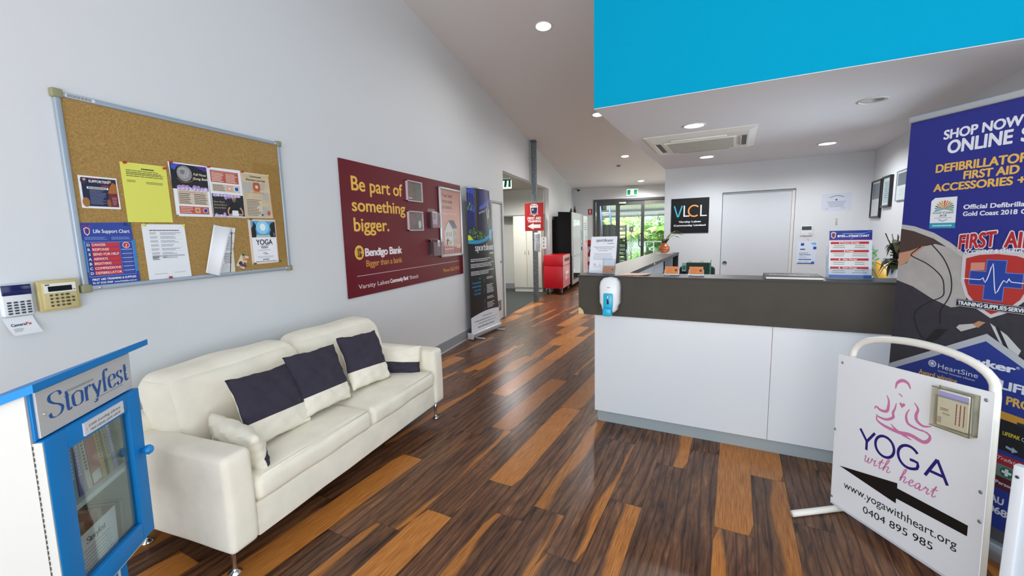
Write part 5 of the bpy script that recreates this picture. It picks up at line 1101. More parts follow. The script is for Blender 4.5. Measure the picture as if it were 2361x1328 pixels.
# ------------------------------------------------------------------ outside, beyond the glass doors
def outside():
    q = MB(); q.box((-6, YB+.14, -.12), (6, 19.2, -.02), mat('#b9b4ac', .8)); struct(q.build('floor'))
    q = MB(); q.box((-14, 19.2, -.5), (14, 40, -.3), mat('#7e8a58', .9, noise=.3, nscale=3)); struct(q.build('floor'))
    # corrugated awning
    t = thing('corrugated_awning', 'corrugated metal awning over the deck outside the glass doors', 'awning', (0, 17.6, 2.2))
    q = MB(); CM = mat('#d9dcdc', .5, .2); n = 150
    def sheet(ya, za, yb, zb):
        vs = []
        for i in range(n+1):
            x = -3.2+6.4*i/n; dz = .022*sin(i*pi/1.5*1.0)
            vs += [(x, ya-17.6, za-2.2+dz), (x, yb-17.6, zb-2.2+dz)]
        q.add(vs, [(2*i, 2*i+1, 2*i+3, 2*i+2) for i in range(n)], CM, True)
    sheet(16.2, 2.62, 18.3, 2.38); o = q.build('upper_sheet', t); 
    q = MB(); sheet(18.32, 2.37, 18.42, 2.14); q.build('front_sheet', t)
    q = MB(); q.box((-3.2, .60, .10), (3.2, .70, .17), mat('#8d93a0', .5)); q.build('purlin', t); q = MB(); q.box((-3.2, .78, -.11), (3.2, .88, -.05), mat('#8d8d92', .5)); q.build('gutter', t)
    for x in (-3.1, 3.1):
        q = MB(); q.box((x-.05, .62, -2.22), (x+.05, .72, .1), mat('#8d9096', .5)); q.build('post', t)
    # railing
    t = thing('deck_railing', 'pale deck railing outside the rear glass doors', 'railing', (0, 17.9, -.02))
    q = MB(); q.box((-3.2, -.03, 1.06), (3.2, .03, 1.11), mat('#c9ced2', .4)); q.build('top_rail', t); q = MB(); q.box((-3.2, -.02, .12), (3.2, .02, .16), mat('#c9ced2', .4)); q.build('bottom_rail', t)
    for i in range(7):
        q = MB(); x = -3.0+i; q.box((x-.02, -.02, 0), (x+.02, .02, 1.06), mat('#d5d9dc', .4)); q.build('upright', t)
    q = MB(); q.box((-3.2, -.004, .16), (3.2, .004, 1.06), clear('#eef6f6', .02, .9, 'railglass')); q.build('glass_infill', t)
    # black rack of shelves
    t = thing('display_rack', 'black rack of stacked shelves standing outside the glass doors', 'rack', (-1.35, 15.35, -.02)); BK = mat('#101114', .5)
    q = MB(); q.box((-.36, -.25, 0), (.02, .25, 1.76), BK); q.build('cabinet', t)
    for x in (.04, .42):
        for y in (-.22, .22):
            q = MB(); q.box((x-.015, y-.015, 0), (x+.015, y+.015, 1.74), BK); q.build('upright', t)
    for i in range(11):
        q = MB(); q.box((.03, -.24, .25+i*.14), (.44, .24, .29+i*.14), BK); q.build('shelf', t)
    rn = random.Random(2)
    for i in range(11):
        if i in (8,): continue
        q = MB(); q.box((-.15, -.2, 0), (.15, .2, .03+.03*rn.random()), mat('#d6d8dc' if i < 6 else '#6e6a5e', .6)); tag(q.build('paper_stack', None, (-1.35+.24, 15.34, .27+i*.14)), 'stack of papers on shelf %s of the black rack outside' % ('one two three four five six seven eight nine ten eleven'.split()[i]+' from the bottom'), 'papers', 'papers on the outdoor rack')
    q = MB(); q.box((-.07, -.01, 0), (.07, .01, .19), mat('#16120f', .5)); q.disc(0, .1, .025, .04, mat('#8a5a3a', .5), 1, -.01); q.box((-.012, -.004, -1.48), (.012, .008, 0), mat('#3a3a3a', .5)); tag(q.build('small_sign', None, (-.745, 15.3, 1.47)), 'small black sign on a thin stake beside the outdoor rack', 'sign')
    q = MB(); q.box((-.2, -.2, 0), (.2, .2, 1.98), mat('#8a6a5a', .85, noise=.3, nscale=18)); q.box((-.23, -.23, 1.98), (.23, .23, 2.05), mat('#a9a39a', .7)); tag(q.build('brick_pillar', None, (-2.05, 16.6, -.02)), 'brown brick pillar outside the left glass panel', 'pillar')
    t = thing('ladder', 'blue grey metal ladder leaning outside the left glass panel', 'ladder', (-1.6, 15.72, -.02)); LB = mat('#5d6f8e', .4, .4)
    for x in (-.16, .16):
        q = MB(); q.tube([(x+.12, .25, 0), (x-.1, -.25, 2.7)], .035, LB, 8); q.build('stile', t)
    for i in range(9):
        u = (i+.7)/9.5; q = MB(); q.tube([(-.16+.12-.22*u, .25-.5*u, 2.7*u), (.16+.12-.22*u, .25-.5*u, 2.7*u)], .018, mat('#c3cbd6', .4, .4), 8); q.build('rung', t)
    # neighbour's dark eave at the upper left
    q = MB(); q.prism([(-3.2, 2.25), (-1.68, 2.28), (-1.68, 2.62), (-3.2, 2.62)], 'y', 15.6, 16.1, mat('#2a2c30', .6)); struct(q.build('trim_2'))
    # palms and shrubs in full sun
    LG = [mat(h, .55, noise=.2, nscale=9) for h in ('#8fb848', '#6f9f3a', '#b3c763', '#4f7d2d')]
    def frond(q, base, az, L, droop, m, rn):
        n = 7; pts = []
        for i in range(n+1):
            u = i/n; r = L*u*(1-.15*u); z = L*(.75*u-droop*u*u); pts.append(base+Vector((cos(az)*r, sin(az)*r, z)))
        q.tube(pts, [.015*(1-.8*i/n)+.003 for i in range(n+1)], m, 5)
        for i in range(1, n*3):
            u = i/(n*3); k = min(n-1, int(u*n)); p = pts[k].lerp(pts[k+1], u*n-k); d = (pts[k+1]-pts[k]).normalized(); sd = d.cross(Vector((0, 0, 1))); 
            if sd.length < .01: sd = Vector((1, 0, 0))
            sd.normalize(); l = L*.34*(1-.75*abs(u-.35)); 
            for s in (-1, 1):
                tip = p+sd*s*l*.8+d*l*.55-Vector((0, 0, l*.45)); mid = p+sd*s*l*.45+d*l*.22-Vector((0, 0, l*.05)); w = d*.022
                q.add([p-w, mid-w*1.3, tip, mid+w*1.3, p+w], [(0, 1, 2, 3, 4)], m)
    def palm(x, y, h, n, L, mi, lab, seed):
        rn = random.Random(seed); t = thing('palm', lab, 'palm', (x, y, -.4), 0, 'sunlit palms beyond the deck')
        q = MB(); q.tube([(0, 0, 0), (.05, 0, h*.5), (0, .03, h)], [.10, .08, .06], mat('#8a7a5c', .8), 10); q.build('trunk', t)
        for i in range(n):
            q = MB(); frond(q, Vector((0, .03, h)), 2*pi*i/n+rn.uniform(-.3, .3), L*rn.uniform(.8, 1.1), rn.uniform(.45, 1.15), LG[(mi+i) % 4], rn); q.build('frond', t)
    for i, (x, y, h, n, L, m_) in enumerate(((-1.3, 21.5, 1.5, 14, 2.0, 0), (-.3, 22.3, 1.1, 15, 2.1, 2), (.7, 21.0, 1.7, 15, 1.9, 1), (1.9, 22.4, 1.3, 14, 2.1, 0), (-2.6, 23.0, 2.0, 14, 2.2, 2), (.2, 20.4, .5, 12, 1.5, 3), (1.3, 20.0, .6, 12, 1.4, 2))):
        palm(x, y, h, n, L, m_, ('palm with arching fronds behind the left glass panel', 'pale palm directly behind the closed door leaf', 'tall bright palm between the two door leaves', 'palm showing at the right edge of the glazing', 'tall palm at the far left behind the ladder', 'short dark green palm just beyond the railing', 'short pale palm by the railing at the right')[i], i+3)
    def shrub(x, y, r, h, lab, seed, mi):
        rn = random.Random(seed); q = MB()
        for i in range(420):
            a = rn.uniform(0, 2*pi); u = rn.uniform(-1, 1); rr = rn.uniform(.6, 1)
            p = Vector((r*rr*cos(a)*math.sqrt(1-u*u), r*rr*.6*sin(a)*math.sqrt(1-u*u), h*(.5+.5*u*rr)))
            d1 = Vector((rn.uniform(-1, 1), rn.uniform(-1, 1), rn.uniform(-1, 1))).normalized(); d2 = d1.orthogonal().normalized(); l = rn.uniform(.10, .22)
            q.add([p-d1*l, p+d2*l*.35, p+d1*l, p-d2*l*.35], [(0, 1, 2, 3)], LG[(mi+rn.randrange(2)) % 4])
        tag(q.build('shrub', None, (x, y, -.35)), lab, 'shrub', 'hedge beyond the deck')
    for i, (x, y, r, h) in enumerate(((-3.0, 25, 1.5, 3.2), (-.9, 25.5, 1.6, 3.0), (1.2, 25.2, 1.6, 3.3), (3.2, 25, 1.6, 3.4))): shrub(x, y, r, h, ('leafy hedge shrub at the far left behind the palms', 'leafy hedge shrub behind the closed door leaf', 'leafy hedge shrub behind the right door leaf', 'leafy hedge shrub at the far right behind the palms')[i], i+40, i)
outside()

# ------------------------------------------------------------------ lamps and fittings in the ceilings
def downlight(p, nrm, lab, e, glow=14, r=.085, on=True, col=(1, .97, .93)):
    t = thing('downlight', lab, 'ceiling light', p, 0, 'recessed ceiling downlights')
    t.rotation_mode = 'QUATERNION'; t.rotation_quaternion = Vector((0, 0, -1)).rotation_difference(nrm)
    q = MB(); q.lathe([(r*1.22, .0), (r*1.22, -.006), (r*1.08, -.008), (r*.98, -.003), (r*.98, .002)], mat('#dcdcda', .4), 28); q.build('trim_ring', t)
    if on:
        q = MB(); q.lathe([(r*.98, -.001), (r*.98, -.004)], emit('#fff6e8', glow), 28); q.build('lamp', t)
        l = bpy.data.lights.new('downlight_beam', 'SPOT'); l.energy = e; l.spot_size = R(168); l.spot_blend = .6; l.shadow_soft_size = .08; l.color = col
        o = bpy.data.objects.new('downlight_beam', l); COL.objects.link(o); o.parent = t; o.location = (0, 0, -.03)
    else:
        q = MB(); q.lathe([(r*.98, -.001), (r*.9, -.004), (r*.55, .012), (r*.5, .012)], mat('#b9b9b4', .4), 28); q.build('lamp', t)
for s, tt, lab, on in ((-.39, 4.57, 'lit downlight in front of the ceiling air conditioner', True), (-.39, 6.59, 'lit downlight between the air conditioner and the sliding door wall', True), (.945, 6.46, 'lit downlight on the soffit near the framed certificates', True), (.94, 4.50, 'unlit downlight on the soffit above the blue first aid banner', False)):
    downlight(F2(s, tt, 2.4945), Vector((0, 0, -1)), lab, 62, on=on, col=(.94, .97, 1))
for x, y, lab in ((-1.255, 5.094, 'nearest lit downlight on the raked ceiling, left of the blue bulkhead'), (-.988, 7.948, 'lit downlight beside the lower corner of the blue bulkhead'), (-.688, 10.732, 'third lit downlight along the raked ceiling towards the rear doors'), (-.393, 13.507, 'farthest lit downlight on the raked ceiling, near the exit sign')):
    downlight(Vector((x, y, rake(y)-.001)), Vector((0, -.1058, -.994)), lab, 34 if y < 7 else 70 if y < 9 else 150)
for x, y, lab in ((-3.35, 8.35, 'small ceiling lamp in the corridor beside its exit sign'), (-3.2, 9.3, 'small ceiling lamp deeper in the corridor above the cupboard')):
    downlight(Vector((x, y, 2.624)), Vector((0, 0, -1)), lab, 150, glow=2.5, r=.06)
def ceiling_bits():
    t = thing('smoke_detector', 'small round detector on the raked ceiling between the downlights', 'detector', (-.9, 11.55, rake(11.55)-.001))
    q = MB(); q.lathe([(.05, 0), (.05, -.02), (.03, -.035), (.01, -.036)], mat('#9a9794', .5), 20); q.build('body', t)
    # cassette air conditioner
    t = thing('ceiling_air_conditioner', 'white cassette air conditioner set in the soffit over reception', 'air conditioner', F2(-.385, 5.42, 2.495), TH); PL = mat('#dddcd5', .45); hw, hd = .54, .555
    q = MB(); vs = [(-hw, -hd, 0), (hw, -hd, 0), (hw, hd, 0), (-hw, hd, 0), (-hw, -hd, -.008), (hw, -hd, -.008), (hw, hd, -.008), (-hw, hd, -.008), (-.47, -.48, -.035), (.47, -.48, -.035), (.47, .48, -.035), (-.47, .48, -.035)]
    q.add(vs, [(0, 1, 5, 4), (1, 2, 6, 5), (2, 3, 7, 6), (3, 0, 4, 7), (4, 5, 9, 8), (5, 6, 10, 9), (6, 7, 11, 10), (7, 4, 8, 11), (8, 9, 10, 11)], PL); q.build('panel', t)
    q = MB(); q.box((-.36, -.30, -.046), (.36, .36, -.034), PL)
    for i in range(15): q.box((-.33, -.27+i*.041, -.0475), (.33, -.247+i*.041, -.045), mat('#a8a89b', .6))
    q.build('intake_grille', t)
    for nm, a, b in (('air_slot', (-.28, -.40), (.28, -.37)), ('air_slot', (-.28, .41), (.28, .44)), ('air_slot', (-.455, -.28), (-.40, .28)), ('air_slot', (.40, -.28), (.455, .28))):
        q = MB(); q.box((a[0], a[1], -.037), (b[0], b[1], -.034), mat('#4a4b48', .6)); q.build(nm, t)
    for nm, a, b, ax in (('louvre', (-.275, -.415, -.05), (.275, -.40, -.034), 0), ('louvre', (.395, -.27, -.055), (.405, .27, -.034), 1), ('louvre', (-.462, -.27, -.05), (-.452, .27, -.034), 1)):
        q = MB(); q.rbox(a, b, .003, PL, 2, div=(1, 1, 1)); q.build(nm, t)
ceiling_bits()
# ------------------------------------------------------------------ reception counter
def counter():
    t = thing('reception_counter', 'L-shaped white and dark grey reception counter at the right', 'counter', F2(-.1, 3.14, 0), TH)
    def B(a, b, m): return bx((a[0]+.1, a[1]-3.14, a[2]), (b[0]+.1, b[1]-3.14, b[2]), m)
    PW_ = mat('#d9dde2', .3, coat=.15); FA = mat('#454039', .6, spec=.3, noise=.08, nscale=5); KB = mat('#9aa4a8', .4)
    B((-.942, 3.14, .094), (.2355, 3.165, .867), PW_).build('front_panel', t); B((.2385, 3.14, .094), (1.45, 3.165, .867), PW_).build('front_panel', t)
    B((-.925, 3.165, 0), (1.44, 3.18, .10), KB).build('kickboard', t)
    B((-1.066, 3.122, .867), (1.46, 3.15, 1.161), FA).build('fascia', t); B((-1.066, 3.15, .867), (-1.045, 6.70, 1.161), FA).build('fascia', t)
    B((-.942, 3.165, .094), (-.918, 6.70, .90), PW_).build('side_panel', t); B((-.918, 3.19, 0), (-.90, 6.68, .10), KB).build('kickboard', t)
    B((-1.045, 3.15, .867), (1.46, 3.40, .89), FA).build('underside_panel', t); B((-1.045, 3.40, .867), (-.90, 6.70, .885), FA).build('underside_panel', t)
    B((-.935, 3.42, .885), (-.915, 6.55, 1.142), mat('#c9cfd6', .4)).build('inner_panel', t); B((-.90, 6.50, 0), (-.80, 6.58, 1.142), mat('#a3adb6', .4)).build('end_filler', t)
    B((-1.045, 6.62, 0), (-.735, 6.70, 1.142), mat('#17171a', .5)).build('end_panel', t)
    q = MB(); n = 8; pts = [(-1.0665+.1, .868), (-1.0665+.1+.042, .868)]+[(-1.0665+.1+.042*cos(pi/2*i/n), .868+.05*sin(pi/2*i/n)) for i in range(1, n+1)]
    q.prism(pts, 'y', 3.1212-3.14, 3.123-3.14, mat('#d8bd8c', .7)); o = q.build('chipped_corner', t); o['label'] = 'chipped corner showing pale chipboard'
    # worktop
    q = MB(); TP = mat('#56524e', .42, spec=.35, noise=.05, nscale=6)
    def w(s, tt): return (s+.1, tt-3.14)
    poly = [w(-1.072, 3.115), w(1.47, 3.115), w(1.47, 3.385), w(-.73, 3.385), w(-.73, 6.71), w(-1.072, 6.71)]
    n = len(poly); vs = [(p[0], p[1], 1.162) for p in poly]+[(p[0], p[1], 1.172) for p in poly]
    q.add(vs, [(0, 3, 4, 5)[::-1], (0, 1, 2, 3)[::-1], (6, 9, 10, 11), (6, 7, 8, 9)], TP); q.add(vs, [(i, (i+1) % n, n+(i+1) % n, n+i) for i in range(n)], mat('#1d1b1a', .5))  # edge faces coloured near black to paint the shadow line over the fascia
    B((-.75, 3.40, 1.138), (-.731, 6.70, 1.1615), mat('#3a3735', .5)).build('apron', t)
    o = q.build('counter_top', None, F2(-.1, 3.14, 0), TH); tag(o, 'dark grey worktop running around the L-shaped reception counter', 'worktop')
    q = MB(); q.box((.370-1.0, 1.38, 1.15), (.374-1.0, 1.42, 1.166), mat('#e3e3e0', .4)); q.build('edge_cap', o)
counter()
CT = 1.1725
def hand_dispenser():
    fr = Frame(F2(0, 3.1215), TH); cx, z0, z1 = -.808, .893, 1.166
    t = fr.root('soap_dispenser', 'white hand sanitiser dispenser with blue lever on the counter front', 'dispenser', cx, z0)
    WH = mat('#e9ecee', .25); BL = mat('#1fb0d6', .2)
    q = MB()
    def outline(k): 
        return [(cx+a*k, z) for a, z in ((-.035, .905), (.035, .905), (.055, .925), (.06, .955), (.073, .975), (.075, 1.10), (.068, 1.135), (.045, 1.16), (0, 1.167), (-.045, 1.16), (-.068, 1.135), (-.075, 1.10), (-.073, .975), (-.06, .955), (-.055, .925))]
    vs = []; fs = []; n = 15
    for k, y in ((1, 0), (1, -.055), (.93, -.075), (.72, -.088)):
        o = outline(k); zc = 1.04
        for p in o: vs.append((p[0], y, zc+(p[1]-zc)*(1 if k == 1 else .5+.5*k)))
    for r in range(3):
        for i in range(n): fs.append((r*n+i, r*n+(i+1) % n, (r+1)*n+(i+1) % n, (r+1)*n+i))
    fs += [tuple(range(n))[::-1], tuple(range(3*n, 4*n))]
    q.add(vs, fs, WH, True); q.stroke([(cx-.004, 1.142), (cx, 1.146), (cx+.005, 1.139)], INK, .002, l=1, y=-.082); q.para(cx-.012, 1.099, cx+.012, 1.089, 1, mat('#9aa2a6', .4), 1, -.0885, 3, .6, 0); o = fr.part(q, 'housing', t)
    q = MB(); q.rbox((cx-.038, -.098, .935), (cx+.033, -.06, 1.052), .012, BL, 4, div=(2, 1, 2)); q.rbox((cx-.037, -.125, .885), (cx+.03, -.065, .945), .012, BL, 4, div=(2, 2, 2)); fr.part(q, 'lever', t)
    q = MB(); q.rbox((cx-.009, -.1005, .972), (cx+.006, -.095, 1.036), .003, mat('#12304a', .2), 2, div=(1, 1, 1)); q.rbox((cx-.006, -.1025, 1.012), (cx+.003, -.099, 1.034), .002, mat('#dfe8ec', .3), 2, div=(1, 1, 1)); fr.part(q, 'level_window', t)
hand_dispenser()
def lean(p, ang, o=(0, 0)):   # lean a drawn sheet back about the x axis through (y0, z0)
    y0, z0 = o; a = R(ang); y = p[1]-y0; z = p[2]-z0
    return (p[0], y0+y*cos(a)+z*sin(a), z0+z*cos(a)-y*sin(a))
def counter_things():
    A = ACRY
    # sloping A4 sign holder
    fr = Frame(F2(-.927, 3.275, CT), TH)
    t = fr.root('sign_holder', 'clear sloping sign holder at the left end of the counter', 'sign holder', 0, 0)
    q = MB(); q.box((-.108, .004, .002), (.108, .007, .30), A); q.v = [lean(p, 14) for p in q.v]; q.box((-.108, 0, 0), (.108, .085, .003), A); q.box((-.108, -.012, 0), (.108, .0, .003), A); q.build('stand', t)
    q = MB(); x0 = .015; q.box((x0, -.028, .004), (.108, -.026, .115), A); q.box((x0, -.028, .004), (x0+.002, -.004, .115), A); q.box((.106, -.028, .004), (.108, -.004, .115), A); q.box((x0, -.028, .004), (.108, -.004, .006), A); q.v = [lean(p, 8) for p in q.v]; q.build('card_pocket', t)
    q = MB(); q.sheet([(-.105, .004), (.105, .004), (.105, .299), (-.105, .299)], mat('#e3e6ee', .5), .001, .001); y = .001
    calligraphy(q, 'sportshouse', -.064, .258, .025, INK, .05, .14, 1, y, .0265); q.para(.03, .246, .08, .240, 1, INK, 1, y, 3, .6, 0)
    q.text('The Sports House Front Desk is manned', -.078, .212, .0052, INK, .165, bold=.03, l=1, y=y); q.text('10am to 2pm Monday to Friday', -.058, .197, .0052, INK, .125, bold=.03, l=1, y=y); q.para(-.04, .188, .04, .18, 1, GREY, 1, y, 4, .5, 0)
    for i in range(5): q.para(-.085, .163-i*.0115, .085, .155-i*.0115, 1, GREY, 1, y, 5+i, .4, .25, 'c')
    q.text('VL', -.072, .062, .018, mat('#55585f', .5), .025, l=1, y=y); q.text('L', -.022, .062, .018, mat('#55585f', .5), .01, l=1, y=y); q.para(-.072, .055, -.01, .049, 1, GREY, 1, y, 12, .5, 0)
    q.v = [lean(p, 14) for p in q.v]; o = q.build('notice_sheet', None, fr.o, fr.rz); tag(o, 'white front desk hours notice in the sloping holder on the counter', 'paper')
    OR = mat('#d5813f', .45)
    def card(nm, lab, f, x0, seed, h0=.006):
        q = MB(); q.sheet([(x0, h0), (x0+.09, h0), (x0+.09, h0+.053), (x0, h0+.053)], OR, .008, -.016)
        q.rect(x0+.067, h0+.018, x0+.082, h0+.034, mat('#2a1712', .5), 1, -.016); q.rect(x0+.073, h0+.024, x0+.08, h0+.027, OR, 2, -.016); q.para(x0+.012, h0+.045, x0+.06, h0+.012, 4, mat('#b35f2a', .5), 1, -.016, seed, .3, .4)
        q.v = [lean(p, 12) for p in q.v]; return tag(q.build(nm, None, f.o, f.rz), lab, 'card', 'orange business cards on the counter')
    card('business_card', 'orange business card in the pocket of the sloping sign holder', fr, .014, 1)
    for s, lab, lab2 in ((-.398, 'clear card holder on the counter, left of two', 'orange business cards in the left card holder'), (-.235, 'clear card holder on the counter, in front of the green bag', 'orange business cards in the card holder before the green bag')):
        f = Frame(F2(s, 3.235, CT), TH); t = f.root('card_holder', lab, 'card holder', 0, 0, 0, 'clear card holders on the counter')
        q = MB(); q.box((-.05, -.03, 0), (.05, .03, .004), A); q.box((-.05, -.03, 0), (.05, -.027, .014), A); q.box((-.05, -.03, 0), (-.047, .02, .022), A); q.box((.047, -.03, 0), (.05, .02, .022), A); q.box((-.05, .003, .002), (.05, .006, .045), A); q.build('tray', t)
        card('business_card', lab2, f, -.045, int(s*100), .012)
    # orange leaflet lying near the front edge
    q = MB(); n = 8; vs = []
    for i in range(n+1):
        u = i/n
        for (a, b) in (((-.755, 3.165), (-.76, 3.30)), ): 
            z = .0025+.006*max(0, u-.75)*4*u
            vs += [(-.77+.205*u, 3.150+.035*u, z), (-.735+.19*u, 3.30+.02*u, z)]
    q.add(vs, [(2*i, 2*i+1, 2*i+3, 2*i+2) for i in range(n)], mat('#c98a6c', .5, noise=.25, nscale=25)); m = MB()
    c0 = F2(-.66, 3.22, CT); q.v = [tuple(F2(p[0], p[1], p[2]+CT)-c0) for p in q.v]
    o = q.build('leaflet', None, c0); tag(o, 'orange printed leaflet lying flat near the counter front edge', 'leaflet'); s_ = o.modifiers.new('thick', 'SOLIDIFY'); s_.thickness = .0015; s_.offset = 0
    # guest book
    f = Frame(F2(.335, 3.235, CT), TH); t = f.root('bound_book', 'dark grey covered book lying on the counter beside the brochure holder', 'book', 0, 0)
    q = MB(); q.rbox((-.155, -.105, .017), (.15, .12, .0225), .0025, mat('#4c4a4e', .45), 2, div=(1, 1, 1)); q.box((-.155, .112, .0), (.15, .12, .02), mat('#4c4a4e', .45))
    y0 = len(q.v); q2 = MB(); q2.para(-.13, 0, .02, -.05, 1, mat('#d8dade', .5), 0, 0, 3, .6, 0); q2.para(.0, .0, .09, -.05, 1, mat('#d8dade', .5), 0, 0, 4, .3, 0); q.add([(p[0], p[2], .0229-p[1]) for p in q2.v], q2.f, mat('#d8dade', .5)); q.build('cover', t)
    q = MB(); q.rbox((-.15, -.10, .003), (.147, .112, .017), .002, mat('#e3e0d8', .7), 2, div=(1, 1, 1)); q.build('pages', t)
    q = MB(); q.box((-.155, -.105, .0), (.15, .12, .003), mat('#3c3a3e', .45)); q.build('back_cover', t)
    # brochure holder with first aid charts
    f = Frame(F2(.63, 3.245, CT), TH); t = f.root('brochure_holder', 'clear counter brochure holder with bites and stings chart, right of the book', 'brochure holder', 0, 0)
    q = MB(); q.box((-.118, .004, .004), (.118, .007, .21), A); q.box((-.118, -.036, .004), (-.115, .004, .145), A); q.box((.115, -.036, .004), (.118, .004, .145), A); q.box((-.118, -.038, .004), (.118, -.036, .06), A); q.box((-.118, -.038, .002), (.118, .007, .006), A); q.v = [lean(p, 13) for p in q.v]; q.box((-.118, -.03, 0), (.118, .07, .003), A); q.build('tray', t)
    q = MB(); y = -.012; q.sheet([(-.105, .008), (.105, .008), (.105, .303), (-.105, .303)], mat('#dbe0ea', .35), .012, y); N1 = mat('#1c2f86', .3); RD = mat('#b0202c', .4); WT = mat(WHITE)
    q.rect(-.105, .245, .105, .303, N1, 1, y); q.rect(-.105, .241, .105, .245, mat('#c94a5a', .4), 1, y); q.rect(-.105, .008, .105, .026, mat('#2b56b8', .3), 1, y); q.stroke([(.0, .25), (.04, .275), (.10, .295)], mat('#3f63c0', .3), .008, l=2, y=y)
    q.poly([(-.098, .290), (-.085, .296), (-.072, .290), (-.074, .262), (-.085, .252), (-.096, .262)], mat('#c9ccdc', .4), 3, y); q.poly([(-.094, .285), (-.085, .289), (-.076, .285), (-.078, .264), (-.085, .257), (-.092, .264)], mat('#7a2334', .4), 4, y)
    q.text('BITES', -.064, .262, .0125, WT, .036, bold=.03, shear=.15, l=3, y=y); q.text('and', -.026, .262, .008, WT, .014, bold=.02, shear=.2, l=3, y=y); q.text('STINGS CHART', -.009, .262, .0125, WT, .10, bold=.03, shear=.15, l=3, y=y); q.para(-.04, .286, .07, .280, 1, mat('#9fb0e0', .4), 3, y, 4, .6, 0)
    for i, s in enumerate(('Pressure Bandage', 'Vinegar', 'Heat Therapy', 'Cold Therapy')):
        z = .218-i*.052; q.rect(-.098, z, .09, z+.015, RD, 1, y); q.text(s, 0, z+.004, .008, WT, (.088, .04, .07, .07)[i], 'c', bold=.02, shear=.2, l=3, y=y); q.rect(-.055, z+.004, -.049, z+.011, WT, 3, y) if i != 1 else q.rect(-.03, z+.004, -.024, z+.011, WT, 3, y)
        q.rect(-.098, z-.032, .09, z, mat('#d3d3cf', .5), 1, y); q.para(-.09, z-.004, -.02, z-.028, 2, INK, 2, y, 10+i, .22, .4, 'c'); q.para(.01, z-.004, .085, z-.028, 2, INK, 2, y, 20+i, .22, .4, 'c')
    q.v = [lean(p, 13) for p in q.v]; o = q.build('brochure', None, f.o, f.rz); tag(o, 'blue and white bites and stings chart brochures in the counter holder', 'brochure')
    # amber vase with plant on a doily
    c = F2(-.90, 6.42, CT)
    q = MB(); q.lathe([(.12, 0), (.122, .002), (.118, .003), (.02, .003)], mat('#dfe2e6', .7), 40); tag(q.build('doily', None, c), 'round white doily at the far end of the counter return', 'doily')
    t = thing('potted_plant', 'small green plant in an amber glass vase on the far counter end', 'plant', c+Vector((0, 0, .0035)))
    q = MB(); am = mat('#b85a16', .08, spec=.8, coat=.6); q.lathe([(.03, 0), (.055, .01), (.078, .045), (.076, .08), (.05, .11), (.034, .12), (.03, .135), (.04, .145), (.036, .146), (.026, .13)], am, 28); q.build('vase', t)
    GR = mat('#5c8f35', .45, noise=.25, nscale=20); DG = mat('#2e2418', .6)
    rn = random.Random(3)
    q = MB(); 
    for i in range(7): 
        a = rn.uniform(0, 6.28); q.tube([(0, 0, .12), (.03*cos(a), .03*sin(a), .17), (.06*cos(a), .06*sin(a), .19+.02*rn.random())], [.012, .014, .006], DG, 7)
    q.build('stem', t)
    for i in range(11):
        a = rn.uniform(-.9, .7) if i < 7 else rn.uniform(2.4, 3.8); L = rn.uniform(.10, .2); q = MB(); d = Vector((cos(a), sin(a)*.6, 0)); sd = Vector((-d.y, d.x, 0)); b0 = Vector((0, 0, .16)); tip = b0+d*L+Vector((0, 0, rn.uniform(.08, .16)))
        q.tube([b0, b0.lerp(tip, .6)+Vector((0, 0, .02)), tip], [.004, .003, .002], mat('#7c8a45', .5), 6)
        w_ = .035; e = tip+d*.09-Vector((0, 0, .03)); q.add([tip, tip.lerp(e, .35)+sd*w_+Vector((0, 0, .006)), tip.lerp(e, .75)+sd*w_*.7, e, tip.lerp(e, .75)-sd*w_*.7, tip.lerp(e, .35)-sd*w_+Vector((0, 0, .006)), tip.lerp(e, .5)-Vector((0, 0, .006))], [(0, 1, 6), (1, 2, 6), (2, 3, 6), (3, 4, 6), (4, 5, 6), (5, 0, 6)], GR, True); q.build('leaf', t)
counter_things()

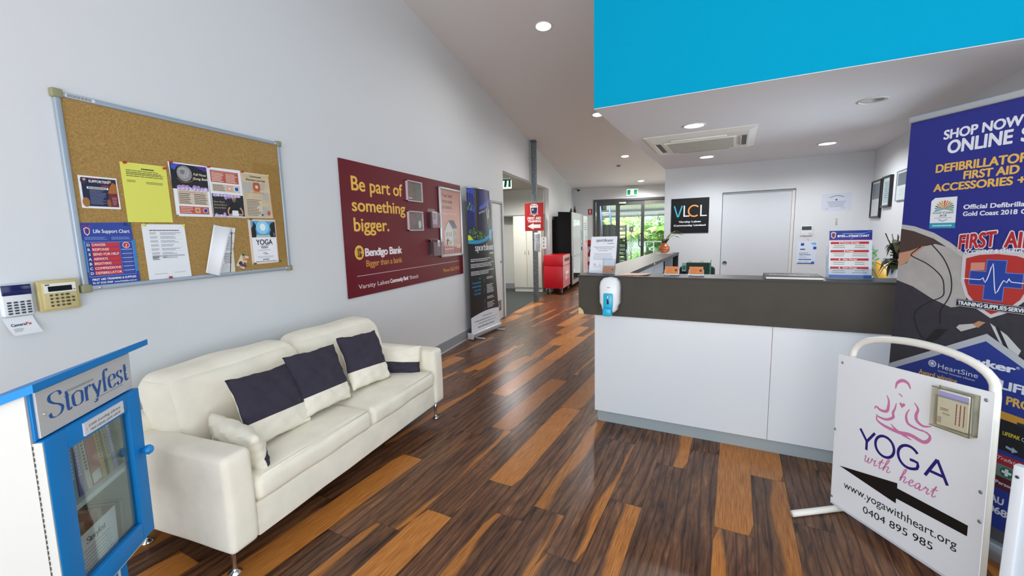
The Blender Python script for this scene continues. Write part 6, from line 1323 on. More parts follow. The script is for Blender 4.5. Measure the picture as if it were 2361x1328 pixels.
# ------------------------------------------------------------------ behind the counter
def office():
    c = F2(-.37, 5.62)
    t = thing('office_chair', 'dark swivel office chair behind the reception counter', 'chair', c, TH); NV = mat('#141627', .8)
    q = MB(); q.rbox((-.23, -.06, .62), (.17, .02, 1.055), .04, NV, 4, div=(4, 1, 4)); q.build('backrest', t)
    q = MB(); q.rbox((-.25, .02, .44), (.23, .48, .52), .03, NV, 4, div=(4, 4, 1)); q.build('seat', t)
    q = MB(); q.tube([(-.02, .25, .44), (-.02, .25, .09)], .03, INK, 12); q.tube([(-.02, -.02, .68), (-.02, -.03, .5), (-.02, .1, .43)], .02, INK, 8); q.build('column', t)
    for i in range(5):
        a = 2*pi*i/5; q = MB(); q.tube([(-.02, .25, .11), (-.02+.27*cos(a), .25+.27*sin(a), .07)], [.025, .015], INK, 8); q.lathe([(.02, -.02), (.03, -.015), (.03, .015), (.02, .02)], INK, 14, (-.02+.28*cos(a), .25+.28*sin(a), .03), 'x'); q.build('leg', t)
    t = thing('shopping_bag', 'dark green shopping bag hanging on the back of the office chair', 'bag', c+EX*-.005-EY*.10+Vector((0, 0, .72)), TH); DG = mat('#0d2a22', .7); LG = mat('#2f7d4d', .6)
    q = MB(); q.box((-.135, -.045, 0), (.12, .03, .385), DG); q.build('body', t); q = MB(); q.box((.12, -.045, .0), (.135, .03, .385), LG); q.build('gusset', t)
    for x in (-.11, .02):
        q = MB(); q.tube([(x, -.01, .38), (x+.005, -.01, .405), (x+.02, -.01, .41), (x+.03, -.01, .38)], .003, mat('#4f8f62', .6), 6); q.build('handle', t)
    q = MB(); q.tube([(.125, -.01, .38), (.128, -.01, .40), (.138, -.01, .418)], .004, LG, 6); q.build('handle', t)
    q = MB(); q.box((-.185, -.03, .28), (-.137, .0, .385), mat('#8fa9a4', .3)); q.box((-.18, -.032, .30), (-.145, -.029, .35), mat('#1d6a58', .4)); q.build('side_pocket', t)
    # low cabinet with the ball and the vase
    c = F2(1.2, 4.55); t = thing('low_cabinet', 'low white cabinet behind the right end of the counter', 'cabinet', c, TH); WH = mat('#cfd3d8', .45)
    q = MB(); q.box((-.42, -.38, .08), (.42, .4, .952), WH); q.build('carcass', t); q = MB(); q.box((-.43, -.4, .952), (.42, .4, .978), WH); q.build('top', t); q = MB(); q.box((-.40, -.34, 0), (.40, .38, .08), INK); q.build('plinth', t)
    q = MB(); q.box((-.41, -.395, .1), (-.003, -.38, .94), WH); q.build('door', t); q = MB(); q.box((.003, -.395, .1), (.41, -.395+.015, .94), WH); q.build('door', t)
    t = thing('water_polo_ball', 'yellow ball with dark seams on the low cabinet behind the counter', 'ball', F2(1.045, 4.62, .98), .4); r = .112; YE = mat('#e0a62a', .5, bump=.2, bscale=200); SE = mat('#4a330f', .6)
    q = MB(); q.lathe([(max(.001, r*cos(R(a))), r+r*sin(R(a))) for a in range(-90, 91, 6)], YE, 40); q.build('shell', t)
    for k in range(3):
        q = MB(); pts = []
        for i in range(49):
            a = 2*pi*i/48; p = Vector((cos(a), sin(a), 0))*(r+.0005)
            p = Matrix.Rotation(pi/3*k, 3, 'Z') @ (Matrix.Rotation(R(62), 3, 'X') @ p); pts.append(p+Vector((0, 0, r)))
        q.tube(pts, .0022, SE, 6, False); q.build('seam', t)
    t = thing('vase_with_dried_plant', 'white vase with dark dried foliage, half hidden by the blue first aid banner', 'vase', F2(1.115, 4.29, .98))
    q = MB(); q.lathe([(.035, 0), (.045, .01), (.05, .06), (.04, .13), (.032, .17), (.035, .18), (.03, .18)], mat('#dfe3e8', .25), 24); q.build('vase', t)
    rn = random.Random(8); cols = [mat(h, .6, noise=.3, nscale=30) for h in ('#22241a', '#4d4a2f', '#6b6a4a', '#1a1c16', '#3f4a2a')]
    for i in range(60):
        q = MB(); a = rn.uniform(0, 2*pi); L = rn.uniform(.08, .2); h = rn.uniform(.05, .33); b0 = Vector((0, 0, .16+h*.6)); d = (EX*cos(a)+EY*sin(a)*.7); sd = d.cross(Vector((0, 0, 1))).normalized()
        pts = [b0+d*L*u*.55+Vector((0, 0, h*.4*u-L*.75*u*u*rn.uniform(.5, 1.1))) for u in (0, .25, .5, .75, 1)]; w = rn.uniform(.016, .042); vs = []
        for j, p in enumerate(pts): ww = w*(.35, 1, .95, .6, .04)[j]; vs += [p+sd*ww, p-sd*ww]
        q.add(vs, [(2*j, 2*j+1, 2*j+3, 2*j+2) for j in range(4)], cols[i % 5], True); q.build('leaf', t)
    for i in range(9):
        q = MB(); a = rn.uniform(0, 2*pi); d = EX*cos(a)+EY*sin(a); q.tube([(0, 0, .12), d*.02+Vector((0, 0, .3)), d*rn.uniform(.04, .1)+Vector((0, 0, rn.uniform(.38, .5)))], .003, cols[i % 5], 6); q.build('stem', t)
    q = MB(); rn = random.Random(4)
    for i in range(60):
        p = EX*rn.uniform(-.06, .06)+EY*rn.uniform(-.05, .05)+Vector((0, 0, rn.uniform(.19, .33))); d1 = Vector((rn.uniform(-1, 1), rn.uniform(-1, 1), rn.uniform(-1, 1))).normalized(); d2 = d1.orthogonal().normalized(); q.add([p-d1*.02, p+d2*.008, p+d1*.02, p-d2*.008], [(0, 1, 2, 3)], mat('#5fae4a', .5))
    for k in range(6): q.tube([(0, 0, .1), (.02*cos(k), .02*sin(k), .2), (.045*cos(k), .045*sin(k), .27)], .0025, mat('#5fae4a', .5), 5)
    q.lathe([(.03, 0), (.045, .02), (.05, .10), (.048, .11)], mat('#b7c9c0', .3), 20); tag(q.build('small_plant', None, F2(.95, 4.36, .98)), 'small green leafed pot plant just left of the dried foliage', 'plant')
office()
RW = Frame(F2(0, 7.5), TH)
def reception_wall():
    q = MB(); BK = mat('#0e0e12', .55, spec=.3); y = -.012; q.box((-.952, y, 1.446), (-.384, -.001, 2.006), BK); CY = mat('#35b3cf', .4); WT = mat('#ecedf0', .4); OR = mat('#e99a4a', .4)
    def bar(a, b, w, m): 
        d = Vector((b[0]-a[0], b[1]-a[1])).normalized(); n_ = Vector((-d.y, d.x))*w/2; q.poly([(a[0]+n_.x, a[1]+n_.y), (b[0]+n_.x, b[1]+n_.y), (b[0]-n_.x, b[1]-n_.y), (a[0]-n_.x, a[1]-n_.y)], m, 1, y)
    bar((-.905, 1.89), (-.852, 1.715), .021, CY); bar((-.784, 1.89), (-.84, 1.715), .021, CY); q.poly([(-.862, 1.72), (-.83, 1.72), (-.838, 1.705), (-.854, 1.705)], CY, 2, y)
    q.rect(-.762, 1.712, -.742, 1.89, WT, 1, y); q.rect(-.742, 1.712, -.672, 1.73, WT, 1, y); q.rect(-.512, 1.712, -.492, 1.89, WT, 1, y); q.rect(-.492, 1.712, -.415, 1.73, WT, 1, y)
    q.stroke([(-.602+.084*cos(R(a)), 1.80+.086*sin(R(a))) for a in range(45, 320, 12)], OR, .022, l=2, y=y)
    q.text('Varsity Lakes', -.665, 1.617, .026, WT, .33, 'c', bold=.04, l=1, y=y); q.text('Community Limited', -.668, 1.558, .026, WT, .48, 'c', bold=.04, l=1, y=y)
    RW.put(q, 'wall_sign', 'square black community company sign with coloured letters on the reception wall', 'sign')
    t = RW.root('air_con_controller', 'white wall controller with dark screen right of the sliding door', 'controller', .917, 1.37)
    q = MB(); q.rbox((.845, -.018, 1.37), (.99, 0, 1.516), .006, mat('#dfe2e3', .4), 2, div=(1, 1, 1)); q.para(.87, 1.395, .90, 1.385, 1, GREY, 1, -.018, 3, .5, 0); RW.part(q, 'case', t)
    q = MB(); q.box((.857, -.0195, 1.452), (.975, -.017, 1.506), mat('#14191f', .15)); RW.part(q, 'screen', t); q = MB(); q.rbox((.94, -.021, 1.39), (.975, -.017, 1.415), .002, mat('#c5c9c8', .4), 2, div=(1, 1, 1)); RW.part(q, 'button', t)
    q = MB(); y = -.002; q.sheet([(1.075, 1.712), (1.418, 1.712), (1.418, 1.956), (1.075, 1.956)], mat('#ccd0de', .55), .001, y); q.stroke([(1.165, 1.90), (1.245, 1.925), (1.33, 1.905)], INK, .006, l=1, y=y); q.disc(1.245, 1.868, .011, .011, INK, 1, y); q.para(1.12, 1.85, 1.375, 1.765, 6, mat('#6b7085', .5), 1, y, 3, .3, .45, 'c'); q.para(1.12, 1.755, 1.16, 1.745, 1, GREY, 1, y, 4, .5, 0); q.para(1.3, 1.755, 1.36, 1.745, 1, GREY, 1, y, 5, .5, 0)
    RW.put(q, 'certificate', 'pale unframed certificate on the wall right of the sliding door', 'certificate')
    q = MB(); y = -.002; q.sheet([(.815, .95), (1.045, .95), (1.06, 1.287), (.818, 1.287)], mat('#d9e2f0', .5), .001, y); BL = mat('#20469f', .4); LB = mat('#7fb2e0', .4)
    q.rect(.86, 1.225, .90, 1.262, BL, 1, y); q.rect(.855, 1.165, .915, 1.18, mat('#14235c', .4), 1, y); q.rect(1.0, 1.235, 1.045, 1.272, LB, 1, y); q.rect(1.012, 1.17, 1.05, 1.21, BL, 1, y); q.rect(.98, 1.25, 1.01, 1.265, LB, 2, y); q.text('Certificate of', .845, 1.112, .014, mat('#14235c', .4), .11, bold=.02, l=1, y=y); q.text('Appreciation', .845, 1.087, .016, mat('#14235c', .4), .14, bold=.03, l=1, y=y); q.para(.845, 1.065, .94, 1.05, 1, GREY, 1, y, 7, .5, 0)
    q.rect(.84, 1.015, .995, 1.03, mat('#2f6bb8', .4), 1, y); q.para(.84, .995, .89, .98, 2, GREY, 1, y, 8, .4, 0); q.para(.91, .995, .965, .98, 2, GREY, 1, y, 9, .4, 0); q.rect(.825, .958, 1.0, .972, mat('#14307a', .4), 1, y); q.rect(.995, .958, 1.035, .985, BL, 2, y); q.rect(1.005, .985, 1.03, 1.002, LB, 2, y)
    RW.put(q, 'certificate', 'blue and white certificate sheet below the wall controller', 'certificate')
    q = MB(); q.rbox((1.25, -.004, 1.515), (1.275, 0, 1.61), .003, mat('#c2bfb6', .5), 2, div=(1, 1, 1)); q.tube([(1.262, -.004, 1.56), (1.262, -.02, 1.55), (1.262, -.026, 1.535), (1.262, -.022, 1.52)], .004, mat('#b3aa90', .4), 8); q.tube([(1.262, -.004, 1.595), (1.262, -.012, 1.60)], .004, mat('#b3aa90', .4), 8); RW.put(q, 'wall_hook', 'little pale hook on the wall below the unframed certificate', 'hook')
    q = MB(); q.tube([(.938, -.001, 1.32), (.942, -.006, 1.315), (.948, -.006, 1.30)], .003, mat('#7f8fb5', .5), 6); RW.put(q, 'tape_strip', 'scrap of tape on the wall between controller and blue certificate', 'tape')
    SR = Frame(F2(1.63, 0), TH-R(90))      # right wall: local x runs towards the viewer (-t)
    def frame(lab, t0, t1, z0, z1, w, m, dep, draw):
        x0, x1 = -t0, -t1
        t = SR.root('framed_certificate', lab, 'picture frame', (x0+x1)/2, z0, 0, 'framed certificates on the right wall')
        for a, b in (((x0, z0), (x1, z0+w)), ((x0, z1-w), (x1, z1)), ((x0, z0+w), (x0+w, z1-w)), ((x1-w, z0+w), (x1, z1-w))):
            q = MB(); q.box((a[0], -dep, a[1]), (b[0], 0, b[1]), m); SR.part(q, 'rail', t)
        q = MB(); q.box((x0+w, -dep*.6, z0+w), (x1-w, -.002, z1-w), mat('#c9d0d2', .4)); draw(q, x0+w, x1-w, z0+w, z1-w, -dep*.6); SR.part(q, 'certificate', t)
    def dr1(q, a, b, c, d, y): q.rect(a+.02, (c+d)/2, b-.02, d-.02, mat('#59626b', .3), 1, y); q.para(a+.05, (c+d)/2-.03, b-.05, c+.04, 7, MIDG, 1, y, 3, .25, .3, 'c')
    def dr2(q, a, b, c, d, y): q.rect(a+.03, c+.03, b-.03, d-.03, mat('#a9b9be', .4), 1, y); q.para(a+.06, d-.05, b-.06, c+.08, 8, mat('#4f6670', .5), 2, y, 4, .35, .4, 'c')
    frame('black framed certificate on the right wall, farther and larger of two', 7.41, 6.995, 1.595, 2.08, .022, mat('#0c0c0e', .35), .03, dr1)
    frame('black framed certificate on the right wall, nearer of two', 6.93, 6.60, 1.715, 2.088, .022, mat('#0c0c0e', .35), .035, dr2)
    frame('thin silver framed certificate on the right wall, half behind the blue banner', 6.44, 6.02, 1.766, 2.10, .010, ALU, .02, dr1)
reception_wall()

# ------------------------------------------------------------------ blue first aid banner
def banner_right():
    rz = R(-61.77); t = thing('pull_up_banner', 'large blue first aid pull-up banner at the right end of the counter', 'banner', (1.22, 2.739, 0), rz)
    q = MB(); q.rbox((-.012, -.05, .02), (.862, .05, .105), .03, mat('#b9bec2', .3, .6), 4, div=(1, 1, 1)); q.build('base', t)
    for x in (.16, .70):
        q = MB(); q.rbox((x-.025, -.17, .002), (x+.025, .08, .02), .004, mat('#c9ccd0', .35, .5), 2, div=(1, 1, 1)); q.build('foot', t)
    q = MB(); q.tube([(.425, .04, .1), (.425, .03, 2.0)], .009, ALU, 10); q.build('pole', t)
    q = MB(); q.rbox((-.005, -.012, 2.002), (.855, .012, 2.032), .006, mat('#bfc4c8', .35, .5), 3, div=(1, 1, 1)); q.build('top_rail', t)
    q = MB(); NV = mat('#2c3286', .42, spec=.3); WT = mat('#e2e6f0', .4); YE = mat('#e3b75a', .4); y = 0
    q.sheet([(0, .10), (.85, .10), (.85, 2.003), (0, 2.003)], NV, .0008, 0)
    T = lambda s, x, z, h, m, w, **k: q.text(s, x, z, h, m, w, bold=.035, **k)
    T('SHOP NOW', .151, 1.892, .04, WT, .275, l=2); T('IN OUR', .455, 1.892, .04, WT, .18, l=2); T('ONLINE', .172, 1.825, .055, WT, .226, l=2); T('STORE', .428, 1.825, .055, WT, .20, l=2)
    T('DEFIBRILLATORS', .132, 1.742, .036, YE, .345, l=2); T('+ FULL', .49, 1.742, .036, YE, .15, l=2); T('FIRST AID', .245, 1.698, .034, YE, .187, l=2); T('KITS', .455, 1.698, .034, YE, .09, l=2); T('ACCESSORIES +', .13, 1.653, .033, YE, .325, l=2); T('MORE', .47, 1.653, .033, YE, .11, l=2)
    q.poly([(.127, 1.477), (.232, 1.477), (.229, 1.622), (.14, 1.622), (.125, 1.607)], mat('#e6ebf0', .4), 2); q.rect(.127, 1.477, .232, 1.502, mat('#2596b4', .4), 3); q.para(.14, 1.494, .22, 1.485, 1, mat('#a9dbe8', .4), 4, 0, 3, .8, 0)
    for i in range(13):
        a = pi*(-.1+1.2*i/12); c_ = ('#4a9a3c', '#2f86b0', '#2a6a58', '#8a8a2c', '#c7862a', '#d9862f', '#c8402c', '#e0a63a', '#d9862f', '#c7a22c', '#2a6a58', '#3a9ac0', '#3f8f4a')[i]; q.poly([(.182, 1.566), (.182+.036*cos(a-.09), 1.571+.034*sin(a-.09)), (.182+.041*cos(a), 1.571+.038*sin(a)), (.182+.036*cos(a+.09), 1.571+.034*sin(a+.09))], mat(c_, .4), 4)
    q.text('Gold Coast', .179, 1.546, .011, mat('#171a20', .4), .085, 'c', shear=.25, l=4); q.text('2018', .179, 1.532, .010, mat('#171a20', .4), .03, 'c', shear=.2, l=4); q.rect(.145, 1.525, .215, 1.5262, INK, 4); q.stroke([(.163, 1.519), (.18, 1.511), (.197, 1.519)], INK, .002, l=4)
    q.text('Official Defibrillator', .2575, 1.562, .019, WT, .245, bold=.03, l=2); q.text('Gold Coast 2018', .258, 1.531, .019, WT, .185, bold=.03, l=2); q.text('Commonwealth Games', .455, 1.531, .019, WT, .25, bold=.03, l=2)
    # photograph of a first aider, below the sloping white edge
    def P(pts, c, l): q.poly(pts, mat(c, .4) if isinstance(c, str) else c, l)
    curve = [(0, 1.50), (.06, 1.489), (.15, 1.455), (.22, 1.41), (.30, 1.345), (.42, 1.26), (.85, .98)]
    P(curve+[(.85, .10), (0, .10)], '#b9bab8', 1); low = [(a, b-.022-.008*i/3) for i, (a, b) in enumerate(curve)]
    P(low+[(.85, .10), (0, .10)], mat('#34323a', .5, noise=.15, nscale=40), 2)
    P([(0, 1.475), (.06, 1.462), (.15, 1.425), (.185, 1.397), (.15, 1.405), (.10, 1.388), (.04, 1.362), (0, 1.352)], '#4a3a34', 3)
    P([(0, 1.352), (.05, 1.365), (.10, 1.388), (.12, 1.392), (.06, 1.335), (.035, 1.30), (0, 1.283)], '#c08f74', 4)
    P([(0, 1.283), (.04, 1.30), (.06, 1.345), (.10, 1.385), (.16, 1.402), (.22, 1.385), (.29, 1.33), (.31, 1.2), (.30, 1.12), (.25, 1.105), (.17, 1.135), (.08, 1.185), (0, 1.21)], mat('#aaa7a4', .6, noise=.12, nscale=9), 3)
    DK = mat('#1a181c', .5)
    q.stroke([(.10, 1.388), (.06, 1.35), (.07, 1.335), (.14, 1.30), (.20, 1.245), (.215, 1.19), (.21, 1.15), (.15, 1.11), (.10, 1.05), (.12, .97), (.15, .93)], DK, .005, l=5); q.stroke([(.145, 1.40), (.20, 1.335), (.235, 1.26), (.245, 1.19), (.235, 1.14), (.21, 1.08), (.215, 1.02)], DK, .005, l=5)
    P([(.155, .92), (.20, .99), (.25, 1.0), (.21, .94), (.165, .905)], '#1d1b20', 5); P([(.155, .9), (.18, .905), (.175, .915), (.158, .912)], '#c0783c', 5)
    P([(.28, 1.015), (.29, 1.03), (.34, 1.045), (.37, 1.06), (.36, 1.035), (.30, 1.0)], '#c6c4c0', 6); P([(.34, 1.043), (.36, 1.062), (.385, 1.06), (.36, 1.03)], '#b58a6c', 7); P([(.40, 1.06), (.46, 1.02), (.51, .965), (.50, .93), (.44, .98)], '#c6c9ca', 6); P([(.42, 1.045), (.43, 1.05), (.50, .90), (.49, .89)], '#232126', 7)
    P([(.205, .87), (.26, .925), (.33, .945), (.45, .945), (.50, .92), (.56, .86)], '#d09a4a', 4); P([(.48, .90), (.52, .915), (.56, .87), (.50, .85)], '#9a8a7c', 8)
    # shield logo
    def sh(k, c, l, dz=0): 
        cx, cz = .4, 1.225; P([(cx+(a-cx)*k, cz+(b-cz)*k+dz) for a, b in ((.275, 1.355), (.33, 1.375), (.40, 1.382), (.47, 1.375), (.525, 1.355), (.522, 1.235), (.50, 1.17), (.46, 1.12), (.40, 1.082), (.34, 1.12), (.30, 1.17), (.278, 1.235))], c, l)
    sh(1, '#c9c7ca', 9); sh(.88, '#b0302c', 10)
    P([(.31, 1.32), (.36, 1.325), (.36, 1.29), (.31, 1.285)], '#cf8a78', 11)
    BL = mat('#1e3f9c', .4); LB = mat('#6c82c4', .4)
    for g, m_, l in ((.003, LB, 12), (0, BL, 13)):
        q.rect(.368-g, 1.163-g, .431+g, 1.335+g, m_, l); q.rect(.312-g, 1.225-g, .488+g, 1.283+g, m_, l)
    q.stroke([(.285, 1.2475), (.35, 1.2475), (.359, 1.258), (.368, 1.236), (.378, 1.27), (.388, 1.322), (.398, 1.25), (.408, 1.192), (.42, 1.225), (.43, 1.252), (.44, 1.243), (.447, 1.262), (.455, 1.247), (.515, 1.247)], WT, .0035, l=14, sub=2)
    q.poly([(.273, 1.116), (.533, 1.116), (.533, 1.15), (.273, 1.15)], mat('#15151a', .4), 15); q.rect(.275, 1.118, .531, 1.1195, WT, 16); q.rect(.275, 1.1465, .531, 1.148, WT, 16); q.text('TRAINING·SUPPLIES·SERVICE', .279, 1.125, .0165, WT, .248, bold=.04, l=17)
    q.text('FIRST', .2585, 1.378, .066, mat('#d9d4da', .4), .130, bold=.075, l=15, slope=.14); q.text('FIRST', .260, 1.380, .062, mat('#b0202c', .4), .127, bold=.035, l=16, slope=.14); q.text('AID', .417, 1.392, .066, mat('#d9d4da', .4), .10, bold=.075, l=15, slope=-.02); q.text('AID', .419, 1.394, .062, mat('#b0202c', .4), .097, bold=.035, l=16, slope=-.02)
    q.text('ACCIDENT & EMERGENCY', .280, 1.358, .0165, WT, .245, bold=.03, l=16, slope=.08)
    # lower blue roof shape with makers' names
    P([(0, .755), (.397, 1.012), (.85, .72), (.85, .10), (0, .10)], '#b7bbc2', 18); P([(0, .722), (.397, .978), (.85, .69), (.85, .10), (0, .10)], '#24388c', 19)
    q.text('stryker', .297, .865, .032, WT, .205, bold=.04, l=20); q.text('®', .505, .885, .011, WT, .012, l=20); q.disc(.204, .818, .017, .017, WT, 20); q.disc(.204, .818, .013, .013, mat('#24388c', .4), 21)
    for i in range(4): a = pi*i/4; q.stroke([(.204-.011*cos(a), .818-.011*sin(a)), (.204+.011*cos(a), .818+.011*sin(a))], WT, .0035, l=22)
    q.text('HeartSine', .229, .803, .023, WT, .155, l=20); q.text('Inventor Innovator Lifesaver', .231, .786, .009, WT, .145, l=20); q.stroke([(.425, .815), (.435, .826), (.443, .815), (.452, .825), (.46, .815), (.443, .793)], WT, .009, l=20); q.text('LIFEPAK', .4635, .786, .035, WT, .20, bold=.04, l=20)
    q.text('Award winning', .15, .75, .024, YE, .16, bold=.02, l=20); q.text('PRODUCTS', .489, .724, .035, YE, .21, bold=.035, l=20)
    P([(.47, .69), (.85, .665), (.85, .50), (.47, .52)], '#1d1d20', 20); P([(.47, .69), (.85, .665), (.85, .64), (.47, .655)], '#d09a3a', 21); q.rect(.53, .648, .60, .662, INK, 22); q.text('LIFEPAK', .49, .588, .016, mat('#d6c23a', .4), .055, bold=.03, l=21); q.text('CR2', .55, .588, .016, WT, .03, l=21); P([(.505, .545), (.525, .54), (.525, .548), (.545, .535), (.525, .522), (.525, .53), (.505, .535)], '#9fb4c4', 21)
    P([(.46, .50), (.62, .50), (.64, .48), (.64, .455), (.46, .455)], '#a3252e', 20); q.text('Trafalgar', .482, .475, .015, WT, .09, shear=.3, l=21); P([(.46, .455), (.64, .455), (.64, .40), (.46, .40)], '#6f7f78', 20); q.disc(.518, .427, .022, .022, mat('#1c6b3c', .4), 21); q.rect(.5125, .411, .5235, .443, WT, 22); q.rect(.502, .4215, .534, .4325, WT, 22); P([(.46, .40), (.64, .40), (.64, .345), (.46, .345)], '#5a1a22', 20); q.text('Personal', .487, .365, .014, WT, .07, bold=.02, l=21)
    q.text('WWW.FIRSTAIDAE.COM.AU', .10, .275, .03, WT, .42, bold=.03, l=20); q.text('CO', .533-.035, .275, .03, WT, .04, bold=.03, l=20) if False else None
    q.text('07 5520 5068', .30, .227, .03, WT, .235, bold=.03, l=20); P([(0, .16), (.85, .16), (.85, .10), (0, .10)], '#55585c', 20)
    q.build('graphic', t)
banner_right()

# ------------------------------------------------------------------ yoga pavement sign
def yoga_sign():
    u = Vector((.438, -.898, .046)).normalized(); v = Vector((.003, .053, .999)); n = u.cross(v).normalized(); n = -n if n.dot(Vector((-.899, -.437, .026))) < 0 else n
    v = n.cross(u).normalized(); v = -v if v.z < 0 else v
    P0 = Vector((.939, 2.523, .045))
    mw = Matrix(((u.x, -n.x, v.x, P0.x), (u.y, -n.y, v.y, P0.y), (u.z, -n.z, v.z, P0.z), (0, 0, 0, 1)))
    t = thing('pavement_sign', 'white yoga sign board in a white tube frame, right foreground', 'sign', mw=mw)
    WT = mat('#d6dae0', .38); TB = mat('#efede4', .35)
    q = MB(); y = -.022; q.sheet([(0, 0), (.642, 0), (.645, .80), (.002, .797)], mat('#f3f6fa', .32), .004, y); q.sheet([(-.002, -.012), (.642, -.012), (.642, 0), (0, 0)], WT, .03, y+.001); PK = mat('#d57fae', .4); NV = mat('#2a1a78', .4); BK = mat('#0b0b0d', .45)
    def T(pts, w, m=PK): q.stroke(pts, m, w, l=1, y=y)
    sw = lambda a: (lambda u_: a*(.25+.75*sin(pi*min(1, max(0, u_)))))
    q.stroke([(.294, .705), (.300, .733), (.322, .750), (.345, .744), (.357, .722)], PK, sw(.015), l=1, y=y); q.stroke([(.308, .687), (.318, .683), (.326, .675)], PK, sw(.006), l=1, y=y)
    q.stroke([(.258, .662), (.268, .640), (.268, .612), (.262, .588), (.235, .582), (.212, .592), (.205, .578)], PK, sw(.013), l=1, y=y); q.stroke([(.302, .640), (.298, .615), (.29, .590), (.292, .570), (.262, .548), (.225, .548), (.215, .556)], PK, sw(.012), l=1, y=y)
    q.stroke([(.376, .668), (.392, .645), (.386, .615), (.392, .592), (.418, .580), (.448, .592)], PK, sw(.013), l=1, y=y); q.stroke([(.358, .632), (.348, .608), (.348, .585), (.36, .565), (.40, .558), (.436, .560)], PK, sw(.011), l=1, y=y)
    q.stroke([(.218, .550), (.222, .528), (.26, .515), (.32, .512), (.37, .520), (.42, .512), (.442, .53), (.442, .552), (.41, .562)], PK, sw(.016), l=2, y=y); q.stroke([(.285, .537), (.31, .518), (.345, .507), (.375, .500)], PK, sw(.011), l=3, y=y)
    q.poly([(.326, .626), (.316, .640), (.316, .647), (.322, .650), (.327, .645), (.333, .651), (.339, .648), (.339, .640)], PK, 1, y)
    W_ = .012
    for pts in ([(.142, .455), (.178, .405)], [(.215, .462), (.178, .405)], [(.178, .41), (.178, .362)]): q.stroke(pts, NV, W_, l=2, y=y, sub=2)
    q.stroke([(.263+.043*cos(R(a)), .418+.048*sin(R(a))) for a in range(90, 451, 12)], NV, W_, l=2, y=y, sub=2)
    q.stroke([(.368+.044*cos(R(a)), .420+.049*sin(R(a))) for a in range(38, 300, 12)]+[(.405, .386), (.405, .412), (.374, .412)], NV, W_, l=2, y=y, sub=2)
    for pts in ([(.437, .374), (.478, .462)], [(.478, .462), (.520, .374)], [(.452, .402), (.506, .402)]): q.stroke(pts, NV, W_, l=2, y=y, sub=2)
    # "with heart" in brush script
    S = {'w': (.62, [[(0, .42), (.06, .5), (.06, .2), (.12, .02), (.24, .12), (.28, .45), (.27, .15), (.34, .02), (.46, .15), (.48, .48), (.56, .38)]]),
         'i': (.3, [[(0, .3), (.10, .48), (.08, .15), (.14, .02), (.28, .2)], [(.13, .66), (.15, .69)]]),
         't': (.34, [[(0, .3), (.14, .6), (.2, .85), (.13, .4), (.12, .1), (.2, .02), (.32, .2)], [(.02, .56), (.34, .6)]]),
         'h': (.55, [[(0, .2), (.18, .65), (.24, .98), (.14, .95), (.08, .4), (.05, .0), (.12, .3), (.26, .46), (.32, .36), (.28, .1), (.36, .01), (.5, .2)]]),
         'e': (.4, [[(0, .2), (.2, .28), (.24, .42), (.15, .48), (.05, .3), (.08, .06), (.22, .02), (.38, .2)]]),
         'a': (.5, [[(.28, .42), (.16, .48), (.04, .28), (.06, .06), (.18, .06), (.30, .4), (.28, .12), (.34, .02), (.48, .2)]]),
         'r': (.42, [[(0, .22), (.10, .48), (.13, .38), (.26, .4), (.22, .15), (.28, .02), (.40, .18)]])}
    def script(word, x, z, k, kx):
        for ch in word:
            w, st = S[ch]
            for p in st: q.stroke([(a+.18*b, b) for a, b in p], PK, .05*k, .095*k, .6, 2, y, (x, z), kx, k, 5)
            x += w*kx
    script('with', .168, .303, .062, .072); script('heart', .336, .296, .062, .066)
    q.poly([(.042, .214), (.330, .278), (.3305, .255), (.598, .255), (.597, .211), (.329, .206), (.3285, .182)], BK, 2, y)
    q.text('www.yogawithheart.org', .072, .113, .037, BK, .495, l=2, y=y, slope=.04); q.text('0404 895 985', .180, .047, .033, BK, .305, l=2, y=y, slope=.075)
    for x, z in ((.027, .756), (.622, .765), (.006, .396), (.628, .409), (.008, .03), (.632, .294)): q.lathe([(.005, y), (.007, y-.002), (.003, y-.004)], mat('#9fa4aa', .3, .8), 12, (x, 0, z), 'y')
    q.build('panel', t)
    r = .0165
    q = MB(); pts = [(.060, 0, .0), (.060, 0, .78)]
    for i in range(1, 20):
        a = pi-pi*i/20; pts.append((.346+.286*cos(a), 0, .79+.135*sin(a)**.75))
    pts += [(.632, 0, .78), (.632, 0, .0)]
    q.tube(pts, r, TB, 14); q.build('tube_frame', t)
    q = MB(); q.tube([(.06, 0, .01), (.632, 0, .01)], .013, TB, 10); q.build('cross_tube', t)
    for x in (.03, .61):
        # feet lie on the floor, square to the board
        base = mw @ Vector((x, .03, .0)); f = Vector((n.x, n.y, 0)).normalized(); q = MB(); z = .0175
        a = Vector((base.x, base.y, z))-f*.13; b = Vector((base.x, base.y, z))+f*.30
        inv = mw.inverted(); q.tube([inv @ a, inv @ (a.lerp(b, .5)), inv @ b], .0165, TB, 12); q.build('foot', t)
    A = clear('#fdfcf4', .06, .95, 'oldplastic')
    q = MB(); x0, x1, z0, z1 = .466, .604, .610, .775; d = y-.038
    q.box((x0, y-.003, z0), (x1, y, z1), A); q.box((x0, d, z0), (x0+.004, y, z1), A); q.box((x1-.004, d, z0), (x1, y, z1), A); q.box((x0, d, z0), (x1, y, z0+.004), A); q.box((x0+.012, d, z0), (x1, d+.003, z1-.03), A)
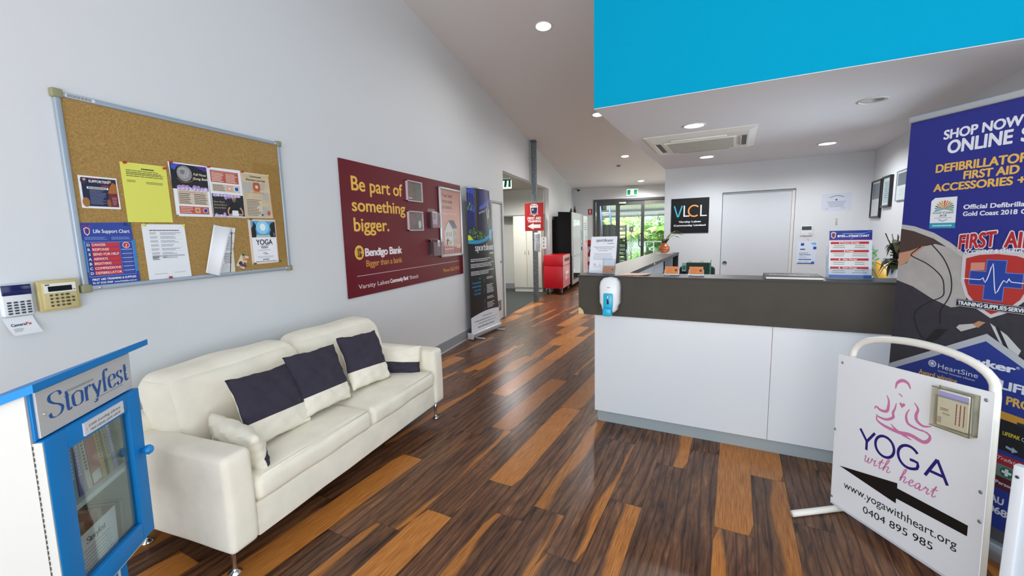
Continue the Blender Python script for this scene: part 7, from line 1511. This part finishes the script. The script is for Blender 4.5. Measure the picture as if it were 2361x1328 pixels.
    for a, b in (((x0, z0), (x1, z0+.003)), ((x1-.004, z0), (x1, z1)), ((x0, z1-.004), (x1, z1))): q.box((a[0], d-.0008, a[1]), (b[0], d+.001, b[1]), mat('#77745f', .4))
    q.build('card_box', t)
    q = MB(); q.sheet([(.484, .620), (.588, .622), (.585, .768), (.482, .762)], mat('#f0eeea', .5), .018, y-.026); yy = y-.026; q.text('YOGA', .502, .668, .008, INK, .026, l=1, y=yy); q.para(.493, .695, .525, .682, 2, mat('#a04a5a', .5), 1, yy, 3, .4, .3)
    for i in range(3): 
        v2 = MB(); v2.para(0, .007, .085, 0, 1, mat('#a04a5a' if i < 2 else '#6a5a5a', .5), 0, 0, 5+i, .5, 0); q.add([(.545+i*.013+p[2], yy-.0004, .64+p[0]) for p in v2.v], v2.f, mat('#a04a5a', .5))
    q.rect(.484, .735, .587, .76, mat('#a9a8d8', .4), 2, yy); q.rect(.486, .63, .50, .655, mat('#c9c3c0', .5), 2, yy)
    o = q.build('business_card'); o.matrix_world = mw; tag(o, 'stack of yoga business cards in the plastic box on the yoga sign', 'card')
yoga_sign()
def plain_sign():
    P = Vector((1.091, 1.676, 0)); rz = R(-52); t = thing('pavement_sign', 'plain white metal framed sign cut off by the right edge of the photo', 'sign', P, rz); WT = mat('#d9dfe6', .35); H = .745
    for x in (0, .56):
        q = MB(); q.rbox((x, -.014, .0), (x+.028, .014, H), .003, WT, 2, div=(1, 1, 1)); q.lathe([(.0035, -.0138), (.005, -.016), (.002, -.0175)], mat('#55595e', .3, .8), 10, (x+.012, 0, H-.035), 'y'); q.build('upright', t)
    for z in (0.05, H-.028):
        q = MB(); q.box((.028, -.012, z), (.56, .012, z+.026), WT); q.build('rail', t)
    q = MB(); q.box((.026, -.004, .06), (.562, .004, H-.01), mat('#cfd8e2', .35)); q.build('panel', t)
    for x in (.0, .56):
        q = MB(); q.rbox((x, -.22, .0), (x+.028, .22, .025), .003, WT, 2, div=(1, 1, 1)); q.build('foot', t)
plain_sign()
